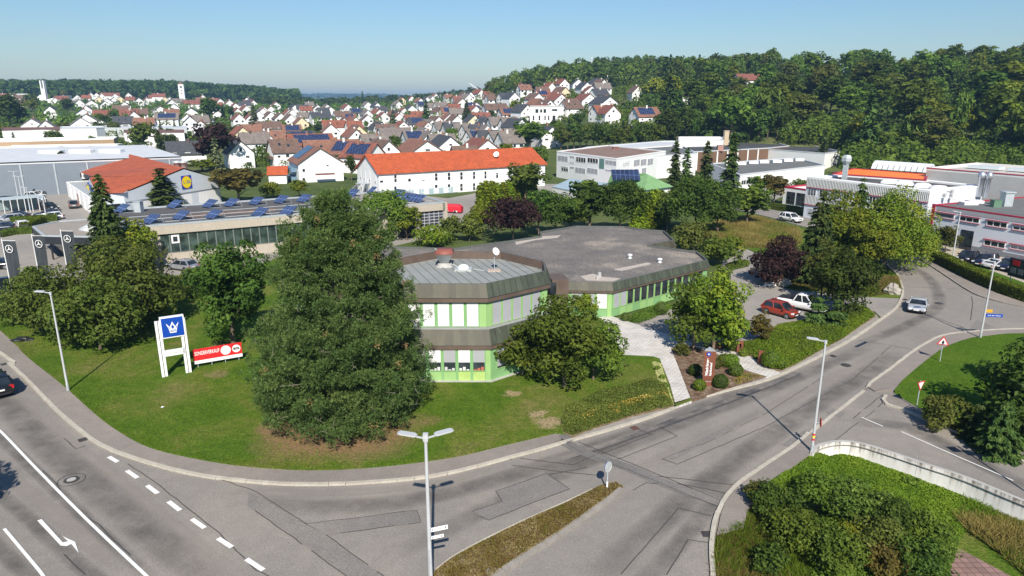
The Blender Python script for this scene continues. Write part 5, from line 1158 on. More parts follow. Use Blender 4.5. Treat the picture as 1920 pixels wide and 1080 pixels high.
for x0,y0,x1,y1,bl in((584,291.5,593,299.5,1),(596,291.5,605,299.5,1),(611,308.5,617,312,0),(607,326,617,334,1),(566,316,573,323,0),(566,333,573,340,0)):win_px(nh_,L_e,R_e,x0,y0,x1,y1,blind=bl,bm=M_BLINDW,fw=0.12)
for z in(0.4,2.9):mb=MB();slab_on(mb,Ah,Bh,3,12,z-0.2,z+0.9,0.1,1.6);mb.build('balcony',mat('blue_balcony',(0.13,0.22,0.30),0.7,0.1),nh_)
mb=MB();c=L_e.lerp(R_e,0.5)-Vector((gdir.y,-gdir.x))*-1.5;mb.box((c.x+1,c.y-1.2,2.4),(5,2.0,0.3),math.atan2(gdir.y,gdir.x));mb.build('porch_roof',mat('dark_red_sheet',(0.16,0.05,0.045),0.6,0.1),nh_)
ga,gb=V2(W2(503,327,2.6)),V2(W2(528,313,3.5));o=thing('garden_house','small orange roofed annex left of the white solar house','annex',(ga.x,ga.y,0));gable(o,ga,ga+Vector((4.5,1)),Vector((-1.5,6)),0,2.6,4.3,M_WHITEW,RT['orange'],0.4)
cz=7.6
C0,C1,C2=V2(W2(1044,283,cz)),V2(W2(1156,297,cz)),V2(W2(1227,286,cz));C3=C0+(C2-C1)*1.35
CP=[C0,C1,C2+(C2-C1)*0.35,C3]
wk,CPc=block('white_works','white two storey works with long grey windows and faint lettering','works',CP,cz,M_WHITEW,mat('brown_roof_felt',(0.20,0.13,0.10),0.9,0.2,0.3),rimm=M_WHITEW)
for x0,y0,x1,y1,mu,bl in((1046,291,1065,303.5,3,.95),(1068.5,292,1077,296.5,3,0),(1080,293.5,1098.5,306,4,0),(1101.5,295,1121.5,307.5,4,0),(1135,299.5,1156,310.5,3,.95),(1052.5,311,1065.5,322.5,3,.4),(1068.5,312,1077,316.5,3,0),(1078.5,313,1098,326,3,.95),(1101,314,1121,327,3,.95),(1135,317,1156,323,4,.3)):win_px(wk,C0,C1,x0,y0,x1,y1,mull=mu,blind=bl,fw=0.1)
x0=on_wall(C0,C1,1124,297);x1=on_wall(C0,C1,1132.5,317);mb=MB();slab_on(mb,C0,C1,x0[0],x1[0],x1[1],x0[1],0,0.05);mb.build('stair_window',mat('teal_glass',(0.12,0.22,0.20),0.2,0.1),wk)
for x0,y0,x1,y1 in((1188,300,1199,310),(1201,299,1211.5,309),(1214,298,1224,308),(1188,317,1195,321),(1203,315.5,1211,325)):win_px(wk,C1,CP[2],x0,y0,x1,y1,mull=2,blind=.95,fw=0.1)
s,z=on_wall(C0,C1,1072.5,305);place_on(text('schill',1.1,0.01),'lettering',mat('faint_lettering',(0.5,0.5,0.5)),wk,C0,C1,s,z,0.05)
s,z=on_wall(C1,CP[2],1174,307);place_on(text('schill',1.9,0.01),'lettering',mat('faint_lettering',(0.5,0.5,0.5)),wk,C1,CP[2],s,z,0.05)
M_DKSHEET=mat('dark_sheet_roof',(0.055,0.057,0.06),0.8,0.15,0.3,fine=0.2);M_WOOD=mat('brown_boards',(0.16,0.09,0.055),0.8,0.15,2)
for args in[('grey_roofed_hall','grey roofed hall joined behind the white works','industrial hall',[(1183,276),(1228,292),(1306,287),(1240,266)],6.6,M_WHITEW,M_BITU2,[]),('long_flat_hall','long flat hall with pale roof edge behind the white works','industrial hall',[(1082,280),(1180,276),(1300,268),(1380,262),(1240,264),(1100,275)],7.0,M_WHITEW,M_PALEROOF,[]),('dark_roofed_hall','hall with black roof and brown boarded wall behind the spruces','industrial hall',[(1300,284),(1440,277),(1480,273),(1430,262),(1270,268)],6.4,M_WOOD,M_DKSHEET,[]),('white_gabled_hall','white hall with black low pitched roof next to the forest edge','industrial hall',[(1440,279),(1547,287),(1577,283),(1500,268),(1400,268)],6.0,M_WHITEW,M_DKSHEET,[]),('low_roofed_hall','low white hall with dark roof and rooflights behind the tall spruces','industrial hall',[(1387,327),(1547,309),(1490,295),(1330,306)],4.6,M_WHITEW,M_BITU2,[(1369,308),(1389,307),(1412,305),(1432,304),(1456,303),(1477,301),(1498,300)]),('penthouse_hall','white hall with a window strip standing behind the flat halls','industrial hall',[(1272,264),(1357,262.5),(1357,256),(1272,256)],8.2,M_WHITEW,M_WHITEW,[])]:
 n_,lab,cat,pp,z,wm,rm,rl=args;o,P=block(n_,lab,cat,pxl(pp,z),z,wm,rm,rimm=M_PALEROOF)
 for px,py in rl:q=W(px,py,z);mb=MB();mb.box((q[0],q[1],z+0.1),(2.6,1.5,0.7));mb.build('rooflight',M_WHITEW,o)
 if n_=='penthouse_hall':
  a,b=edge_near(P,1310,264,z-2)
  for x0,x1 in((1276,1292),(1294,1305),(1308,1322),(1325,1338)):win_px(o,a,b,x0,265,x1,269.5,mull=3,fw=0.12)
 if n_=='low_roofed_hall':
  a,b=edge_near(P,1467,325,2)
  for k in range(6):x0=1390+k*9;win_px(o,a,b,x0,338-k*0.9,x0+8,346-k*0.9,mull=2,fw=0.1)
 if n_=='dark_roofed_hall':
  a,b=edge_near(P,1370,285,3)
  for k in range(7):x0=1306+k*19;s0=on_wall(a,b,x0,290)[0];mb=MB();slab_on(mb,a,b,s0,s0+0.5,0.5,6.0,0.0,0.1);mb.build('pier',M_WHITEW,o)
q=W(1361,262,8);o=thing('factory_chimney','beige brick chimney above the flat halls','chimney',(q[0],q[1],0));mb=MB();mb.box((0,0,5),(1.6,1.6,12));mb.box((0,0,11.1),(1.8,1.8,0.3));link('shaft',mb.mesh('shaft',mat('beige_brick',(0.45,0.36,0.25),0.9,0.1)),o)
for px,py,c in((1154,283,(0.2,0.09,0.07)),(1350,279,(0.36,0.2,0.16))):q=W(px,py,6.8);o=thing('roof_chimney','brown box chimney on the white works' if px<1200 else 'pinkish box chimney on the black roofed hall','chimney',(q[0],q[1],6.3));mb=MB();mb.box((0,0,0.7),(1.8,1.4,1.8));mb.box((0,0,1.62),(2.0,1.6,0.12));link('shaft',mb.mesh('shaft',mat('chimney_%d'%px,c,0.9,0.1)),o)
gz=4.2
ga,gb,gc,gd=[V2(W2(px,py,z))for px,py,z in((1138,346,3.2),(1208,357,3.2),(1263,350,3.2),(1180,333,3.2))]
gh2=thing('green_roofed_house','low house with a moss green hipped roof and a tilted solar panel','house',((ga.x+gc.x)/2,(ga.y+gc.y)/2,0))
GP=ccw([ga,gb,gc,gd+Vector((6,10))]);walls(gh2,poly_off(GP,-0.6),0,3.2,M_WHITEW)
r0,r1=P3(1147,324,6.0),P3(1215,327,6.0);mb=MB();e=[Vector((p.x,p.y,3.2))for p in(ga,gb,gc,gd+Vector((6,10)))]
mb.poly([e[0],e[1],r1,r0]);mb.poly([e[1],e[2],r1]);mb.poly([e[2],e[3],r0,r1]);mb.poly([e[3],e[0],r0]);mb.build('roof',mat('moss_green_roof',(0.16,0.30,0.13),0.8,0.18,0.7,fine=0.2),gh2)
q=at_depth(1173,328,r0.y-4);mb=MB();mb.box((q[0],q[1],q[2]),(6.2,3.2,0.12),0.05,0,Matrix.Rotation(0.7,3,'X'));mb.build('solar_panel',M_SOLAR,gh2)
bp=[V2(p)for p in pxl([(1036,349),(1075,357),(1147,343),(1070,334)],3.6)];o,P=block('blue_roofed_house','low house with a pale blue grey sheet roof beside the green roof','house',bp,3.5,M_WHITEW,mat('blue_grey_sheet',(0.33,0.42,0.47),0.5,0.12,0.6),rim=0.1)
# red trimmed factory on the right
M_CORR=mat('pale_corrugated',(0.56,0.56,0.54),0.6,0.06,0.8)
t=M_CORR.node_tree;bb=t.nodes['Principled BSDF'];wv=t.nodes.new('ShaderNodeTexWave');wv.inputs['Scale'].default_value=1.1;wv.bands_direction='Y';lk(t,pos(t),wv.inputs[0]);bn=t.nodes.new('ShaderNodeBump');bn.inputs['Strength'].default_value=0.9;bn.inputs['Distance'].default_value=0.12;lk(t,wv.outputs[0],bn.inputs['Height']);lk(t,bn.outputs[0],bb.inputs['Normal'])
M_SHADEBL=mat('shade_tinted_render',(0.60,0.63,0.68),0.85,0.04,0.4);M_TRIM=mat('red_trim',(0.36,0.015,0.04),0.5,0.08);M_PLINTH=mat('grey_plinth',(0.2,0.21,0.23),0.85,0.08)  # wall render: grey blue shade of the obliquely lit facade put into its colour
F0=V2(W2(1752,383,6.15));F1=V2(W2(1920,407,6.15));fd=(F1-F0).normalized();F1=F0+fd*34;fn=Vector((-fd.y,fd.x))
FP=[F0,F1,F1+fn*34,F0+fn*34]
fac,FPc=block('red_trimmed_factory','pale two storey factory with red window trims behind the parked cars','factory',FP,6.15,M_SHADEBL,M_BITU2,rimm=M_TRIM,rim=0.16,rw=0.2)
mb=MB();slab_on(mb,F0,F1,0,34,0.0,0.8,0,0.04);mb.build('plinth',M_PLINTH,fac)
mb=MB();slab_on(mb,F0,F1,-0.25,0.25,0.0,6.2,-0.1,0.12);mb.build('red_edge',M_TRIM,fac)
for x0,y0,x1,y1,mu,bl in((1754,397,1789,412,1,1),(1800,404,1836,420,3,0),(1851,412,1888,429,3,0),(1900,420,1940,437,3,.5),(1846,448,1884,467,3,0),(1895,457,1938,474,3,.8)):
 win_px(fac,F0,F1,x0,y0,x1,y1,mull=mu,blind=bl,bm=M_BLINDD if bl==1 else M_BLIND,fw=0.12,sill=M_TRIM)
 s0,z1=on_wall(F0,F1,x0,y0);s1,_=on_wall(F0,F1,x1,y1);mb=MB();slab_on(mb,F0,F1,s0-0.1,s1+0.1,z1,z1+0.09,0.0,0.22);mb.build('awning_box',M_TRIM,fac)
s0=on_wall(F0,F1,1800,450)[0];s1=on_wall(F0,F1,1823,455)[0];mb=MB();slab_on(mb,F0,F1,s0,s1,0.02,3.0,0.01,0.06);mb.build('door',glass(),fac)
mb=MB();slab_on(mb,F0,F1,0.6,33,5.3,6.0,0,0.03);mb.build('grey_fascia',mat('grey_fascia',(0.36,0.37,0.38),0.7,0.06),fac)
for px,py in((1827,379),(1816,382)):q=W(px,py,6.1);o=thing('roof_dome','white flat rooflight on the factory roof' if px>1820 else 'small white rooflight beside the cooling units','skylight',(q[0],q[1],5.9));mb=MB();mb.box((0,0,0.25),(2.2,1.5,0.5));link('cap',mb.mesh('cap',M_WHITEW),o)
q=W(1885,386,6);o=thing('roof_duct','tall square metal duct on the factory roof','duct',(q[0],q[1],5.85));mb=MB();mb.box((0,0,1.1),(1.3,1.3,2.2));mb.box((0,0,2.3),(1.6,1.6,0.2));link('duct',mb.mesh('duct',M_GALV),o)
q=W(1866,388,6);o=thing('roof_box','green cabinet beside the tall duct on the factory roof','cabinet',(q[0],q[1],5.85));mb=MB();mb.box((0,0,0.6),(1.2,1.0,1.2));mb.box((0,0,1.24),(1.3,1.1,0.08));link('cabinet',mb.mesh('cabinet',mat('green_cabinet',(0.10,0.19,0.12),0.6,0.1)),o)
G0,G1=V2(W2(1514,331,7.8)),V2(W2(1744,357.5,7.8));gdv=(G1-G0).normalized();gn=Vector((-gdv.y,gdv.x));Lw2=(G1-G0).length
GPn=[G0,G1,G1+gn*15,G0+gn*15]
cw,GPc=block('corrugated_wing','corrugated pale factory wing with red lines and a broad white roof edge','factory',GPn,7.8,M_SHADEBL,M_BITU,rw=1.4,rimm=M_WHITEW)
for z0,z1,m in((5.9,7.5,M_CORR),(2.6,4.2,M_CORR)):mb=MB();slab_on(mb,G0,G1,0,Lw2,z0,z1,0,0.12);mb.build('corrugated_band',m,cw)
for z in(5.78,2.48):mb=MB();slab_on(mb,G0,G1,0,Lw2,z,z+0.12,0,0.18);mb.build('red_line',M_TRIM,cw)
for k in range(9):
 s=0.5+k*(Lw2-.6)/9;window(cw,G0,G1,s,s+(Lw2-.6)/9-0.7,4.3,5.7,fm=M_FRAME,mull=3,blind=.8 if k%2==0 else 0,bm=M_BLINDD,fw=0.08)
for k in range(6):s=1+k*(Lw2-2)/6;window(cw,G0,G1,s,s+3.0,0.6,1.9,fm=M_FRAME,mull=3,blind=.7,fw=0.08)
pa=G1;pb=G1+gn*9;mb=MB();slab_on(mb,pa,pb,0,9,6.0,7.75,0,0.06);mb.build('white_gable',M_WHITEW,cw)
for i,(f,z)in enumerate(((3.4,6.9),(5.2,7.1))):
 p=on(pa,pb,f,z,0.5);o=thing('cooling_unit',['small fan unit on the white gable of the factory','tall twin fan unit on the white gable of the factory'][i],'cooling unit',p,math.atan2(-fn.y,-fn.x)+math.pi/2);mb=MB();mb.box((0,0,0),(1.0,0.5,0.9+0.6*i));link('housing',mb.mesh('housing',M_WHITEW),o)
 for k in range(i+1):mb=MB();mb.tube((0,-0.25,-0.3*i+0.6*k),(0,-0.28,-0.3*i+0.6*k),0.26,0.26,12);link('fan',mb.mesh('fan',M_BLIND),o)
for i,(px,py)in enumerate([(1668,338),(1697,341),(1731,345.5),(1762,350)]):q=W(px,py,8.0);o=thing('roof_dome',f'{ordw(i + 1)} from left of four white roof domes behind the corrugated wing','skylight',(q[0],q[1],7.5),0,'roof domes behind the corrugated wing');mb=MB();mb.lathe([(2.0,0),(1.9,0.3),(1.2,0.62),(0.01,0.75)],n=4);link('cap',mb.mesh('cap',M_WHITEW),o,rz=0.3)
Hz=9.6
K0,K1=V2(W2(1738,314,Hz)),V2(W2(1920,328,Hz));kd=(K1-K0).normalized();K1=K0+kd*46;kn=Vector((-kd.y,kd.x));
kb=V2(W2(1808,303,Hz));kl=max(10,(kb-K0).dot(kn));KP=[K0,K1,K1+kn*kl,K0+kn*kl]
M_CONCW=mat('light_concrete_panel',(0.38,0.38,0.37),0.85,0.06,0.5)
kh,KPc=block('concrete_hall','tall hall of grey concrete panels with red roof line at the right edge','industrial hall',KP,Hz,M_CONCW,mat('beige_roof',(0.45,0.42,0.38),0.9,0.08),rimm=M_WHITE2,rim=0.5,rw=0.5)
mb=MB();slab_on(mb,K0,K1,0,46,Hz-0.14,Hz+0.03,0.06,0.12);mb.build('red_line',M_TRIM,kh);mb=MB();slab_on(mb,KP[3],K0,0,kl,Hz-0.14,Hz+0.03,0.06,0.12);mb.build('red_line',M_TRIM,kh)
for k in range(5):s=0.05+k*9.2;mb=MB();slab_on(mb,K0,K1,s,s+9.12,3.5,Hz-0.5,0,0.05);mb.build('wall_panel',M_CONCW,kh)
for px in(1850,1865,1895):
 q=W(px,316+(px-1808)*0.05,Hz);
for k in range(6):p=K0.lerp(K1,0.12+0.15*k)+kn*kl*0.55;mb=MB();mb.box((p.x,p.y,Hz-0.1),(5.5,2.6,0.5),math.atan2(kd.y,kd.x));mb.build('rooflight',mat('pale_rooflight',(0.6,0.66,0.68),0.3,0.05),kh)
for i,(px,py,h,r)in enumerate([(1836,358,4.0,0.42),(1841,357,3.5,0.22),(1850,359,4.0,0.38)]):
 q=W(px,py,7.0);o=thing('steel_flue',['left thick steel flue before the concrete hall','thin steel flue between two thicker ones','right thick steel flue before the concrete hall'][i],'flue',(q[0],q[1],6.0));mb=MB();mb.lathe([(r,0),(r,h*0.78),(r*1.5,h*0.8),(r*1.5,h*0.95),(r*0.7,h*1.08),(0.01,h*1.1)],n=12);link('pipe',mb.mesh('pipe',mat('steel',(0.55,0.57,0.6),0.3,0.06,metal=0.7)),o)
oz=8.0
OP=[V2(p)for p in pxl([(1561,325),(1737,337),(1740,326),(1600,315)],oz)];oh,P=block('orange_hall','flat hall with a bright orange sheet roof behind the factory','industrial hall',OP,oz,M_WHITEW,mat('orange_sheet',(0.80,0.19,0.015),0.6,0.05,0.6),rim=0.12,rimm=M_TRIM)
vv=MB();a,b=V2(W2(1632,316,oz)),V2(W2(1740,324,oz));d2=(b-a).normalized();n2=Vector((-d2.y,d2.x))
for k in range(10):
 p,q=a+d2*((b-a).length*k/10+0.1),a+d2*((b-a).length*(k+1)/10-0.1);mb=MB();prof=[(0,0),(0.5,1.0),(1.5,1.6),(2.5,1.6),(3.5,1.0),(4,0)]
 vs=[(c.x+n2.x*u,c.y+n2.y*u,oz+w)for c in(p,q)for u,w in prof];mb.add(vs,[(i,i+1,7+i,6+i)for i in range(5)]+[(0,1,2,3,4,5),(11,10,9,8,7,6)]);mb.build('vault_light',mat('pale_vault',(0.66,0.70,0.72),0.35,0.05),oh)
q=W(1583,336,7.5);o=thing('steel_flue','tall grey square flue with hexagonal head behind the corrugated wing','flue',(q[0],q[1],6.0));mb=MB();mb.lathe([(0.55,0),(0.55,4.4)],n=4);mb.lathe([(0.6,4.4),(0.95,4.9),(0.95,5.5),(0.6,6.0),(0.01,6.0)],n=6);mb.sm=[False]*len(mb.f);link('pipe',mb.mesh('pipe',M_GALV),o)
E0=V2(W2(1470,349,4.0));E1=V2(W2(1522,356,4.0));o,P=block('entrance_pavilion','small white pavilion with red sloping edges left of the corrugated wing','pavilion',[E0,E1,E1+gn*8,E0+gn*8],4.0,M_WHITEW,M_WHITEW,rimm=M_TRIM)
for k in range(3):s=1.0+k*2.6;window(o,E0,E1,s,s+2.2,0.4,3.0,fm=M_DFRAME,mull=2,rows=3,fw=0.08)
# the town: every house given by the photo position of its roof top
FOOT=[]
rh=random.Random(11)
for o in list(COL.objects):
 if o.type=='EMPTY' and o.get('category')in('house','apartment building','industrial hall','works','factory','supermarket','workshop','showroom','warehouse','shed','school','office building'):FOOT.append((o.location.x,o.location.y,14))
WM={'w':M_WHITEW,'o':M_WHITE2,'c':M_CREAM}
WWD={'w':'white','o':'off white','c':'cream'}
def house(ox,oy,zx,zy,kind,roof_,w='w',Wd=9.0,L=11.0,eave=5.0,rise=3.9,extra='',where='',label=None):
 """kind G: gable towards the viewer (ridge running back), E: eave side towards the viewer, number: own bearing"""
 roof='tile' if roof_=='orange' else roof_
 px,py=ox+zx/4.0,oy+zy/4.0;H=eave+rise
 x,y,z=on_terrain(px,py,H+0.3);d=math.hypot(x,y)
 base_az=math.degrees(math.atan2(x,y))
 a={'G':118+rh.uniform(-9,9),'E':24+rh.uniform(-9,9),'F':95+rh.uniform(-6,6)}.get(kind,kind if isinstance(kind,(int,float))else 0)
 u=Vector((math.cos(R(a)),math.sin(R(a))));v=Vector((-u.y,u.x))
 top=Vector((x,y));near=d<480
 if kind in('G','F'):mid=top+u*(L/2-0.2)
 else:mid=top
 o=thing('house',label,'house',(mid.x,mid.y,z))
 A0=mid-u*L/2-v*Wd/2;B0=mid+u*L/2-v*Wd/2;D0=v*Wd
 if A0.length>(A0+D0).length and kind not in('G','F'):A0,B0,D0=B0+D0,A0+D0,-D0
 if kind in('G','F'):pass
 z0=z-3.0
 gable(o,A0,B0,D0,z0,z+eave,z+H,WM[w],RT[roof],0.5)
 def wins(a,b,n,zz,hgt,span=None):
  Lw=(b-a).length
  for i in range(n):
   s=Lw*(i+0.5)/n+rh.uniform(-0.2,0.2);ww=rh.choice([0.55,0.65,0.9])
   if near:window(o,a,b,s-ww,s+ww,zz,zz+hgt,fw=0.12,blind=rh.choice([0,0,0.4,1.0]),bm=M_BLINDW)
   else:
    mb=MB();quad_on(mb,a,b,s-ww,s+ww,zz,zz+hgt,0.05);mb.build('window',rh.choice([M_PANE,M_PANE,M_BLIND]),o)
 ga,gb=(A0+D0,A0)
 if near or d<750:
  wins(ga,gb,2,z+3.2,1.3);wins(ga,gb,2,z+0.6,1.4)
  if near:wins(ga,gb,1,z+5.5,1.2);wins(A0,B0,3,z+3.1,1.3)
  elif kind=='E':wins(A0,B0,3,z+3.0,1.3)
 else:wins(ga,gb,2,z+3.0,1.5)
 if 's' in extra:solar(o,A0,B0,D0,z+eave,z+H,rh.uniform(0.08,0.2),rh.uniform(0.75,0.92),0.15,0.88)
 if 'S' in extra:solar(o,A0,B0,D0,z+eave,z+H,0.03,0.97,0.05,0.95)
 if 'v' in extra or rh.random()<0.3:
  for s in(0.3,0.62):
   p=on_roof(A0,B0,D0,z+eave,z+H,s,rh.uniform(0.4,0.6),0.25);mb=MB();sl=math.atan2(rise,Wd/2);mb.box(p,(0.9,1.1,0.12),math.atan2(u.y,u.x)+(0 if D0.dot(v)>0 else math.pi),0,Matrix.Rotation(sl,3,'X'));mb.build('roof_window',M_PANE,o)
 s=rh.uniform(0.35,0.65);p=on_roof(A0,B0,D0,z+eave,z+H,s,0.88,0.0);mb=MB();mb.box((p[0],p[1],p[2]+0.5),(0.7,0.7,1.9));mb.build('chimney',rh.choice([mat('chimney_brick',(0.26,0.12,0.08),0.9,0.15),M_WHITE2,mat('chimney_sheet',(0.1,0.07,0.06),0.7,0.15)]),o)
 if 'b' in extra:
  mb=MB();slab_on(mb,ga,gb,1.0,(gb-ga).length-1.0,z+2.6,z+3.5,0.05,1.2);mb.build('balcony',mat('balcony_wood',(0.10,0.065,0.045),0.8,0.15),o)
 if 'd' in extra:
  for s in(0.28,0.68):
   p=on_roof(A0,B0,D0,z+eave,z+H,s,0.4,0.0);mb=MB();mb.box((p[0],p[1],p[2]+0.5),(2.0,2.0,1.7),math.atan2(u.y,u.x));mb.build('dormer',RT[roof],o)
 FOOT.append((mid.x,mid.y,max(L,Wd)*0.62))
 if label is None:
  nm=f'{WWD[w]} house with {RW[roof]}'+(' and solar panels' if('s' in extra or 'S' in extra)else '')
  HOUSES.append((o,nm,where))
 return o
HOUSES=[]
def rows(ox,oy,where,data):
 for t in data:
  zx,zy,kind,roof=t[:4];kw=t[4]if len(t)>4 else{}
  house(ox,oy,zx,zy,kind,roof,where=where,**kw)
Z1,Z2,Z3=(0,100),(480,100),(960,100)
rows(*Z2,'behind the white solar house',[(60,580,'G','grey'),(335,580,'E','slate',dict(extra='s')),(400,600,'E','orange',dict(L=17,Wd=12,extra='s')),(560,645,'E','rust',dict(L=19,Wd=9,eave=4)),(120,575,'E','rust',dict(L=10)),(690,650,150,'rust',dict(extra='s',L=12)),(800,668,150,'red',dict(extra='s',L=11)),(880,600,'E','grey',dict(L=10)),(200,640,'E','brown',dict(L=9,extra='b'))])
rows(*Z2,'behind the long orange roof',[(990,648,'G','brown'),(1280,650,'G','rust',dict(Wd=12.5,L=15)),(1455,618,'G','slate',dict(Wd=10,L=14,extra='s')),(1735,642,'G','red',dict(Wd=10.5,L=15,extra='sv')),(1560,690,'E','brown',dict(L=8,eave=3)),(1040,555,'E','grey',dict(L=16,Wd=11)),(1180,575,'E','grey',dict(L=9,Wd=11,extra='s')),(1310,580,'G','grey',dict(Wd=9)),(1390,600,'E','grey',dict(L=10))])
rows(*Z2,'in the middle of the town',[(560,528,'G','rust'),(580,500,'E','orange',dict(L=14,Wd=11,extra='d')),(770,538,'G','brown',dict(w='c')),(730,505,'E','orange',dict(L=9)),(940,513,'G','slate',dict(extra='v')),(660,482,'G','brown',dict(Wd=8)),(340,478,'G','rust',dict(w='c')),(260,455,'G','brown'),(185,445,'G','brown'),(110,435,'G','brown'),(480,440,'E','slate',dict(L=15,Wd=11)),(640,430,'E','brown',dict(L=12)),(690,380,'G','red'),(60,400,'G','grey'),(20,430,'G','slate'),(90,510,'E','brown',dict(L=15,Wd=10,eave=4)),(290,385,'G','slate'),(345,385,'E','slate'),(270,420,'G','grey'),(370,440,'E','grey',dict(L=12,eave=4)),(1075,448,'G','orange'),(960,440,'G','red'),(1160,458,'E','orange',dict(L=9)),(1200,480,'E','slate',dict(L=11,extra='s')),(500,405,'E','slate',dict(L=10)),(560,400,'G','grey')])
rows(*Z2,'right of the town centre',[(1170,388,'G','slate',dict(Wd=10)),(1250,360,'E','slate',dict(extra='S',L=11)),(840,362,'G','grey'),(910,368,'G','slate'),(1070,358,'G','grey'),(1440,403,'E','rust',dict(w='c',extra='s',L=12)),(1390,402,'G','brown'),(1480,378,'E','orange',dict(L=10,eave=4)),(1320,372,'E','grey',dict(L=13)),(1385,362,'E','grey',dict(L=11)),(1655,366,'F','red',dict(extra='b',Wd=10)),(1625,368,'E','slate',dict(extra='S',L=9)),(1790,375,'E','brown',dict(L=16,Wd=11)),(1510,463,'G','brown'),(1370,470,'G','brown'),(1640,460,'G','slate',dict(w='c')),(750,410,'E','slate',dict(L=10,extra='s')),(930,395,'E','slate',dict(L=11))])
rows(*Z2,'in the stepped rows',[(1720,472,'E','slate',dict(L=9,extra='v')),(1810,476,'E','grey',dict(L=10,extra='b')),(1900,482,'E','grey',dict(L=9)),(1395,510,'E','grey',dict(L=9)),(1465,515,'E','slate',dict(L=9)),(1540,522,'E','grey',dict(L=9,extra='b')),(1600,530,'E','grey',dict(L=8)),(1665,532,'E','slate',dict(L=9)),(1735,535,'G','grey',dict(Wd=8)),(1650,572,'E','grey',dict(L=9,extra='s')),(1735,574,'E','slate',dict(L=9)),(1830,580,'E','grey',dict(L=10,extra='b')),(1900,585,'E','grey',dict(L=9))])
rows(*Z2,'below the skyline',[(1390,290,'G','slate',dict(Wd=8)),(1440,305,'E','rust',dict(L=9)),(1170,320,'G','red',dict(Wd=8)),(1100,330,'G','orange',dict(w='c',Wd=8)),(1510,318,'E','red',dict(L=9)),(1565,290,'G','brown',dict(Wd=8)),(1610,288,'G','slate',dict(Wd=8)),(1690,268,'G','red',dict(Wd=8)),(1770,252,'G','slate',dict(Wd=8)),(1745,285,'E','orange',dict(L=9)),(1780,308,'E','brown',dict(L=12)),(1875,295,'E','slate',dict(L=12)),(1325,318,'G','grey',dict(Wd=8)),(1285,325,'G','slate',dict(Wd=8)),(1835,242,'E','orange',dict(L=8)),(1235,335,'G','rust',dict(Wd=8)),(1350,300,'G','rust',dict(Wd=8))])
rows(*Z3,'below the wooded hilltop',[(395,190,'G','red'),(300,218,'G','orange',dict(Wd=8)),(500,190,'F','slate',dict(extra='v')),(565,213,'G','slate'),(600,242,'F','red',dict(extra='b',Wd=10)),(400,250,'G','brown',dict(w='c')),(225,250,'E','brown',dict(L=10)),(200,296,'G','brown',dict(Wd=10)),(370,300,'G','red',dict(Wd=11)),(585,300,'G','red',dict(Wd=10.5,L=14)),(735,320,'G','slate',dict(Wd=11.5,L=14,extra='s')),(760,386,'G','red',dict(Wd=8.5,L=9)),(660,388,'E','orange',dict(L=8,eave=4)),(1000,402,'E','rust',dict(L=12,extra='s')),(90,232,'E','rust',dict(L=10)),(20,290,'G','slate'),(950,242,'F','brown',dict(w='o',Wd=8))])
rows(*Z3,'round the villa',[(115,380,'G','slate',dict(Wd=9)),(70,488,'G','slate',dict(Wd=9)),(300,545,'G','slate',dict(extra='s',Wd=10)),(30,560,'E','grey',dict(L=10)),(1340,265,'F','grey',dict(Wd=8))])
rows(*Z1,'round the slim tower',[(230,485,'G','grey',dict(Wd=11,L=12)),(335,500,'G','grey',dict(Wd=9)),(370,395,'G','slate'),(640,388,'G','grey'),(620,412,'G','slate',dict(Wd=11)),(640,452,'G','grey',dict(Wd=11)),(600,478,'G','grey',dict(Wd=11)),(20,345,'G','slate'),(150,310,'E','brown',dict(L=13)),(30,300,'E','red',dict(L=10)),(300,305,'G','grey'),(460,318,'E','red',dict(L=14)),(200,345,'E','brown',dict(L=13,eave=4)),(410,330,'G','slate',dict(Wd=8)),(100,300,'G','red',dict(Wd=8))])
rows(*Z1,'left of the clock tower',[(575,310,'G','slate'),(645,312,'E','orange',dict(L=10)),(590,345,'G','grey'),(680,350,'G','grey',dict(Wd=11)),(740,322,'G','brown',dict(w='c')),(780,288,'E','red',dict(L=10)),(815,280,'E','red',dict(L=11)),(860,278,'E','red',dict(L=11)),(800,338,'G','grey',dict(Wd=11)),(850,330,'G','grey'),(900,322,'G','red',dict(w='c')),(960,288,'G','grey',dict(Wd=8)),(975,325,'E','red',dict(L=10)),(1040,332,'G','slate'),(720,288,'G','red',dict(Wd=8)),(680,290,'G','rust',dict(Wd=8)),(540,335,'G','grey',dict(Wd=8)),(930,362,'G','slate',dict(Wd=10)),(905,388,'E','brown',dict(L=12)),(965,418,'E','red',dict(L=11)),(1000,432,'G','red',dict(Wd=8)),(860,300,'G','brown',dict(Wd=8)),(760,300,'G','grey',dict(Wd=8)),(590,325,'G','slate',dict(Wd=8)),(1055,410,'E','brown',dict(L=9)),(920,470,'E','slate',dict(L=11,eave=4))])
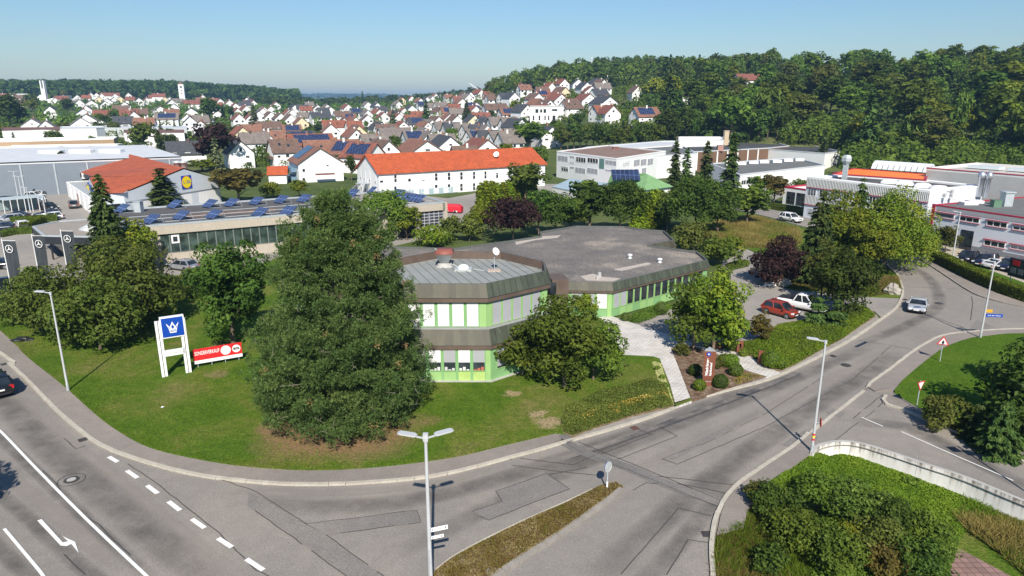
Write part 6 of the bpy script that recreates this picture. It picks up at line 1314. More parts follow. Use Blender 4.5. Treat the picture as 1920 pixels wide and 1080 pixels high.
rows(*Z1,'right of the clock tower',[(1150,312,'E','red',dict(L=12)),(1190,300,'E','red',dict(L=15,eave=8)),(1235,325,'G','red',dict(w='c')),(1285,345,'G','slate'),(1330,338,'E','grey',dict(L=12)),(1250,298,'G','rust',dict(Wd=8)),(1440,350,'E','red',dict(L=17,Wd=10)),(1390,345,'G','brown',dict(Wd=8)),(1520,310,'G','red',dict(Wd=8)),(1500,330,'E','rust',dict(L=10)),(1650,338,'G','red',dict(Wd=8)),(1720,348,'G','red'),(1765,372,'G','red'),(1830,358,'E','slate',dict(L=12)),(1540,358,'G','slate'),(1200,395,'G','grey',dict(Wd=13,L=14)),(1250,445,'E','grey',dict(L=14,eave=4,extra='s')),(1430,408,'G','slate',dict(Wd=11)),(1400,452,'G','grey'),(1420,468,'G','slate',dict(Wd=8)),(1100,330,'G','red',dict(Wd=8)),(1600,335,'E','red',dict(L=10)),(1850,330,'F','brown',dict(Wd=8)),(1900,350,'G','red',dict(Wd=8)),(1600,390,'G','grey',dict(Wd=8)),(1300,375,'G','slate',dict(Wd=9))])
rows(*Z1,'near the copper beech',[(1500,502,'G','orange',dict(Wd=10)),(1790,450,'G','red',dict(Wd=8)),(1845,388,'G','red',dict(Wd=8)),(1780,408,'G','red',dict(Wd=8)),(1815,548,'G','orange',dict(w='c')),(1885,530,'E','rust',dict(L=10)),(1900,590,'E','grey',dict(L=11)),(1385,655,'E','slate',dict(L=12,eave=4)),(1800,650,'G','slate',dict(Wd=8,L=9)),(1080,480,'E','rust',dict(L=11)),(1500,460,'E','grey',dict(L=9))])
n_=0
for _ in range(4000):
 if n_>=62:break
 px=rh.uniform(630,1150)if rh.random()<.8 else rh.uniform(150,630);d=rh.uniform(330,640)if px>630 else rh.uniform(420,900);a=math.atan((px-960)/1337.4);X,Y=math.sin(a)*d,math.cos(a)*d
 if not all((X-fx)**2+(Y-fy)**2>(fr+7.5)**2 for fx,fy,fr in FOOT)or(px>1000 and d<400):continue
 qx,qy=PX((X,Y,h1(X,Y)+8.5));n_+=1
 house(qx,qy,0,0,rh.choice(['G','G','E']),rh.choice(['brown','grey','slate','red','rust','orange']),where='wedged into the hillside rows' if px>900 else 'wedged between town roofs' if px>630 else 'wedged into the far town',Wd=rh.uniform(8,9.5),L=rh.uniform(9,12),eave=4.8,rise=3.7,extra=rh.choice(['','','s']))
G={}
for o,nm,where in HOUSES:G.setdefault((nm,where),[]).append(o)
for(nm,where),Ls in G.items():
 Ls.sort(key=lambda o:PX(o.location)[0])
 for i,o in enumerate(Ls):
  a,b=nm.split(' house ')
  o['label']=f'{nm} {where}' if len(Ls)==1 else(f'{"left" if i == 0 else "right"} of two {a} houses {b} {where}' if len(Ls)==2 else f'{ordw(i + 1)} from left of {a} houses {b} {where}')
  if len(o['label'].split())>16:o['label']=o['label'].replace(' the ',' ').replace(' and ',' ')
  o['group']=f'houses {where}'
# landmarks of the town
x,y,z=at_depth(86,192,880);s=y/1290.0
t1=thing('church_tower','slim white modern church tower with an open dark belfry slot','church tower',(x,y,z));hh=38*s
for k in(-1,1):mb=MB();mb.box((k*2.6*s,0,hh/2-4),(1.9*s,6*s,hh+8));link('pillar',mb.mesh('pillar',M_WHITEW),t1)
mb=MB();mb.box((0,0,hh*0.31),(3.4*s,5.6*s,hh*0.62));link('wall',mb.mesh('wall',M_WHITEW),t1);mb=MB();mb.box((0,1.0*s,hh*0.78),(3.3*s,0.8*s,hh*0.3));link('belfry',mb.mesh('belfry',M_DFRAME),t1);mb=MB();mb.tube((0,0,hh*0.95),(0,0,hh*1.1),0.12,0.1,5);link('cross',mb.mesh('cross',M_DFRAME),t1)
x2,y2,z2=at_depth(102,196,875);ch=thing('church_hall','white church hall with sloping roof beside the slim tower','church',(x2,y2,z2-3));w=38*y2/1290;mb=MB()
A=[(-w*.5,0),(w*.5,0),(w*.5,16),(-w*.5,16)];mb.prism(A,0,0.1);mb.poly([(-w*.5,0,0),(w*.5,0,0),(w*.5,0,14),(-w*.5,0,8)]);mb.poly([(w*.5,0,0),(w*.5,16,0),(w*.5,16,14),(w*.5,0,14)]);mb.poly([(-w*.5,16,0),(-w*.5,0,0),(-w*.5,0,8),(-w*.5,16,8)]);link('wall',mb.mesh('wall',M_WHITEW),ch)
mb=MB();mb.add([(-w*.55,-0.5,8.0),(w*.53,-0.5,14.4),(w*.53,16.5,14.4),(-w*.55,16.5,8.0)],[(0,1,2,3)]);link('roof',mb.mesh('roof',RT['red']),ch)
x,y,z=at_depth(342.5,184,900);s=y/1290.0
t2=thing('church_tower','white square church tower with a clock and pointed roof','church tower',(x,y,z));hh=24*s;mb=MB();mb.box((0,0,hh/2-8),(9*s,9*s,hh+16));link('wall',mb.mesh('wall',M_WHITEW),t2,rz=0.25)
mb=MB();mb.lathe([(6.6*s,hh),(6.6*s,hh+0.4),(0.3,hh+5*s),(0.08,hh+10*s)],n=4);link('roof',mb.mesh('roof',RT['brown']),t2,rz=0.25+math.pi/4)
for q,zz in(((0,-4.6*s),0.8),((-4.6*s,0),0.8)):mb=MB();mb.tube((q[0],q[1],hh*zz),(q[0]*1.02,q[1]*1.02,hh*zz),2.0*s,2.0*s,14);link('clock_face',mb.mesh('clock_face',M_DFRAME),t2,rz=0.25)
for zz in(0.35,0.55):mb=MB();mb.box((0,-4.55*s,hh*zz),(1.4*s,0.2,2.6*s));link('window',mb.mesh('window',M_DFRAME),t2,rz=0.25)
x,y,z=on_terrain(1025,228,1);s=y/1290.0;v=thing('white_villa','white cubic villa with black windows on the slope','villa',(x,y,z));Wv,Hv=60*s,30*s
mb=MB();mb.box((0,Wv*.3,Hv/2-2),(Wv,Wv*.6,Hv+4));link('wall',mb.mesh('wall',M_WHITEW),v);mb=MB();mb.box((0,Wv*.3,Hv+0.12),(Wv+.6,Wv*.6+.6,0.3));link('roof_edge',mb.mesh('roof_edge',M_WHITE2),v)
for fx,fz,fw_,fh in((-.40,.18,.05,.28),(-.22,.18,.05,.28),(-.05,.18,.04,.28),(.06,.18,.04,.28),(.22,.2,.09,.26),(-.3,.62,.09,.22),(-.17,.64,.07,.18),(-.06,.62,.08,.22),(.24,.72,.16,.12)):
 mb=MB();mb.box((fx*Wv,-0.03,(fz+fh/2)*Hv),(fw_*Wv,0.12,fh*Hv));link('window',mb.mesh('window',M_PANE),v)
FOOT.append((x,y+4,14))
x,y,z=on_terrain(1412,158,3);z-=1.5;s=y/1290.0;v=thing('hilltop_hall','white hall with a red roof between the hilltop trees','hall',(x,y,z));A=V2((x-24*s,y));gable(v,A,A+Vector((52*s,4)),Vector((-1,13)),z-3,z+7,z+10.5,M_WHITEW,RT['red'],0.6)
for k in range(5):window(v,A,A+Vector((52*s,4)),1.5+k*4,3.8+k*4,z+3.5,z+5.6,fw=0.15)
FOOT.append((x,y+5,15))
x,y,z=on_terrain(1109,124,14);z-=8;o=thing('radio_mast','thin mast with white antennas rising above the wooded hilltop','mast',(x,y,z));mb=MB();mb.tube((0,0,0),(0,0,30),0.35,0.18,6);link('pole',mb.mesh('pole',M_GALV),o)
for k,zz in enumerate((24,26,28.5)):
 for a in(0,2.1,4.2):mb=MB();mb.box((0.5*math.cos(a+k),0.5*math.sin(a+k),zz),(0.35,0.35,1.8),a);link('antenna',mb.mesh('antenna',M_FRAME),o)
x,y,z=on_terrain(897,172,4);s=y/1290.;o=thing('crane','white construction crane jib above the hillside houses','crane',(x,y,z));mb=MB();mb.bar((0,0,-5),(0,0,10*s),0.9,0.9);link('mast',mb.mesh('mast',M_FRAME),o);mb=MB();mb.bar((2*s,0,8*s),(-16*s,-6,20*s),0.9,0.9);link('jib',mb.mesh('jib',M_FRAME),o)
# the big pine on the lawn
def big_pine():
 g=np.random.default_rng(21);H,x0,y0=16.4,*W2(652,782,0.14)
 prof=lambda f:np.interp(f,[0,.06,.2,.43,.67,.83,.93,1.0],[5.1,5.7,6.1,5.7,4.7,3.6,2.5,0.8])
 C,Dr,tn=[],[],[]
 bars=MB()
 for k in range(540):
  f=g.uniform(0,1)**0.98;z=0.35+f*(H-0.95);a=g.uniform(0,2*math.pi);L=float(prof(f))*g.uniform(0.72,1.06)
  rise=np.interp(f,[0,.3,1],[-0.02,0.16,0.62]);o=np.array([math.cos(a),math.sin(a),0]);sd_=np.array([-math.sin(a),math.cos(a),0])
  p0=np.array([0,0,max(0.4,z-(rise+0.12)*L)]);tip=o*L+np.array([0,0,z]);bt=g.uniform(0.1,0.9)
  if k%3==0:bars.tube(tuple(p0),tuple(p0+(tip-p0)*0.85),0.07,0.025,5,0,False)
  n=int(5+L*1.9)
  t=g.uniform(0.30,1.0,n)**0.75;c=p0+(tip-p0)*t[:,None]+sd_*(g.normal(size=n)*0.22*L*(1.2-t*0.6))[:,None]
  c[:,2]+=g.normal(size=n)*0.16+0.18*t
  C.append(c);Dr.append(np.tile(o*0.8+[0,0,0.75],(n,1))+g.normal(size=(n,3))*0.5);tn.append(np.clip(bt*0.6+0.4*g.uniform(0,1,n),0,1))
 C,Dr,tn=np.concatenate(C),unit(np.concatenate(Dr)),np.concatenate(tn);m=len(C);per=52
 i=np.repeat(np.arange(m),per);n=len(i)
 d=unit(Dr[i]*0.55+g.normal(size=(n,3))*0.7);ln=g.uniform(0.17,0.29,n)
 P=C[i]+d*(ln*0.9)[:,None]+Dr[i]*(g.uniform(-0.12,0.12,n))[:,None];nm=np.cross(d,g.normal(size=(n,3)))
 nm=unit(nm)*0.8+Dr[i]*0.6
 u=unit(d);V=np.empty((n,3,3));w=unit(np.cross(u,nm))*(0.028*g.uniform(0.7,1.4,n))[:,None];q=u*(ln*0.5)[:,None]
 V[:,0]=P-q*.6;V[:,1]=P+q-w;V[:,2]=P+q*1.1+w
 tint=np.clip(tn[i]*0.7+0.3*g.uniform(0,1,n),0,1)
 cm=quads_mesh('crown',V.reshape(-1,3),tint,L_['pine'],3)
 tm=MB();tm.tube((0,0,-0.3),(0,0,6),0.42,0.34,10,0,False);tm.tube((0,0,6),(0.2,0,14.5),0.34,0.06,10,0,False)
 o=thing('pine_tree','huge dark green pine with drooping lower branches on the lawn','tree',(x0,y0,0.14));link('trunk',tm.mesh('trunk',M_BARK),o);link('crown',cm,o);link('branches',bars.mesh('branches',M_BARKG),o)
 dead=MB();q=random.Random(4)
 for k in range(34):
  a=q.uniform(3.4,6.2);f=q.uniform(0.0,0.75);L=float(prof(f))*q.uniform(0.85,1.04);z=0.8+f*(H-1.2);p=Vector((math.cos(a)*L,math.sin(a)*L,z));e=Vector((q.uniform(-.7,.7),q.uniform(-.5,.1),q.uniform(-.25,.4)))
  dead.tube(p-e*0.6,p+e*0.4,0.014,0.007,4,0,False);dead.tube(p,p+Vector((e.x*.3,e.y*.5,abs(e.z)+.25)),0.011,0.006,4,0,False)
 d_=link('dead_twigs',dead.mesh('dead_twigs',mat('dead_wood',(0.24,0.20,0.165),0.9,0.15)),o);d_['kind']='stuff'
 gb=np.random.default_rng(5);pts=[]
 for k in range(16):
  a=gb.uniform(3.3,6.2);f=gb.uniform(0,0.95);L=float(prof(f))*gb.uniform(0.9,1.03);pts.append([math.cos(a)*L,math.sin(a)*L,0.8+f*(H-1.4)])
 pts=np.repeat(np.array(pts),26,0)+gb.normal(size=(16*26,3))*0.13;V=leaf_quads(pts,gb.normal(size=(len(pts),3)),np.full(len(pts),0.10),gb,0.5)
 b_=link('brown_tufts',quads_mesh('brown_tufts',V,gb.uniform(0.3,1,len(pts)),leafmat('needle_brown',(0.10,0.07,0.05),(0.155,0.105,0.075),(0.21,0.15,0.11))),o);b_['kind']='stuff'
big_pine()
rt=random.Random(5)
# single trees near the junction
def near(kind,bx,by,top,width,label,fine,dx=0.0,z=0.1,**kw):
 x,y=W2(bx,by,z);r=ray(bx,top);H=CAM_H+r[2]*(y/r[1])-z;dep=y*CT+(CAM_H-H*.5)*ST
 return tree(kind,x,y,z,H,width*dep/F_PX/2,None,label,rt,fine,low=True,**kw)
near('sage',245,606,446,190,'largest round tree of the leafy group left of the crown sign',0.20)
near('sage',188,656,528,176,'low spreading tree with a visible leaning trunk left of the crown sign',0.19)
near('sage',110,634,508,150,'round tree at the front left of the leafy group near the pavement',0.19)
near('sage',62,606,505,120,'leftmost small tree of the leafy group beside the flags',0.20)
near('sage',300,610,500,95,'right edge tree of the leafy group shading the lawn',0.20)
near('dark',438,648,428,152,'dense dark maple standing behind the red sale banner',0.19)
near('lime',258,508,404,88,'small yellowish maple below the workshop roof',0.22)
near('thinspruce',213,520,322,84,'slim dark conifer standing in front of the supermarket',0.2)
near('mid',1058,724,548,150,'tall bushy tree in front of the right face of the octagon',0.17)
near('mid',980,704,606,104,'low left part tree beside the octagon wall',0.17)
near('mid',1112,712,592,110,'low right tree of the clump in front of the octagon',0.17)
near('limeshrub',1098,592,546,52,'bright yellow green bush at the wing corner',0.14)
near('lime',1336,664,503,112,'maple with yellow top beside the paved path',0.17)
near('mid',1298,655,518,112,'green part maple left of the yellow topped maple',0.17)
near('mid',1352,650,560,78,'green low maple right of the yellow topped maple',0.17)
near('mid',1352,575,494,48,'green bush tree behind the yellow topped maple',0.18)
near('purple',1456,533,444,104,'dark purple plum tree in the car park',0.18)
near('spruce',1526,528,352,92,'dense dark spruce left of the big yellow green maple',0.24)
near('thinspruce',1598,500,332,62,'slim spruce tip rising out of the yellow green maples',0.24)
near('talllime',1566,505,350,110,'yellow green tree between the two spruces',0.19)
near('talllime',1655,505,358,170,'big yellow green maple at the road bend',0.19)
near('mid',1700,492,408,110,'right skirt tree of the big maple by the road',0.2)
near('lime',1625,520,400,90,'front tree of the big maple group with yellow leaves',0.19)
near('dark',1578,590,462,118,'dark bushy tree above the white pickup',0.2)
near('olive',1540,566,448,70,'olive tree behind the dark bushy tree',0.2)
near('spruce',1531,610,548,56,'small crooked pine in front of the white pickup',0.13,name='mountain_pine')
near('spruce',1566,616,553,52,'small crooked pine right of the white pickup',0.13,name='mountain_pine')
near('rust',1424,640,588,48,'bronze leaved bush in the corner of the car park',0.12)
near('oliveshrub',1278,668,642,28,'small brownish bush beside the paved path',0.09)
near('oliveshrub',372,555,505,66,'brownish shrub beside the silver hatchback',0.13)
near('thinspruce',1870,850,742,92,'young light green larch at the edge of the grass triangle',0.12,name='young_larch')
near('thinspruce',1825,822,752,60,'smaller young conifer left of the light green larch',0.12,name='young_larch')
near('dark',1940,815,640,190,'large dark tree casting shade at the right edge',0.22)
near('spruce',1895,800,650,110,'dark spruce at the right edge of the grass triangle',0.22)
near('oliveshrub',1765,800,745,92,'grey leaved shrub in the grass triangle',0.12)
near('shrub',1810,805,762,66,'green shrub between grey shrub and larch',0.12)
near('dark',1990,760,600,160,'dark tree half outside the right edge',0.24)
tree('mid',-31.2,26.6,0.1,10.5,2.9,None,'leafy tree just outside the left edge shading the road',rt,0.3)
near('olive',1762,466,428,40,'left thin young tree before the red trimmed factory',0.16)
near('olive',1772,471,424,44,'right thin young tree before the red trimmed factory',0.16)
for kind,px,base,top,w,lab in[('lime',762,452,385,60,'bright tree right of the pine by the workshop gate'),('mid',720,448,362,110,'broad tree between the pine and the workshop gate'),('column',733,452,415,14,'small bright column conifer beside the workshop gate'),('limeshrub',812,462,425,70,'yellow green bush in front of the sectional gate'),('olive',850,455,408,56,'olive tree right of the sectional gate'),('oliveshrub',880,455,412,48,'olive bush left of the purple tree'),('lime',900,442,388,56,'light green tree left of the purple tree'),('purple',962,458,372,104,'dark purple tree behind the low wing'),('dark',1040,446,362,92,'dark round tree right of the purple tree behind the wing'),('dark',1010,445,352,70,'dark tree behind the purple tree'),('dark',1105,440,338,110,'large dark tree behind the middle of the gravel roof'),('mid',1070,442,372,66,'mid green tree close behind the gravel roof'),('dark',1160,440,336,100,'dark tree left of the tall bright hedge'),('sage',985,385,305,72,'grey leaved tree at the end of the orange roof'),('dark',1300,442,336,120,'big dark tree right of the tall bright hedge'),('dark',1345,440,350,90,'dark tree left of the meadow'),('mid',1400,425,348,80,'mid green tree at the far end of the meadow'),('sage',1250,436,356,40,'slim grey green tree beside the tall bright hedge'),('oliveshrub',1300,470,420,70,'olive bush behind the right end of the gravel roof'),('shrub',1345,500,446,74,'green bush at the right tip of the wing'),('limeshrub',1372,478,444,40,'light bush beside the car park entrance'),('thinspruce',1262,372,262,32,'left slim spruce in front of the white works'),('thinspruce',1284,368,276,28,'short slim spruce beside the left slim spruce'),('thinspruce',1320,376,262,34,'middle slim spruce in front of the flat halls'),('thinspruce',1366,384,248,38,'tallest slim spruce in front of the flat halls'),('rust',1450,382,330,54,'bronze young tree beside the white pavilion'),('mid',1420,372,330,40,'green tree left of the bronze young tree'),('mid',1500,365,335,36,'green bush left of the corrugated wing'),('spruce',125,352,283,52,'bushy conifer in front of the grey hall'),('spruce',310,402,314,78,'broad conifer in front of the supermarket gable'),('rust',450,382,312,92,'bronze green tree right of the supermarket'),('purple',407,318,232,74,'dark copper beech above the supermarket'),('bluespruce',408,322,256,30,'silvery blue spruce in front of the copper beech'),('mid',272,285,228,46,'green tree behind the grey hall'),('thinspruce',302,292,246,18,'left one of two small spruces behind the grey hall'),('thinspruce',316,296,250,18,'right one of two small spruces behind the grey hall'),('limeshrub',508,372,342,36,'yellow green bush before the garden of the white house'),('lime',562,372,336,36,'bright round tree before the white solar house'),('lime',380,322,298,60,'light bushes right of the orange roof'),('dark',705,292,262,50,'round tree behind the gable of the orange roofed block'),('dark',660,340,290,20,'dark bush between white house and orange roofed block'),('spruce',800,246,186,26,'tall dark spruce among the grey brown roofs'),('bluespruce',738,240,205,20,'blue grey spruce in the middle of the town'),('spruce',875,232,188,22,'dark spruce right of the tall dark spruce'),('mid',992,285,228,66,'green tree in front of the slate roofs'),('lime',963,222,186,18,'bright conical tree left of the villa'),('bluespruce',478,248,196,26,'blue grey spruce left of the brown gables'),('willow',1230,186,144,52,'pale weeping willow in the hillside wood'),('birch',1716,300,196,70,'drooping birch in the dark wood on the right'),('birch',1800,270,170,50,'second drooping birch further right in the dark wood')]:
 x,y,z0=on_terrain(px,base);r=ray(px,top);H=max(1.5,CAM_H+r[2]*(y/r[1])-z0);dep=y*CT+10
 tree(kind,x,y,z0,H,w*dep/F_PX/2,None,lab,rt,fine=(0.26 if y<115 and kind not in('column',)else None))
def conif_row(pts,n,top,lab,where):
 for i in range(n):
  t_=i/max(1,n-1);k=t_*(len(pts)-1);a=int(min(k,len(pts)-2));px=pts[a][0]+(pts[a+1][0]-pts[a][0])*(k-a);py=pts[a][1]+(pts[a+1][1]-pts[a][1])*(k-a)
  x,y=W2(px,py,0);H=CAM_H+ray(px,top)[2]*(y/ray(px,top)[1]);cm,tm,r,h=proto('column',i%3);o=plant('columnar_conifer',cm,tm,None,'conifer',(x,y,0),rt.uniform(0,6),(1.5,1.5,H*rt.uniform(.93,1.05)/h));AUTO.append((o,'bright green columnar conifer',where))
conif_row([(902,402),(960,385),(1000,378)],12,338,'','in the tall hedge left of the dark trees')
conif_row([(1194,436),(1215,430),(1243,420)],9,356,'','in the tall hedge behind the gravel roof')
conif_row([(1188,372),(1245,366)],7,350,'','in the low row before the works')
# the wood on the right hill and the trees of the town
def clear(x,y,k=1.0):
 return all((x-fx)**2+(y-fy)**2>(fr*k)**2 for fx,fy,fr in FOOT)
placed=[]
def far(x,y):return all((x-a)**2+(y-b)**2>r*r for a,b,r in placed)
def zone_right(px,py):
 if py<150:return 'along the skyline of the wood'
 if px<1400:return 'right of the willow' if py<215 else 'above the flat works'
 if px<1580:return 'above the white gabled hall' if py>205 else 'right of the hilltop hall'
 if px<1740:return 'above the orange hall' if py>205 else 'high mid wood'
 return 'above the concrete hall' if py>205 else 'high right in the wood'
ntall=0;tries=0;rf=random.Random(17)
while ntall<165 and tries<9000:
 tries+=1;px=rf.uniform(1200,2040);d=rf.uniform(232,530)if px>1330 else rf.uniform(300,560)
 X,Y=math.sin(math.atan((px-960)/1337.4))*d,math.cos(math.atan((px-960)/1337.4))*d
 if px>1560 and d<250:continue
 z=h1(X,Y);qx,qy=PX((X,Y,z))
 if not clear(X,Y,1.0)or qy>312-(30 if px<1450 else 0):continue
 vis=[(a,b)for a,b in((1140,180),(1135,200),(1210,205),(1200,165),(1230,165),(1412,150),(1025,210),(1310,262))]
 H=rf.uniform(10,20);Rr=H*rf.uniform(0.30,0.48);sp=Rr*1.12
 tx,ty=PX((X,Y,z+H))
 if any(abs(tx-a)<26 and ty<b<qy for a,b in vis):continue
 if not all((X-a)**2+(Y-b)**2>(0.5*(r+sp))**2 for a,b,r in placed):continue
 placed.append((X,Y,sp));ntall+=1
 kind=rf.choices(['tall','talldark','tallolive','talllime','birch','spruce','mid','dark','olive','lime'],[22,8,8,8,6,8,18,7,8,7])[0]
 tree(kind,X,Y,z-0.3,H*(1.1 if kind=='spruce' else 1),Rr*(0.75 if kind=='spruce' else 1),zone_right(tx,ty+12),None,rf,name='forest_tree' if kind!='spruce' else None)
for px in np.arange(915,1460,13.0):
 for _ in range(2):
  p=px+rf.uniform(-6,6);d=rf.uniform(600,700)if p<1250 else rf.uniform(520,600)
  X,Y=math.sin(math.atan((p-960)/1337.4))*d,math.cos(math.atan((p-960)/1337.4))*d
  if not clear(X,Y):continue
  z=h1(X,Y);H=rf.uniform(13,21)*(0.8 if p<1000 else 1.0);kind=rf.choices(['mid','dark','tallolive','tall','spruce'],[3,3,1.5,2,1.4])[0]
  tree(kind,X,Y,z,H,H*rf.uniform(0.24,0.36)*(0.7 if kind=='spruce' else 1),'along the hilltop '+('left of the mast' if p<1109 else 'right of the mast' if p<1260 else 'behind the willow'),None,rf)
for px in np.arange(1052,1240,12):x,y,z=on_terrain(px,283+rf.uniform(-4,3));H=rf.uniform(8.5,11.5);tree(rf.choice(['mid','dark','dark','olive']),x,y,z,H,H*0.36,'in the row behind the white works',None,rf)
for px in np.arange(1235,1480,17):x,y,z=on_terrain(px,262+rf.uniform(-5,3));H=rf.uniform(9,15);tree(rf.choice(['tall','dark','talldark','talldark']),x,y,z,H,H*0.3,'in the row behind the flat halls',None,rf)
def zone_town(px,py):
 if px<180:return 'left of the grey hall' if py>232 else 'round the slim tower'
 if px<330:return 'between the two church towers'
 if px<470:return 'right of the white tower'
 if px<620:return 'round the brown gables'
 if px<790:return 'in the middle of town'
 if px<900:return 'among the grey brown rows'
 return 'below the wooded hilltop'
nt_=0;tries=0
while nt_<150 and tries<6000:
 tries+=1;px=rf.uniform(-60,1190);d=rf.uniform(205,620)**1.0
 X,Y=math.sin(math.atan((px-960)/1337.4))*d,math.cos(math.atan((px-960)/1337.4))*d;z=h1(X,Y);qx,qy=PX((X,Y,z))
 if not clear(X,Y,1.05)or(px<420 and d<330)or(660<px<1030 and d<215)or(1030<px and d<285)or(px<660 and d<235):continue
 H=rf.uniform(3.5,8.5);Rr=H*rf.uniform(0.32,0.45)
 if not all((X-a)**2+(Y-b)**2>(0.6*(r+Rr))**2 for a,b,r in placed):continue
 if any(abs(PX((fx,fy,h1(fx,fy)))[0]-qx)<9 and fy>Y and fy-Y<12 for fx,fy,fr in FOOT[::1])and rf.random()<0.6:continue
 placed.append((X,Y,Rr));nt_+=1
 kind=rf.choices(['mid','dark','olive','lime','spruce','shrub','purple'],[30,26,12,9,11,10,2])[0]
 tree(kind,X,Y,z,H*(1.25 if kind=='spruce' else 0.5 if kind=='shrub' else 1),Rr*(0.6 if kind=='spruce' else 0.9 if kind=='shrub' else 1),zone_town(qx,qy),None,rf)
for px,base,top,kind in[(680,190,167,'spruce'),(695,190,175,'mid'),(705,192,176,'dark'),(715,190,178,'spruce'),(735,192,177,'dark'),(742,193,178,'dark'),(650,196,182,'spruce'),(635,197,181,'spruce'),(625,198,184,'dark'),(612,198,186,'dark'),(595,199,187,'dark'),(583,194,183,'dark'),(660,194,184,'mid'),(755,195,184,'mid'),(770,192,182,'mid'),(600,200,190,'mid'),(505,200,186,'dark'),(515,205,195,'mid'),(60,205,176,'mid'),(20,240,180,'dark'),(35,238,195,'dark'),(5,232,190,'dark'),(62,214,188,'lime'),(130,214,186,'dark'),(200,215,196,'spruce'),(215,232,208,'dark'),(395,232,186,'dark'),(420,232,198,'spruce'),(430,225,200,'dark'),(315,190,174,'mid'),(365,186,170,'mid'),(120,182,166,'rust'),(100,180,165,'mid')]:
 r=ray(px,base);x,y,z=on_terrain(px,base);H=max(4,(base-top)*y/1290);tree(kind,x,y,z,H,H*(0.2 if kind=='spruce' else 0.42),zone_town(px,base)if px>560 or px<470 else 'round the brown gables',None,rf)
def mass(name,label,spots,m,seed,per=46,leaf=1.7):
 g=np.random.default_rng(seed);P,N,Sz,T=[],[],[],[]
 for x,y,z,r,h in spots:
  d=unit(g.normal(size=(per,3))+[0,0,0.5]);c=np.array([x,y,z+h*0.55]);P.append(c+d*[r,r,h*0.5]*g.uniform(0.7,1.05,(per,1)));N.append(d+[0,0,.3]+g.normal(size=(per,3))*0.4);Sz.append(leaf*r/4*g.uniform(0.6,1.3,per));T.append(g.uniform(0.1,0.9)*0.6+0.4*g.uniform(0,1,per))
 return tag(link(name,quads_mesh(name,leaf_quads(np.concatenate(P),np.concatenate(N),np.concatenate(Sz),g),np.concatenate(T),m)),label,None,None,'stuff')
g=np.random.default_rng(3);sp=[]
for _ in range(4300):
 px=g.uniform(-80,560);d=g.uniform(1150,1720)
 if d<1230 and g.uniform()<0.5:continue
 a=math.atan((px-960)/1337.4);X,Y=math.sin(a)*d,math.cos(a)*d;h=g.uniform(14,22);sp.append((X,Y,h1(X,Y),g.uniform(4,7),h))
mass('far_forest','wooded ridge on the horizon behind the left half of the town',sp,L_['dark'],1,22,2.7)
sp=[]
for _ in range(1500):
 px=g.uniform(480,900);d=g.choice([g.uniform(900,1250),g.uniform(5200,6400)],p=[0.25,0.75]);a=math.atan((px-960)/1337.4);X,Y=math.sin(a)*d,math.cos(a)*d
 big=d>3000;sp.append((X,Y,h1(X,Y),g.uniform(18,34)if big else g.uniform(3,5.5),g.uniform(10,20)if big else g.uniform(6,11)))
mass('far_forest','low wooded hills on the horizon in the middle',sp,L_['dark'],2,18,2.1)
sp=[]
for _ in range(900):
 px=g.uniform(-80,900);d=g.uniform(520,1060);a=math.atan((px-960)/1337.4);X,Y=math.sin(a)*d,math.cos(a)*d
 if clear(X,Y,1.0):sp.append((X,Y,h1(X,Y),g.uniform(1.6,3.6),g.uniform(3.0,7.0)))
mass('garden_trees','small garden trees and hedges merging among the far houses',sp,L_['mid'],4,60,1.4)
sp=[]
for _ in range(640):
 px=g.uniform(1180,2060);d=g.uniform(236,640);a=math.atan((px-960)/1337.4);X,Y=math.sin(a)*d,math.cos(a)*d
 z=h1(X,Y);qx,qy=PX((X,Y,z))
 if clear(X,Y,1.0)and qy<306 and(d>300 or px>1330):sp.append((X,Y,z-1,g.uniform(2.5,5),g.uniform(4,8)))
sp2=[]
for _ in range(700):
 px=g.uniform(920,1480);d=g.uniform(300,720);a=math.atan((px-960)/1337.4);X,Y=math.sin(a)*d,math.cos(a)*d;z=h1(X,Y);qx,qy=PX((X,Y,z))
 if qy<262 and(px>1150 or d>590 or g.uniform()<.3)and clear(X,Y,1.15)and all(math.hypot(X-fx,Y-fy)>4+fr or Y>fy for fx,fy,fr in FOOT):big=d>560;h=g.uniform(10,18)if big else g.uniform(3,6.5);sp2.append((X,Y,z-.5,h*(g.uniform(.30,.46)if big else g.uniform(.4,.6)),h))
mass('hillside_trees','bushes and trees merging on the hillside and hilltop',sp2,L_['mid'],8,125,1.0)
sp2=[]
for _ in range(900):
 px=g.uniform(-60,1180);d=g.uniform(228,530);a=math.atan((px-960)/1337.4);X,Y=math.sin(a)*d,math.cos(a)*d;z=h1(X,Y)
 if(px<440 and d<320)or(640<px<1040 and d<225)or(px>1030 and d<300)or not clear(X,Y,.95):continue
 h=g.uniform(2,5.5);sp2.append((X,Y,z-.3,h*g.uniform(.4,.7),h))
mass('garden_trees','garden bushes and hedges merging between the nearer houses',sp2,L_['mid'],9,100,.85)
sp3=[]
for _ in range(330):
 px=g.uniform(1470,2080);d=g.uniform(215,268)if px>1600 else g.uniform(268,300);a=math.atan((px-960)/1337.4);X,Y=math.sin(a)*d,math.cos(a)*d;h=g.uniform(3.5,9)
 if clear(X,Y,.8):sp3.append((X,Y,h1(X,Y)-.5,h*g.uniform(.35,.5),h))
mass('forest_edge','bushes along the foot of the right hand wood',sp3,L_['mid'],12,150,.75)
mass('undergrowth','dark undergrowth between the trunks of the right hand wood',sp,L_['dark'],6,75,1.2)
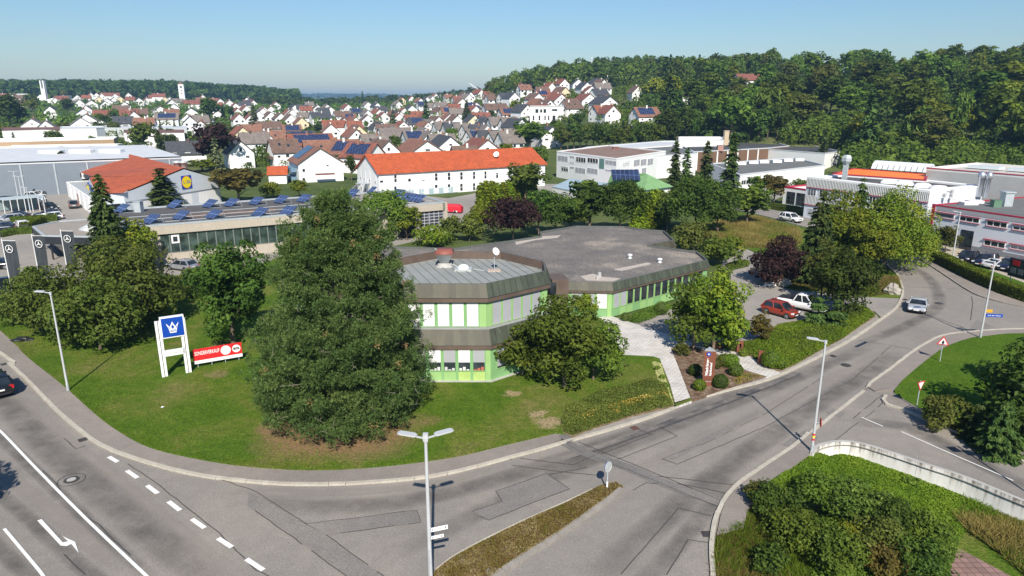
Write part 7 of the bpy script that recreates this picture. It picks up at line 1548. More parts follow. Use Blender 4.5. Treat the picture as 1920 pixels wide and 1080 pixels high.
# vehicles
M_TYRE=mat('tyre',(0.018,0.018,0.019),0.85,0.15,4);M_RIM=mat('alloy_rim',(0.45,0.46,0.48),0.3,0.1,4,metal=0.7)
M_CGLASS=glass('car_glass',(0.012,0.016,0.02),0.05);M_CTRIM=mat('car_trim',(0.02,0.02,0.022),0.6,0.1);M_LAMP=mat('headlamp',(0.62,0.64,0.66),0.15,0.05);M_TAIL=mat('tail_lamp',(0.38,0.012,0.015),0.2,0.05);M_PLATE=mat('number_plate',(0.72,0.72,0.70),0.4,0.03)
STY={'hatch':(3.75,1.66,1.50,0.94,0.03,0.13,0.56,0.76,0.22),'golf':(4.25,1.79,1.47,0.93,0.03,0.15,0.55,0.74,0.2),'suv':(4.5,1.84,1.68,1.03,0.02,0.11,0.56,0.73,0.14),'sedan':(4.7,1.84,1.44,0.92,0.14,0.30,0.56,0.73,0.18),'wagon':(4.75,1.84,1.48,0.93,0.02,0.10,0.56,0.73,0.18),'sport':(4.35,1.80,1.24,0.78,0.10,0.40,0.56,0.70,0.2),'van':(4.9,1.92,1.95,1.10,0.01,0.04,0.70,0.86,0.3),'pickup':(5.3,1.86,1.80,1.08,0.36,0.42,0.60,0.73,0.08)}
def car_meshes(st,pm):
 L,Wd,H,sh,rb,rr,rf_,wb,nose=STY[st];X=lambda f:(f-0.5)*L;w=Wd/2;zl=0.26 if st not in('suv','pickup')else 0.34
 out={}
 mb=MB();stn=[(0.0,.80,zl+.16,sh-.14),(0.015,.92,zl+.04,sh-.05),(0.05,.98,zl,sh),(0.2,1.0,zl,sh+.01),(0.5,1.0,zl-.02,sh),(wb,1.0,zl,sh-.01),(wb+(1-wb)*.5,.98,zl,sh-nose*.35),(0.95,.93,zl+.02,sh-nose*.8),(0.985,.84,zl+.06,sh-nose-.08),(1.0,.70,zl+.15,sh-nose-.22)]
 ring=lambda x,k,a,b:[(x,s*w*k*q,a+(b-a)*t)for s,q,t in((-1,.90,0),(-1,1.0,.22),(-1,1.0,.62),(-1,.95,.90),(-1,.80,1.0),(0,.8,1.035),(1,.80,1.0),(1,.95,.90),(1,1.0,.62),(1,1.0,.22),(1,.90,0))]
 vs,fs=[],[]
 for f,k,a,b in stn:vs+=ring(X(f),k,a,b)
 n=11
 for i in range(len(stn)-1):
  for j in range(n):fs.append((i*n+j,i*n+(j+1)%n,(i+1)*n+(j+1)%n,(i+1)*n+j))
 fs+=[tuple(range(n))[::-1],tuple(range((len(stn)-1)*n,len(stn)*n))];mb.add(vs,fs,0,True);out['body']=mb.mesh('body',pm)
 if st=='pickup':
  mb=MB();mb.box((X(.19),0,sh+.02),(L*.32,Wd*.80,0.05));out['load_bed']=mb.mesh('load_bed',M_CTRIM)
 wt,wbt=w*.76,w*.93;zb,zt=sh-.03,H-.05
 base=[(X(rb),-wbt,zb),(X(wb),-wbt,zb),(X(wb),wbt,zb),(X(rb),wbt,zb)];top=[(X(rr),-wt,zt),(X(rf_),-wt,zt),(X(rf_),wt,zt),(X(rr),wt,zt)]
 mb=MB();mb.add(base+top,[(0,1,5,4),(1,2,6,5),(2,3,7,6),(3,0,4,7),(4,5,6,7)]);out['glass']=mb.mesh('glass',M_CGLASS)
 mb=MB();m_=(rr+rf_)/2
 rows_=[(rr-.015,.86,-.03),(rr+.02,1.0,.03),(m_,1.03,.06),(rf_-.02,1.0,.03),(rf_+.02,.9,-.03)]
 vs=[]
 for f,k,dz in rows_:vs+=[(X(f),-wt*k*1.02,zt-.03),(X(f),-wt*k*.9,zt+dz),(X(f),0,zt+dz+.02),(X(f),wt*k*.9,zt+dz),(X(f),wt*k*1.02,zt-.03)]
 mb.add(vs,[(i*5+j,i*5+j+1,(i+1)*5+j+1,(i+1)*5+j)for i in range(4)for j in range(4)],0,True)
 for s in(-1,1):
  mb.bar((X(wb),s*wbt,zb),(X(rf_),s*wt*1.01,zt),.09,.07);mb.bar((X(rb),s*wbt,zb),(X(rr),s*wt*1.01,zt),.16,.09);mb.bar((X((rb+wb)/2),s*wbt*1.0,zb),(X((rr+rf_)/2),s*wt*1.01,zt),.09,.05)
  if st in('suv','wagon','van'):mb.bar((X(rb+.17),s*wbt,zb),(X(rr+.14),s*wt*1.01,zt),.10,.05)
 out['roof']=mb.mesh('roof',pm)
 r=0.31 if st not in('suv','pickup','van')else 0.37
 mb=MB();mb.lathe([(0.0,.12),(r*.62,.12),(r*.66,.1),(r*.98,.09),(r,.04),(r,-.1),(0.0,-.1)],n=18);ty=mb.mesh('tyre',M_TYRE);mb=MB();mb.lathe([(0.0,.128),(r*.16,.135)],n=10)
 for k in range(5):a=1.2566*k;c,s=math.cos(a),math.sin(a);mb.add([(r*.14*c-r*.1*s,r*.14*s+r*.1*c,.13),(r*.14*c+r*.1*s,r*.14*s-r*.1*c,.13),(r*.66*c+r*.13*s,r*.66*s-r*.13*c,.125),(r*.66*c-r*.13*s,r*.66*s+r*.13*c,.125)],[(0,1,2,3)])
 mb.lathe([(r*.58,.127),(r*.68,.122)],n=18);rim=mb.mesh('rim',M_RIM);out['wheel']=(ty,rim,r,(X(.19),X(.82)),w-.115)
 mb=MB()
 for x in(X(.19),X(.82)):
  for s in(-1,1):
   ps=[(x+(r+.06)*math.cos(t),s*(w+.004),r+(r+.06)*math.sin(t))for t in np.linspace(-.15,math.pi+.15,14)];mb.poly(ps)
 out['wheel_arch']=mb.mesh('wheel_arch',M_CTRIM)
 mb=MB();mb.box((0,0,zl-.02),(L*.9,Wd*.86,.12));out['underbody']=mb.mesh('underbody',M_CTRIM)
 zf=sh-nose-.06
 for s,nm in((-1,'headlight'),(1,'headlight')):
  mb=MB();mb.box((X(.962),s*w*.70,zf+.02),(.30,.34,.13),-s*.45);out.setdefault('hl',[]).append(mb.mesh('headlight',M_LAMP))
  mb=MB();mb.box((X(.012),s*w*.80,sh-.16),(.10,.30,.17 if st!='suv' else.28),s*.25);out.setdefault('tl',[]).append(mb.mesh('tail_light',M_TAIL))
  mb=MB();mb.box((X(wb)-.12,s*(wbt+.12),sh+.07),(.16,.22,.14));out.setdefault('mi',[]).append(mb.mesh('mirror',pm))
 mb=MB();mb.box((X(0)-.015,0,sh-.30),(.03,.52,.12));out['np']=[mb.mesh('number_plate',M_PLATE)];mb=MB();mb.box((X(1)+.01,0,zl+.2),(.03,.52,.11));out['np'].append(mb.mesh('number_plate',M_PLATE))
 mb=MB();mb.box((X(.992),0,zf-.12),(.10,Wd*.5,.16));mb.box((X(.992),0,zl+.1),(.1,Wd*.62,.1));out['grille']=mb.mesh('grille',M_CTRIM);mb=MB();mb.box((X(.008),0,zl+.08),(.08,Wd*.7,.16));out['bumper']=mb.mesh('bumper',M_CTRIM)
 return out
CARM={}
def car(label,st,col,x,y,rz,z=0.02,group='parked cars',metal=0.3,name=None,rough=0.28):
 key=(st,col)
 if key not in CARM:CARM[key]=car_meshes(st,paint('car_paint_%02d'%len(CARM),col,rough,metal))
 m=CARM[key];o=thing(name or{'pickup':'pickup_truck','van':'van'}.get(st,'car'),label,{'pickup':'pickup','van':'van'}.get(st,'car'),(x,y,z),rz,group)
 for k in('body','glass','roof','wheel_arch','underbody','grille','bumper','load_bed'):
  if k in m:link(k,m[k],o)
 for k in('hl','tl','mi','np'):
  for me in m[k]:link(me.name.split('.')[0],me,o)
 ty,rim,r,xs,yw=m['wheel']
 for xx in xs:
  for s in(-1,1):
   wv_=link('wheel',ty,o,(xx,s*yw,r));wv_.rotation_euler=(-s*math.pi/2,0,0);link('rim',rim,wv_)
 return o
def car_px(label,st,col,rear,front,side=0,**k):
 a,b=V2(W2(*rear,0.03)),V2(W2(*front,0.03));d=(b-a).normalized();c=(a+b)/2;n=Vector((-d.y,d.x));w=STY[st][1]/2
 c=c+n*w*side;return car(label,st,col,c.x,c.y,math.atan2(d.y,d.x),**k)
BLACK,NAVY,SILVER,WHT,GREY=(0.008,0.008,0.01),(0.012,0.018,0.045),(0.46,0.48,0.51),(0.72,0.72,0.72),(0.22,0.22,0.215)
hd=(V2(W2(0,621))-V2(W2(100,710))).normalized();c=V2(W2(33,743))+hd*2.35+Vector((-hd.y,hd.x))*0.95
car('black car driving away at the left edge of the road','suv',BLACK,c.x,c.y,math.atan2(hd.y,hd.x),0.0,None,0.1)
car_px('silver sports car driving towards the junction','sport',SILVER,(1723,568),(1716,592),group=None,metal=0.25)
rc=car_px('red small hatchback with a black bonnet in the car park','hatch',(0.36,0.045,0.018),(1436,588.5),(1473,598.5),side=1,group=None,metal=0.35)
mb=MB();mb.add([(0.98,-.70,.955),(1.0,.70,.955),(1.62,.60,.82),(1.62,-.60,.82)],[(0,1,2,3)]);link('bonnet',mb.mesh('bonnet',M_CTRIM),rc)
pk=car_px('white pickup truck with an open bed behind the crooked pines','pickup',WHT,(1466,577),(1530,590),side=1,group=None,metal=0.0)
mb=MB();mb.bar((-0.75,-.75,1.05),(-0.75,-.75,1.72),.07,.07);mb.bar((-0.75,.75,1.05),(-0.75,.75,1.72),.07,.07);mb.bar((-0.75,-.78,1.72),(-0.75,.78,1.72),.07,.07);mb.bar((-0.75,-.75,1.7),(-2.0,-.8,1.12),.06,.06);mb.bar((-0.75,.75,1.7),(-2.0,.8,1.12),.06,.06);link('roll_bar',mb.mesh('roll_bar',M_CTRIM),pk)
car_px('white off-road car on the road behind the meadow','suv',WHT,(1468,414),(1488,418),side=0.6,group=None,metal=0.0)
car_px('silver hatchback parked below the stone workshop wall','golf',SILVER,(362,509),(318,503.5),side=-0.3,group=None,metal=0.6)
car_px('grey brown car rolling through the supermarket car park','suv',(0.16,0.145,0.13),(141,396),(137,383),group=None,metal=0.5)
for lab,st,col,r_,f_ in[('leftmost black car parked before the red trimmed factory','sedan',BLACK,(1830,483),(1798,494)),('second black car parked before the red trimmed factory','wagon',NAVY,(1864,490),(1826,502)),('white car parked between dark ones before the red trimmed factory','sport',WHT,(1852,504),(1884,500)),('dark blue car parked right of the white one before the factory','golf',NAVY,(1902,499),(1876,511)),('dark car behind the billboard at the right edge','suv',BLACK,(1926,505),(1900,515))]:car_px(lab,st,col,r_,f_)
for lab,st,col,r_,f_ in[('white van at the back of the supermarket car park','van',WHT,(38,357),(54,357)),('black off-road car behind the two white cars of the supermarket','suv',BLACK,(58,366),(77,366)),('white car next to the black off-road car','golf',WHT,(55,371),(77,371)),('silver car behind the glass trolley shelter','golf',SILVER,(44,377),(62,377)),('pale blue car behind the glass trolley shelter','hatch',(0.3,0.36,0.42),(60,378),(80,378)),('black off-road car right of the trolley shelter','suv',BLACK,(82,393),(103,395)),('dark blue car in front of the trolley shelter','wagon',NAVY,(108,406),(70,408)),('small white car beside the dark blue one near the shelter','hatch',WHT,(108,411),(86,413)),('silver estate car at the left edge by the low hedge','wagon',SILVER,(38,414),(-2,418)),('black car behind the silver estate car','sedan',BLACK,(48,409),(14,411)),('dark blue car at the left edge in front of the silver estate','golf',NAVY,(18,432),(-12,434)),('white hatchback parked alone below the bright hedge','golf',WHT,(50,432),(34,424)),('black saloon on the reddish bay at the far left','sedan',BLACK,(-8,360),(18,361)),('black car left of the trolley shelter','suv',BLACK,(24,382),(-6,381)),('dark blue car left of the trolley shelter','golf',NAVY,(10,392),(-14,391)),('dark blue car half hidden behind the leafy group of trees','golf',NAVY,(52,549),(20,557)),('black car at the left edge behind the first flag','sedan',BLACK,(10,503),(-30,506)),('black van with a white stripe at the left edge','van',BLACK,(10,551),(-26,556))]:car_px(lab,st,col,r_,f_,metal=0.0 if col==WHT else 0.3)
# lamps
M_POLE=mat('pole_grey',(0.56,0.57,0.58),0.45,0.06,1,metal=0.25)
def lamp(label,x,y,h,heads,z=0.1,r=0.075,base=0.0,arm=0.5):
 o=thing('street_lamp',label,'street lamp',(x,y,z),0,None)
 mb=MB();mb.tube((0,0,0),(0,0,h),r*1.25,r*0.8,12);link('pole',mb.mesh('pole',M_POLE),o)
 mb=MB();mb.tube((0,0,0),(0,0,0.5),r*1.45,r*1.4,12);link('foot',mb.mesh('foot',M_GALV),o)
 mb=MB();mb.tube((0,0,h-0.15),(0,0,h+0.06),r*1.3,r*1.3,12);link('cap',mb.mesh('cap',M_POLE),o)
 for a,ln in heads:
  c,s=math.cos(a),math.sin(a);mb=MB();mb.bar((0,0,h),(c*arm,s*arm,h+0.05),.06,.06);link('arm',mb.mesh('arm',M_POLE),o)
  mb=MB();p,q=arm*.8,arm*.8+ln
  prof=[(p,.10,.03),(p+.12,.15,.06),(q-.1,.15,.05),(q,.11,.02)]
  vs=[]
  for u,w,t in prof:zz=h+0.05+u*0.08;vs+=[(c*u-s*w,s*u+c*w,zz-t*.4),(c*u-s*w,s*u+c*w,zz+t),(c*u+s*w,s*u-c*w,zz+t),(c*u+s*w,s*u-c*w,zz-t*.4)]
  mb.add(vs,[(i*4+j,i*4+(j+1)%4,(i+1)*4+(j+1)%4,(i+1)*4+j)for i in range(3)for j in range(4)]+[(3,2,1,0),(12,13,14,15)]);link('lamp_head',mb.mesh('lamp_head',M_POLE),o)
  mb=MB();u0,u1,w=p+.15,q-.12,.11;z0,z1=h+0.05+u0*.08-.03,h+.05+u1*.08-.03
  mb.add([(c*u0-s*w,s*u0+c*w,z0),(c*u1-s*w,s*u1+c*w,z1),(c*u1+s*w,s*u1-c*w,z1),(c*u0+s*w,s*u0-c*w,z0)],[(0,1,2,3)]);link('lamp_glass',mb.mesh('lamp_glass',M_LAMP),o)
 return o
def topz(bx,by,tx,ty,z=0.1):
 x,y=W2(bx,by,z);r=ray(tx,ty);return x,y,CAM_H+r[2]*(y/r[1])-z
x,y,h=topz(128,732,104,549,.14);lamp('white street lamp on the lawn beside the left pavement',x,y,h,[(math.pi*1.02,0.72)],.14)
x,y,h=topz(1522,846,1547,640);rl=lamp('white street lamp at the start of the retaining wall',x,y,h,[(math.pi*0.93,0.72)])
x,y=W2(798,822,8.0);fl=lamp('double headed street lamp in the foreground by the traffic island',x,y,7.95,[(math.pi*0.94,0.85),(0.42,0.85)],0.05,0.085)
x1,y1,h=topz(1838,633,1867,491);l4=lamp('white street lamp at the upper corner of the grass triangle',x1,y1,h,[(math.pi*.95,0.7)])
x1,y1,h=topz(1785,490,1797,398);lamp('white street lamp standing in the clipped hedge',x1,y1,h,[(math.pi*.95,0.6)])
for i,(bx,by,ty)in enumerate([(25,351,323),(35,374,322),(43,379,331),(59,407,352),(88,415,358),(58,340,318)]):
 x1,y1,h=topz(bx,by,bx-2,ty,0.02);lamp(f'{ordw(i + 1) if i < 5 else "single"} {"double headed lamp from the left in" if i < 5 else "thin lamp before the grey hall at"} the supermarket car park',x1,y1,h,[(0.1,0.8),(math.pi+.1,0.8)]if i<3 else[(math.pi,0.8)],0.02,0.1)
fx,fy=fl.location.x,fl.location.y
for zz,ln,t_ in((3.42,0.78,0.20),(3.02,0.58,0.15)):
 e=Vector(W2(830,992,3.4))-Vector((fx,fy));e=e.normalized();mb=MB();mb.bar((e.x*.08,e.y*.08,zz),(e.x*(.08+ln),e.y*(.08+ln),zz),.025,t_);s_=link('finger_sign',mb.mesh('finger_sign',M_SWHITE),fl)
 mb=MB();n_=Vector((e.y,-e.x))*0.016
 for u0,u1,h_ in((0.12,0.17,t_*.25),(0.24,ln-.12,t_*.06),(ln-.05,ln+.01,t_*.25)):mb.add([(e.x*u+n_.x,e.y*u+n_.y,zz+v)for u,v in((u0,-h_),(u1,-h_),(u1,h_),(u0,h_))],[(0,1,2,3)])
 link('print',mb.mesh('print',mat('print_grey',(0.15,0.15,0.16),0.6,0.1)),s_)
mb=MB()
for zz in(3.5,3.33,3.1,2.95,2.4,1.8):mb.lathe([(.105,zz),(.105,zz+.02)],n=12)
link('clamp_bands',mb.mesh('clamp_bands',M_GALV),fl)
mb=MB();mb.tube((-0.02,-.11,.6),(-0.02,-.11,2.5),.02,.02,6);link('conduit',mb.mesh('conduit',M_GALV),fl)
mb=MB();mb.box((0,0.02,8.02),(.22,.2,.3));link('hub',mb.mesh('hub',M_POLE),fl)
# traffic signs
def sign_post(name,label,x,y,h,z=.1,r=.035):o=thing(name,label,'traffic sign',(x,y,z));mb=MB();mb.tube((0,0,0),(0,0,h),r,r,8);link('post',mb.mesh('post',M_GALV),o);return o
def face(me,name,m,o,z,rz,out=.05,x=0,y=0):
 n=Vector((math.cos(rz),math.sin(rz)));u=Vector((-n.y,n.x));Mx=Matrix(((u.x,0,n.x),(u.y,0,n.y),(0,1,0)));me=me.copy();me.transform(Matrix.Translation((x+n.x*out,y+n.y*out,z))@Mx.to_4x4());me.materials.clear();me.materials.append(m);return link(name,me,o)
def tri(s,up=1):return flat([(-s*.5,-up*s*.29),(s*.5,-up*s*.29),(0,up*s*.58)])
x1,y1,h=topz(1762,678,1766,648);w=sign_post('warning_sign','red edged warning triangle with a black symbol beside the road bend',x1,y1,h+1.0);fz=math.atan2(-y1,-x1+6)
face(tri(.92),'red_plate',M_RED,w,h+.35,fz,.05);face(tri(.66),'white_plate',M_SWHITE,w,h+.35,fz,.065)
mb=MB();mb.lathe([(.01,0),(.11,0)],n=12);face(flat([(.10*math.cos(t),.13*math.sin(t)-.02)for t in np.linspace(0,6.1,12)]),'symbol',M_BLK,w,h+.33,fz,.08);face(flat([(-.05,.1),(.05,.1),(0,.2)]),'symbol',M_BLK,w,h+.33,fz,.08);face(flat([(-.03,-.22),(.03,-.22),(.03,-.1),(-.03,-.1)]),'symbol',M_BLK,w,h+.33,fz,.08)
x1,y1,h=topz(1718,766,1725,722);w=sign_post('yield_sign','white yield triangle with red edge on the grass triangle',x1,y1,h+.35);fz=-1.1
face(tri(.85,-1),'red_plate',M_RED,w,h+.05,fz,.05);face(tri(.6,-1),'white_plate',M_SWHITE,w,h+.05,fz,.065)
x1,y1=W2(1138,916,.13);w=sign_post('keep_right_sign','round traffic sign seen from its grey back on the island tip',x1,y1,1.75,.13,.045);fz=2.35
face(disc(.33),'plate',M_ZINC,w,1.42,fz,-.03);face(disc(.33),'blue_face',M_BLUE,w,1.42,fz,.0)
mb=MB();mb.tube((0,0,0),(0,0,.45),.06,.06,8);link('sleeve',mb.mesh('sleeve',M_SWHITE),w)
for zz in(1.25,1.6):mb=MB();mb.bar((-.18,-.18,zz),(.18,.18,zz),.03,.04);link('bracket',mb.mesh('bracket',M_GALV),w)
zl=on_wall((rl.location.x,rl.location.y),(rl.location.x+1,rl.location.y),1536,792)[1]-.1
ne=thing('no_entry_sign','round red no entry sign on the lamp at the wall','traffic sign',(rl.location.x+.1,rl.location.y,.1));fz=-.25
face(disc(.3),'plate',M_RED,ne,zl,fz,.03,.22,0);face(flat([(-.21,-.05),(.21,-.05),(.21,.05),(-.21,.05)]),'bar',M_SWHITE,ne,zl,fz,.045,.22,0);mb=MB();mb.bar((-.06,0,zl),(.2,0,zl),.05,.05);link('bracket',mb.mesh('bracket',M_GALV),ne)
for zz,c in((1.15,M_RED),(1.0,M_YEL),(0.8,M_RED)):mb=MB();mb.tube((0,0,zz),(0,0,zz+.12),.1,.1,12,0,False);link('sticker',mb.mesh('sticker',c),rl)
lx,ly=l4.location.x,l4.location.y
a,b=Vector((lx,ly)),Vector((lx,ly))+Vector((1,-.12)).normalized()*2
z1=on_wall(a,b,1856,591)[1]
pl=thing('street_name_sign','blue street name plate on the lamp by the side road','street sign',(lx,ly,0));mb=MB();slab_on(mb,a,b,.12,1.6,z1-.17,z1+.13,-.02,.02);mb.build('plate',M_BLUE,pl);place_on(text('Auf der Mauer',.20,.003),'lettering',M_SWHITE,pl,a,b,.86,z1-.02,.03)
pl=thing('direction_sign','small orange yellow direction plate above the blue street name','street sign',(lx,ly,0));mb=MB();slab_on(mb,a,b,.1,.62,z1+.28,z1+.55,-.02,.02);mb.build('plate',mat('sign_orange',(0.75,0.33,0.01),.5,.05),pl)
w=sign_post('sign_group','tall post with three square panels just outside the right edge',30.0,34.4,5.6,0.1,.06)
for dx,zz in((-.55,5.3),(.1,4.9),(.55,4.6)):mb=MB();mb.box((dx,-.06,zz),(.6,.03,.6));link('panel',mb.mesh('panel',M_SWHITE),w)
# crown sign on the lawn
a,b=V2(W2(309.5,706,.14)),V2(W2(354,698,.14));L0=(b-a).length
cs=thing('pylon_sign','white twin post sign with a white crown on a blue square','sign',(a.x,a.y,.14));ht=on_wall(a,b,298,602)[1]
for s in(0,L0):
 for k in(-.125,.125):mb=MB();slab_on(mb,a,b,s+k-.095,s+k+.095,.1,ht,-.10,.10);mb.build('post',M_SWHITE,cs)
 mb=MB();n=int(ht/.33)
 for k in range(n):slab_on(mb,a,b,s-.028,s+.028,.25+k*.33,.45+k*.33,-.05,.105)
 mb.build('rungs',mat('post_rungs',(.16,.16,.17),.6,.1),cs)
s0,z1=on_wall(a,b,301,597.5);s1,z0=on_wall(a,b,345,626);z1=max(z1,z0+s1-s0);sm_,zm,hs=(s0+s1)/2,(z0+z1)/2,(s1-s0)/2+.02
mb=MB();slab_on(mb,a,b,sm_-hs-.1,sm_+hs+.1,zm-hs-.1,zm+hs+.1,-.12,.16);mb.build('frame',M_SWHITE,cs)
mb=MB();slab_on(mb,a,b,sm_-hs,sm_+hs,zm-hs,zm+hs,.15,.19);mb.build('blue_panel',M_BLUE,cs)
k=hs*.74
crown=[(-.40,-.82),(.40,-.82),(.50,-.28),(.80,.62),(.78,.62),(.34,.05),(0,.80),(-.34,.05),(-.78,.62),(-.80,.62),(-.50,-.28)]
place_on(flat([(p*k,q*k)for p,q in crown]),'crown_emblem',M_SWHITE,cs,a,b,sm_,zm,.205)
place_on(flat([(0,-.28*k),(.20*k,.04*k),(0,.40*k),(-.20*k,.04*k)]),'emblem_gap',M_BLUE,cs,a,b,sm_,zm,.22)
for zz in(-.42,-.60):place_on(flat([(-.37*k,(zz-.035)*k),(.37*k,(zz-.035)*k),(.38*k,(zz+.035)*k),(-.38*k,(zz+.035)*k)]),'emblem_gap',M_BLUE,cs,a,b,sm_,zm,.22)
for sg in(-1,1):place_on(flat([(sg*.62*k,.22*k),(sg*.36*k,-.12*k),(sg*.46*k,-.16*k)]),'emblem_gap',M_BLUE,cs,a,b,sm_,zm,.22)
s0,z1=on_wall(a,b,309,657.5);s1,z0=on_wall(a,b,348,661.5);mb=MB();slab_on(mb,a,b,s0-.05,s1+.05,z0-.02,z1+.0 if z1>z0+.35 else z0+.5,-.06,.10);mb.build('name_board',M_SWHITE,cs)
place_on(text('Wäschekrone',.29,.004,fit=(s1-s0)*.8),'lettering',mat('pale_grey_print',(.50,.50,.50),.6,.04),cs,a,b,(s0+s1)/2,z0+.24,.115)
# red sale banner
a,b=V2(W2(364,684,.45)),V2(W2(455,668.5,.45));L0=(b-a).length
bn_=thing('sale_banner','long red banner with white lettering on the lawn under the maple','banner',(a.x,a.y,.14));zt=on_wall(a,b,361,656)[1];zb=.48;zs=zb+(zt-zb)*.22
mb=MB();slab_on(mb,a,b,0,L0,zs,zt,-.05,.02);mb.build('red_panel',M_RED,bn_);mb=MB();slab_on(mb,a,b,0,L0,zb,zs,-.05,.02);mb.build('white_strip',M_SWHITE,bn_)
for f in(.08,.36,.64,.92):mb=MB();p=on(a,b,L0*f,.1,-.1);mb.tube(p,(p[0],p[1],zt),.035,.035,6);mb.build('post',M_GALV,bn_)
hr=zt-zs
place_on(text('SONDERVERKAUF',.46,.004,bold=.006,fit=L0*.50),'lettering',M_SWHITE,bn_,a,b,L0*.285,zs+hr*.60,.03).scale=(1,1,1)
for f,r_ in((.665,.40),(.885,.33)):place_on(disc(hr*r_,28),'white_disc',M_SWHITE,bn_,a,b,L0*f,zs+hr*.52,.035)
place_on(text('80%',.30,.004,bold=.008,fit=hr*.5),'lettering',M_BLK,bn_,a,b,L0*.885,zs+hr*.52,.05)
for k_ in range(2):mb=MB();slab_on(mb,a,b,L0*(.05+.42*k_),L0*(.42+.42*k_),zb+.1,zb+.14,.02,.024);mb.build('small_print',mat('pale_grey_print',(.50,.50,.50)),bn_)
# flags with a three pointed star in a ring
M_FLAG=mat('flag_cloth',(.035,.043,.05),.8,.12,1.2)
for i,(px,py,wpx,lab)in enumerate([(3,449,23,'leftmost dark flag with a white ring emblem at the left edge'),(59,440,26,'middle dark flag with a white ring emblem'),(113,431,25,'right dark flag with a white ring emblem before the showroom')]):
 x1,y1,_=W(px,py,8.0);fo=thing('flag',lab,'flag',(x1,y1,.1),0,'dark flags in front of the showroom');mb=MB();mb.tube((0,0,0),(0,0,7.95),.07,.045,8);link('pole',mb.mesh('pole',M_FRAME),fo)
 mb=MB();mb.bar((0,0,7.8),(1.5,-.15,7.8),.04,.04);link('arm',mb.mesh('arm',M_FRAME),fo)
 nx,nz,Wf,Hf=14,26,1.42,4.5;vs=[]
 g_=random.Random(i);p1,p2=g_.uniform(0,6),g_.uniform(0,6)
 for q in range(nz+1):
  for p in range(nx+1):
   u,v=p/nx,q/nz;amp=.05+.16*v;dy=amp*math.sin(u*9+p1+v*2.2)*min(1,u*4)+.06*math.sin(u*17+p2-v*5)*v;vs.append((.06+u*Wf*(1-.04*v),-.02-u*.14+dy,7.74-v*Hf))
 mb=MB();mb.add(vs,[(q*(nx+1)+p,q*(nx+1)+p+1,(q+1)*(nx+1)+p+1,(q+1)*(nx+1)+p)for q in range(nz)for p in range(nx)],0,True);cl=link('cloth',mb.mesh('cloth',M_FLAG),fo)
 mb=MB();R0,n=.42,30;c_,s_=[math.cos(6.2832*t/n)for t in range(n)],[math.sin(6.2832*t/n)for t in range(n)];P_=lambda u,v:(.77+u,-.26-u*.1,6.95+v)
 mb.add([P_(r_*c_[t],r_*s_[t])for r_ in(R0,R0*.86)for t in range(n)],[(t,(t+1)%n,n+(t+1)%n,n+t)for t in range(n)])
 for t in range(3):an=math.pi/2+t*2.0944;d1,n1=(math.cos(an),math.sin(an)),(-math.sin(an),math.cos(an));mb.add([P_(n1[0]*.07,n1[1]*.07),P_(-n1[0]*.07,-n1[1]*.07),P_(d1[0]*R0*.9,d1[1]*R0*.9)],[(0,1,2)])
 link('emblem',mb.mesh('emblem',M_SWHITE),cl)
# rusty stele and posts
M_RUST=mat('rusted_steel',(.17,.055,.028),.85,.3,2.2,fine=.3)
x1,y1=W2(1325,721,.15);h=CAM_H+ray(1325,655)[2]*((y1+.1)/ray(1325,655)[1])-.15
stl=thing('stele','tall rusty three sided stele with vertical white lettering','sign',(x1,y1,.15));w=.44;T3=[(-w,-.28),(w*.98,-.36),(.18,.62)]
mb=MB();mb.prism(T3,.42,h,0);link('body',mb.mesh('body',M_RUST),stl);mb=MB();mb.prism([(p*1.03,q*1.03)for p,q in T3],h,h+.03);link('cap',mb.mesh('cap',M_ZINC),stl);mb=MB();mb.prism([(p*.93,q*.93)for p,q in T3],0,.37);link('plinth',mb.mesh('plinth',M_RUST),stl);mb=MB();mb.prism([(p*.97,q*.97)for p,q in T3],.37,.42);link('joint',mb.mesh('joint',M_ZINC),stl)
A3,B3=V2((x1+T3[0][0],y1+T3[0][1])),V2((x1+T3[1][0],y1+T3[1][1]))
place_on(disc(.17,20),'blue_dot',M_BLUE,stl,A3,B3,w*.75,h-.25+.15,.015)
place_on(flat([(.09*math.cos(1.5708+t*.62832)*(1 if t%2==0 else.5),.09*math.sin(1.5708+t*.62832)*(1 if t%2==0 else.5))for t in range(10)]),'emblem',M_SWHITE,stl,A3,B3,w*.75,h-.10,.03)
place_on(text('Wäschekrone',.30,.006,bold=.008,fit=1.45),'lettering',M_SWHITE,stl,A3,B3,w*.62,h*.60,.02,roll=math.pi/2);place_on(text('Fabrikverkauf',.24,.006,bold=.006,fit=1.1),'lettering',M_SWHITE,stl,A3,B3,w*1.28,h*.54,.02,roll=math.pi/2)
for px,by,ty,wp,lab in((1346,654,642,10,'rusty post half hidden under the maple'),(1386.5,661,640,10,'middle rusty slotted post beside the curved path'),(1426.5,682,658,10.5,'rusty slotted post nearest the street')):
 x1,y1,h=topz(px,by,px,ty,.14);o=thing('rusty_post',lab,'post',(x1,y1,.14),-.15,'rusty slotted posts along the path');q=.27;mb=MB()
 for cx,cz,sx_,sz_ in((-q*.66,h/2,q*.66,h),(q*.66,h/2,q*.66,h),(0,h*.2,q*.68,h*.4),(0,h*.91,q*.68,h*.18)):mb.box((cx,0,cz),(sx_,.22,sz_))
 link('frame',mb.mesh('frame',M_RUST),o);mb=MB();mb.box((0,.08,h*.6),(q*.66,.02,h*.46));link('back_plate',mb.mesh('back_plate',mat('dark_slot',(.02,.012,.01),.9,.2)),o)
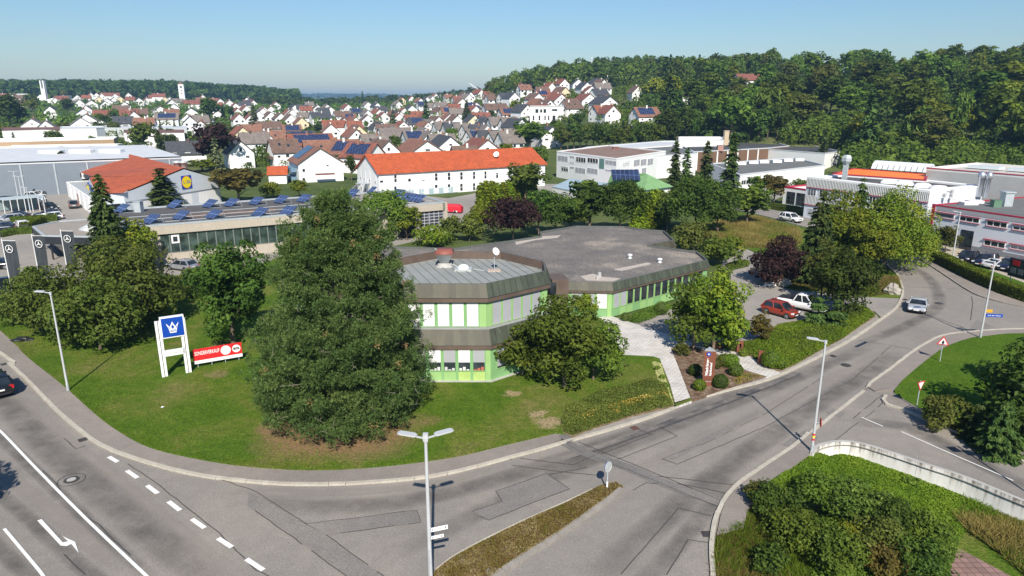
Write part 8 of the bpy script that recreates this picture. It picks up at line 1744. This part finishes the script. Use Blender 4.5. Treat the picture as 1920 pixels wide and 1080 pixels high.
# clipped balls and beds
nb=0
for px,py,rp,m_,lab in[(1303,703,12,'dark','dark box ball left of the rusty stele'),(1311,731,11.5,'hedge','light green box ball at the front left of the stele'),(1350,726,14,'dark','dark box ball right in front of the stele'),(1341,690,10,'olive','olive box ball just behind the stele'),(1358,686,13,'hedge','left big box ball behind the stele'),(1370,688,14,'hedge','right big box ball behind the stele'),(1379,704,12.5,'mid','lower box ball near the garden steps'),(1370,657,9.5,'lime','pointed yellow green bush beside the middle rusty post'),(1446,688,18,'hedge','round bush beside the rusty post nearest the street'),(1462,690,12,'hedge','small round bush at the kerb end of the green bed'),(1232,694,5,'hedge','tiny upper box ball beside the paved path'),(1241,711,5,'hedge','tiny middle box ball beside the paved path'),(1247,727,6,'hedge','tiny lower box ball beside the paved path'),(1172,601,8.5,'mid','box ball at the corner of the low wing'),(1393,668,8,'lime','yellow bush at the foot of the middle rusty post'),(1240,588,13,'mid','bush in front of the dark wing windows')]:
 x1,y1=W2(px,py,.14);r_=rp*math.hypot(x1,y1)/F_PX*1.02;ball('box_ball',lab,x1,y1,.14,r_,L_[m_],nb,1.25 if 'pointed' in lab else.92,.055 if rp>7 else.04,int(1500*max(.25,(rp/12)**2)));nb+=1
bed=pxl([(1466,694),(1492,683),(1542,654),(1582,633),(1616,609),(1640,592),(1630,580),(1600,572),(1575,576),(1530,598),(1460,610),(1412,640),(1372,645),(1400,664),(1440,684)],.14)
carpet('ground_cover',bed,34000,.085,.55,L_['hedge'],31,.14,2.2,'dense green ground cover between car park and street')
carpet('ground_cover',pxl([(1470,640),(1540,600),(1600,575),(1630,584),(1560,640),(1490,680)],.14),9000,.09,.66,L_['mid'],36,.14,1.6,'taller green growth in the middle of the ground cover')
fb=pxl([(1058,811),(1052,790),(1060,766),(1120,737),(1225,714),(1250,727),(1262,760),(1185,779),(1110,803),(1074,816)],.15)
carpet('flower_shrubs',fb,34000,.07,.80,L_['olive'],41,.14,1.5,'low olive shrubs in the bed at the pavement corner');
M_PETAL=leafmat('yellow_petals',(.22,.18,.04),(.38,.32,.09),(.5,.45,.22))
carpet('yellow_flowers',pxl([(1060,806),(1060,785),(1110,772),(1170,758),(1250,738),(1258,757),(1185,775),(1110,798),(1076,812)],.15),2600,.06,.88,M_PETAL,43,.18,1.1,'yellow blossoms along the street side of the shrubs')
carpet('silver_plants',pxl([(1222,678),(1240,682),(1252,724),(1264,760),(1258,758),(1235,715)],.14),3000,.06,.32,leafmat('silver_leaf',(.20,.24,.17),(.32,.36,.27),(.44,.46,.38)),47,.14,.8,'silvery plants along the paved path')
carpet('bed_plants',pxl([(1375,712),(1400,700),(1430,706),(1380,722)],.14),420,.06,.3,leafmat('orange_bloom',(.05,.07,.02),(.12,.12,.03),(.3,.18,.05)),48,.14,.8,'small yellow and orange plants in the mulch bed')
carpet('hedge_strip',pxl([(1180,604),(1186,590),(1240,572),(1262,575),(1245,588),(1200,606)],.14),5200,.08,.65,L_['mid'],49,.14,1.0,'low clipped planting under the wing windows')
carpet('hedge_strip',pxl([(1360,498),(1385,492),(1406,492),(1404,500),(1370,508)],.05),2400,.10,.75,L_['mid'],50,.05,1.0,'low green strip at the car park entrance')
M_GRASS=leafmat('grass_blades',(.036,.075,.008),(.06,.108,.012),(.10,.135,.026));M_DRYG=leafmat('dry_grass',(.085,.078,.034),(.135,.115,.058),(.20,.165,.095))
lawn_b=[tuple(p)for p in LAWN_EDGE][6:];lawn_b=lawn_b+pxl([(1062,814),(1052,790),(1120,735),(1225,712),(1222,668),(1165,667),(1000,735),(800,720),(500,640),(380,560),(60,600)],.14)
blades('grass',lawn_b,56000,.12,.032,M_GRASS,51,.135,'short grass of the lawn')
edge_b=[tuple(p)for p in LAWN_EDGE][6:];blades('grass',edge_b+[tuple(p)for p in offset(LAWN_EDGE,.7)[6:][::-1]],9000,.13,.025,M_GRASS,52,.13,'longer grass along the edge of the lawn')
blades('grass',GRASS3,22000,.10,.024,M_GRASS,53,.125,'short grass of the triangle between the side roads')
mead=pxl([(1300,450),(1340,418),(1400,408),(1430,410),(1495,430),(1502,458),(1430,466),(1395,464),(1340,470)],.05)
blades('tall_grass',mead,42000,.85,.045,M_DRYG,54,.05,'tall dry grass of the meadow',None,.45);blades('tall_grass',mead,12000,.6,.045,M_GRASS,55,.05,'green grass in the meadow',None,.45)
rg=pxl([(1440,522),(1490,514),(1560,520),(1640,522),(1684,520),(1691,545),(1640,556),(1600,555),(1545,546),(1490,543)],.05)
blades('tall_grass',rg,9000,.45,.035,M_DRYG,56,.06,'dry grass strip along the road bend',None,.45);blades('tall_grass',rg,9000,.35,.035,M_GRASS,57,.06,'green grass strip along the road bend',None,.45)
zb_=lambda x_,y_:np.array([bank_z(float(p),float(q))for p,q in zip(x_,y_)])
bk1=[W_bank(*p)[:2]for p in((1524,852),(1570,848),(1640,856),(1720,890),(1800,925),(1850,950),(1800,1010),(1700,1000),(1560,930),(1450,930),(1410,950),(1440,905))]
carpet('ground_cover',bk1,42000,.075,.34,L_['hedge'],61,0,1.6,'green creeping cover on the bank below the wall',zfun=zb_,edge=.3)
bk2=[W_bank(*p)[:2]for p in((1820,930),(1920,965),(2000,1010),(1960,1110),(1850,1020),(1800,985))]
blades('tall_grass',bk2,16000,.6,.03,M_DRYG,62,0,'dry tan grass at the right end of the bank',zb_,.6);blades('tall_grass',bk2,12000,.5,.03,M_GRASS,63,0,'green grass at the right end of the bank',zb_,.6)
bk3=[W_bank(*p)[:2]for p in((1345,1010),(1400,985),(1420,930),(1460,960),(1540,1080),(1350,1160),(1340,1080))]
blades('tall_grass',bk3,15000,.5,.022,M_GRASS,64,0,'rough grass beside the end of the pavement',zb_,.5);blades('tall_grass',bk3,9000,.55,.022,M_DRYG,65,0,'dry stalks beside the end of the pavement',zb_,.5)
bk4=[W_bank(*p)[:2]for p in((1560,930),(1700,1000),(1800,1010),(1780,1080),(1700,1150),(1500,1150),(1500,1020))]
carpet('undergrowth',bk4,22000,.085,.6,L_['mid'],66,0,1.4,'undergrowth between the shrubs on the bank',zfun=zb_)
carpet('sedum',[tuple(p)for p in offset(ISL,-.25)]if False else[tuple(p)for p in ISL],16000,.05,.16,leafmat('sedum_leaf',(.05,.062,.012),(.088,.068,.032),(.20,.17,.15)),67,.12,.9,'dry reddish and yellow sedum on the traffic island',edge=.5)
rs=random.Random(9)
for kind,px,py,H,r_,lab in[('dark',1450,985,2.3,1.5,'dark shrub at the upper left of the bank thicket'),('oliveshrub',1425,955,1.5,.9,'pale olive shrub at the end of the short pavement'),('mid',1530,960,2.2,1.5,'tall green top shrub of the bank thicket'),('mid',1490,1030,2.1,1.5,'light green shrub at the left of the bank thicket'),('sage',1600,985,2.4,1.7,'grey green shrub in the middle of the bank thicket'),('oliveshrub',1640,1055,2.2,1.5,'brownish olive shrub in the bank thicket'),('dark',1665,1020,2.5,1.3,'dark green shrub right of the middle of the bank thicket'),('mid',1735,1040,2.2,1.4,'right green shrub of the bank thicket'),('mid',1560,1075,2.2,1.6,'green shrub at the bottom of the bank thicket'),('dark',1720,1095,2.1,1.5,'dark shrub at the bottom right of the bank thicket'),('limeshrub',1590,1035,1.7,1.0,'yellowish shrub in the heart of the bank thicket'),('dark',1445,1075,1.3,1.0,'low dark shrub at the bottom left of the thicket'),('rust',1660,1090,1.8,1.1,'bronze shrub at the bottom of the thicket'),('shrub',1708,912,.55,.5,'tiny bush in the green cover below the wall'),('lime',1746,892,.7,.35,'young yellow green sapling against the wall')]:
 q=W_bank(px,py);tree(kind,q[0],q[1],q[2],H,r_,None,lab,rs,.10,'shrub','shrub')
hedge('clipped_hedge','long clipped hedge between the pavement and the factory cars',[Vector(p)for p in curve(pxl([(1742,487),(1775,503),(1810,521),(1865,546),(1920,566),(2080,615)],.1),1.5)],[Vector(p)for p in offset(curve(pxl([(1742,487),(1775,503),(1810,521),(1865,546),(1920,566),(2080,615)],.1),1.5),1.5)],1.25,.11,26000,L_['hedge'],71,.08)
for i,(f,lab,h_)in enumerate([([(1440,392),(1478,397),(1512,405)],'dark clipped hedge along the road below the white pavilion',1.1),([(20,420),(60,418),(108,414)],'long dark hedge in front of the glass shelter',1.1),([(58,432),(72,424),(88,418)],'short bright hedge beside the showroom corner',1.2),([(5,445),(30,440),(60,438)],'low round hedge in front of the white hatchback',.9)]):
 c_=curve(pxl(f,.02),1.5);hedge('clipped_hedge',lab,c_,offset(c_,1.6),h_,.14,3600,L_['hedge' if i in(2,)else 'mid'],72+i,.02)
# other small things
def rock(name,label,x,y,z,s,m,seed,cat='boulder'):
 g_=np.random.default_rng(seed);mb=MB();n,k=10,6;vs=[]
 for i in range(k+1):
  for j in range(n):th,ph=math.pi*i/k,6.2832*j/n;q=1+.22*math.sin(3*th+seed+2*ph)+g_.uniform(-.12,.12);vs.append((math.sin(th)*math.cos(ph)*q*s[0],math.sin(th)*math.sin(ph)*q*s[1],(math.cos(th)*q+.7)*s[2]))
 mb.add(vs,[(i*n+j,i*n+(j+1)%n,(i+1)*n+(j+1)%n,(i+1)*n+j)for i in range(k)for j in range(n)]);o=mb.mesh(name,m);return tag(link(name,o,None,(x,y,z)),label,cat)
M_ROCK=mat('limestone',(.32,.29,.25),.9,.25,2,.6,6)
rock('boulder','pale boulder on the grass beside the road bend',*W2(1673,551,.06),.02,(.9,.7,.75),M_ROCK,3);rock('boulder','pale boulder under the purple plum tree',*W2(1468,536,.06),.02,(.9,.7,.6),M_ROCK,5);rock('stone_slab','white stone lying at the edge of the car park',*W2(1443,536,.06),.02,(.9,.35,.3),mat('white_stone',(.66,.65,.62),.8,.1),7,'stone');rock('dark_mound','black flat lump lying on the grass by the left pavement',*W2(42,638,.14),.1,(.95,.55,.2),M_BLK,8,'lump')
x1,y1=W2(305,765,.14);o=thing('litter','scrap of white paper on the lawn','litter',(x1,y1,.2));mb=MB();mb.add([(-.1,-.08,0),(.1,-.06,.03),(.12,.08,.01),(-.08,.07,.05)],[(0,1,2,3)]);link('paper',mb.mesh('paper',M_SWHITE),o)
for i,(px,py)in enumerate([(1431,611),(1408,612),(1393,603),(1417,607),(1385,514),(1390,478)]):
 p=V2(W2(px,py,.03));piece('bay_marking',[(p.x-.55,p.y-.05),(p.x+.55,p.y-.12),(p.x+.55,p.y+.02),(p.x-.55,p.y+.09)],.036,M_WHITE)
a,b=V2(W2(10,402,.02)),V2(W2(88,394,.02));u=(b-a).normalized();n=Vector((-u.y,u.x));Ls=(b-a).length;sh=thing('trolley_shelter','long glass trolley shelter in the supermarket car park','shelter',(a.x,a.y,.02));mb=MB();q=[a,b,b+n*5,a+n*5];mb.prism([tuple(p)for p in q],2.75,2.85);mb.build('roof',mat('frosted_glass',(.48,.56,.57),.2,.06),sh)
for k in range(7):
 for s_ in(0,5):p=a+u*Ls*k/6+n*s_;mb=MB();mb.tube((p.x,p.y,.02),(p.x,p.y,2.75),.07,.07,6);mb.build('post',M_FRAME,sh)
for k in range(6):mb=MB();p,q=a+u*(Ls*k/6+.1)+n*4.95,a+u*(Ls*(k+1)/6-.1)+n*4.95;mb.add([(p.x,p.y,.2),(q.x,q.y,.2),(q.x,q.y,2.6),(p.x,p.y,2.6)],[(0,1,2,3)]);mb.build('glass_panel',mat('greenish_glass',(.22,.30,.30),.1,.1),sh)
a,b=V2(W2(-30,349,.02)),V2(W2(101,345,.02));o=thing('boundary_wall','low white wall at the back of the supermarket car park','wall',(a.x,a.y,.02));mb=MB();slab_on(mb,a,b,0,(b-a).length,0,1.5,-.2,0);mb.build('panel',M_WHITEW,o)
x1,y1=W2(848,399,.02);o=thing('trailer','bright red covered trailer beside the workshop','trailer',(x1,y1,.02),-.25);mb=MB();mb.prism([(-2.1,-.75),(2.1,-.75),(2.1,.75),(-2.1,.75)],.3,1.3);mb.add([(-2.1,-.75,1.3),(2.1,-.75,1.3),(2.1,.75,1.3),(-2.1,.75,1.3),(-1.9,-.6,1.75),(1.3,-.6,1.75),(1.3,.6,1.75),(-1.9,.6,1.75)],[(0,1,5,4),(1,2,6,5),(2,3,7,6),(3,0,4,7),(4,5,6,7)]);link('cover',mb.mesh('cover',mat('red_tarpaulin',(.55,.015,.03),.5,.12,1)),o)
for k in(-.9,.9):mb=MB();mb.box((k,-.77,.42),(.8,.04,.26));link('white_panel',mb.mesh('white_panel',M_SWHITE),o)
for k in(-.8,.8):
 mb=MB();mb.tube((k,-.82,.3),(k,-.6,.3),.3,.3,12);link('wheel',mb.mesh('wheel',M_TYRE),o)
a,b=V2(W2(1886,528,.06)),V2(W2(1936,543,.06));bb_=thing('billboard','dark billboard with a red emblem and grey fields at the right edge','billboard',(a.x,a.y,.06));Lb=(b-a).length;mb=MB();slab_on(mb,a,b,0,Lb,.9,3.2,-.06,0);mb.build('panel',mat('board_dark',(.03,.033,.04),.5,.1),bb_)
for s_,z0,z1,m_,w_ in((.12,2.35,3.0,M_RED,.26),(.08,1.35,2.05,M_ZINC,.2),(.36,1.35,2.05,M_ZINC,.2),(.62,1.35,2.9,M_ZINC,.3)):mb=MB();slab_on(mb,a,b,Lb*s_,Lb*(s_+w_),z0,z1,0,.02);mb.build('printed_field',m_ if m_ is M_RED else mat('board_grey',(.16,.165,.17),.6,.2,3),bb_)
for f in(.12,.88):mb=MB();p=on(a,b,Lb*f,0,-.08);mb.tube(p,(p[0],p[1],3.1),.05,.05,6);mb.build('post',M_GALV,bb_)
x1,y1=W2(3,573,.02);o=thing('green_bin','bright green container at the left edge behind the first flag pole','bin',(x1-.4,y1,.02));mb=MB();mb.lathe([(.5,0),(.62,.2),(.62,1.1),(.45,1.3),(.01,1.35)],n=12);link('body',mb.mesh('body',mat('bright_green',(.02,.42,.06),.5,.05)),o)
# person at work in the car park
def skin_body(name,verts,edges,rad,m,root):
 me=bpy.data.meshes.new(name);me.from_pydata(verts,edges,[]);o=bpy.data.objects.new(name,me);COL.objects.link(o)
 md=o.modifiers.new('skin','SKIN');o.modifiers.new('sub','SUBSURF').levels=1;o.modifiers['sub'].render_levels=1
 for v,r_ in zip(me.skin_vertices[0].data,rad):v.radius=(r_,r_)
 me.skin_vertices[0].data[0].use_root=True;bpy.context.view_layer.update()
 e=bpy.data.meshes.new_from_object(o.evaluated_get(bpy.context.evaluated_depsgraph_get()));bpy.data.objects.remove(o);e.materials.clear()
 for q in(m if isinstance(m,list)else[m]):e.materials.append(q)
 return link(name,e,root)
x1,y1=W2(1366.5,563,.03);pr=thing('person','person in a bright green shirt and dark trousers leaning over a crate','person',(x1,y1,.03),-.25)
V=[(0,0,.92),(.10,0,1.12),(.24,0,1.32),(.30,0,1.42),(.36,0,1.52),(.40,0,1.62),(0,.10,.86),(.06,.11,.48),(-.02,.11,.07),(.1,.12,.04),(0,-.10,.86),(.03,-.11,.48),(-.08,-.11,.07),(.04,-.12,.04),(.24,.21,1.34),(.42,.25,1.10),(.58,.19,.92),(.65,.16,.88),(.24,-.21,1.34),(.44,-.25,1.10),(.60,-.19,.92),(.67,-.16,.88)]
E=[(0,1),(1,2),(2,3),(3,4),(4,5),(0,6),(6,7),(7,8),(8,9),(0,10),(10,11),(11,12),(12,13),(2,14),(14,15),(15,16),(16,17),(2,18),(18,19),(19,20),(20,21)]
rad=[.15,.15,.16,.07,.09,.085,.10,.07,.05,.04,.10,.07,.05,.04,.07,.05,.04,.035,.07,.05,.04,.035]
M_SKIN=mat('skin',(.50,.30,.21),.6,.06);M_SHIRT=mat('green_shirt',(.05,.50,.07),.8,.08,4);M_TROUS=mat('dark_trousers',(.022,.022,.028),.9,.15,4);M_HAIR=mat('dark_hair',(.03,.02,.014),.8,.2,8);M_SHOE=mat('dark_shoe',(.03,.028,.026),.7,.1)
body=skin_body('body',V,E,rad,[M_SKIN,M_SHIRT,M_TROUS,M_SHOE],pr)
for p in body.data.polygons:
 c_=p.center;p.material_index=3 if c_.z<.1 else 2 if(c_.z<.93 and c_.x<.3)else 1 if(.93<=c_.z<1.44 and c_.x<.46)or(c_.z<1.44 and c_.x<.4)else 0;p.use_smooth=True
mb=MB();mb.lathe([(.01,.13),(.06,.115),(.1,.06),(.108,0),(.09,-.05)],n=12);h_=link('hair',mb.mesh('hair',M_HAIR),pr,(.37,0,1.62));h_.rotation_euler=(0,-.25,0)
x2,y2=W2(1373.5,558,.03);o=thing('red_crate','red crate on a stool in front of the person','crate',(x2,y2,.03),-.2);mb=MB();mb.box((0,0,.72),(.5,.4,.38));link('box',mb.mesh('box',mat('red_plastic',(.55,.02,.03),.5,.05)),o);mb=MB();mb.box((0,0,.5),(.5,.4,.06));[mb.bar((sx_,sy_,0),(sx_,sy_,.5),.05,.05)for sx_ in(-.2,.2)for sy_ in(-.15,.15)];link('stool',mb.mesh('stool',M_FRAME),o)
x2,y2=W2(1370,566,.03);o=thing('blue_bag','bright blue bag on the ground beside the person','bag',(x2,y2,.03));mb=MB();mb.lathe([(.01,0),(.26,0),(.33,.2),(.28,.45),(.1,.52)],n=10);link('body',mb.mesh('body',mat('blue_bag',(.02,.17,.50),.6,.1)),o)
x2,y2=W2(1384,563,.03);o=thing('hand_cart','white flat hand cart with two upright bars','cart',(x2,y2,.03),.1);mb=MB();mb.box((0,0,.28),(.85,.55,.06));link('platform',mb.mesh('platform',M_SWHITE),o)
for k in(-.4,.4):mb=MB();mb.bar((k,.2,.3),(k+.05,.22,1.0),.045,.045);link('upright',mb.mesh('upright',M_CTRIM),o)
for sx_ in(-.3,.3):
 for sy_ in(-.2,.2):mb=MB();mb.tube((sx_,sy_-.03,.12),(sx_,sy_+.03,.12),.12,.12,10);link('wheel',mb.mesh('wheel',M_TYRE),o)
finish_labels()
# thin summer haze round the whole place
hm=bpy.data.materials.new('haze');hm.use_nodes=True;ht_=hm.node_tree;ht_.nodes.clear()
pv=ht_.nodes.new('ShaderNodeVolumePrincipled');pv.inputs['Color'].default_value=HAZE_C;pv.inputs['Density'].default_value=HAZE;pv.inputs['Anisotropy'].default_value=0.0
ho=ht_.nodes.new('ShaderNodeOutputMaterial');ht_.links.new(pv.outputs[0],ho.inputs['Volume'])
mb=MB();mb.box((0,0,47),(15600,15600,106));hz_=mb.build('haze',hm);hz_['kind']='stuff';hz_['label']='pale blue summer haze over the town and hills'
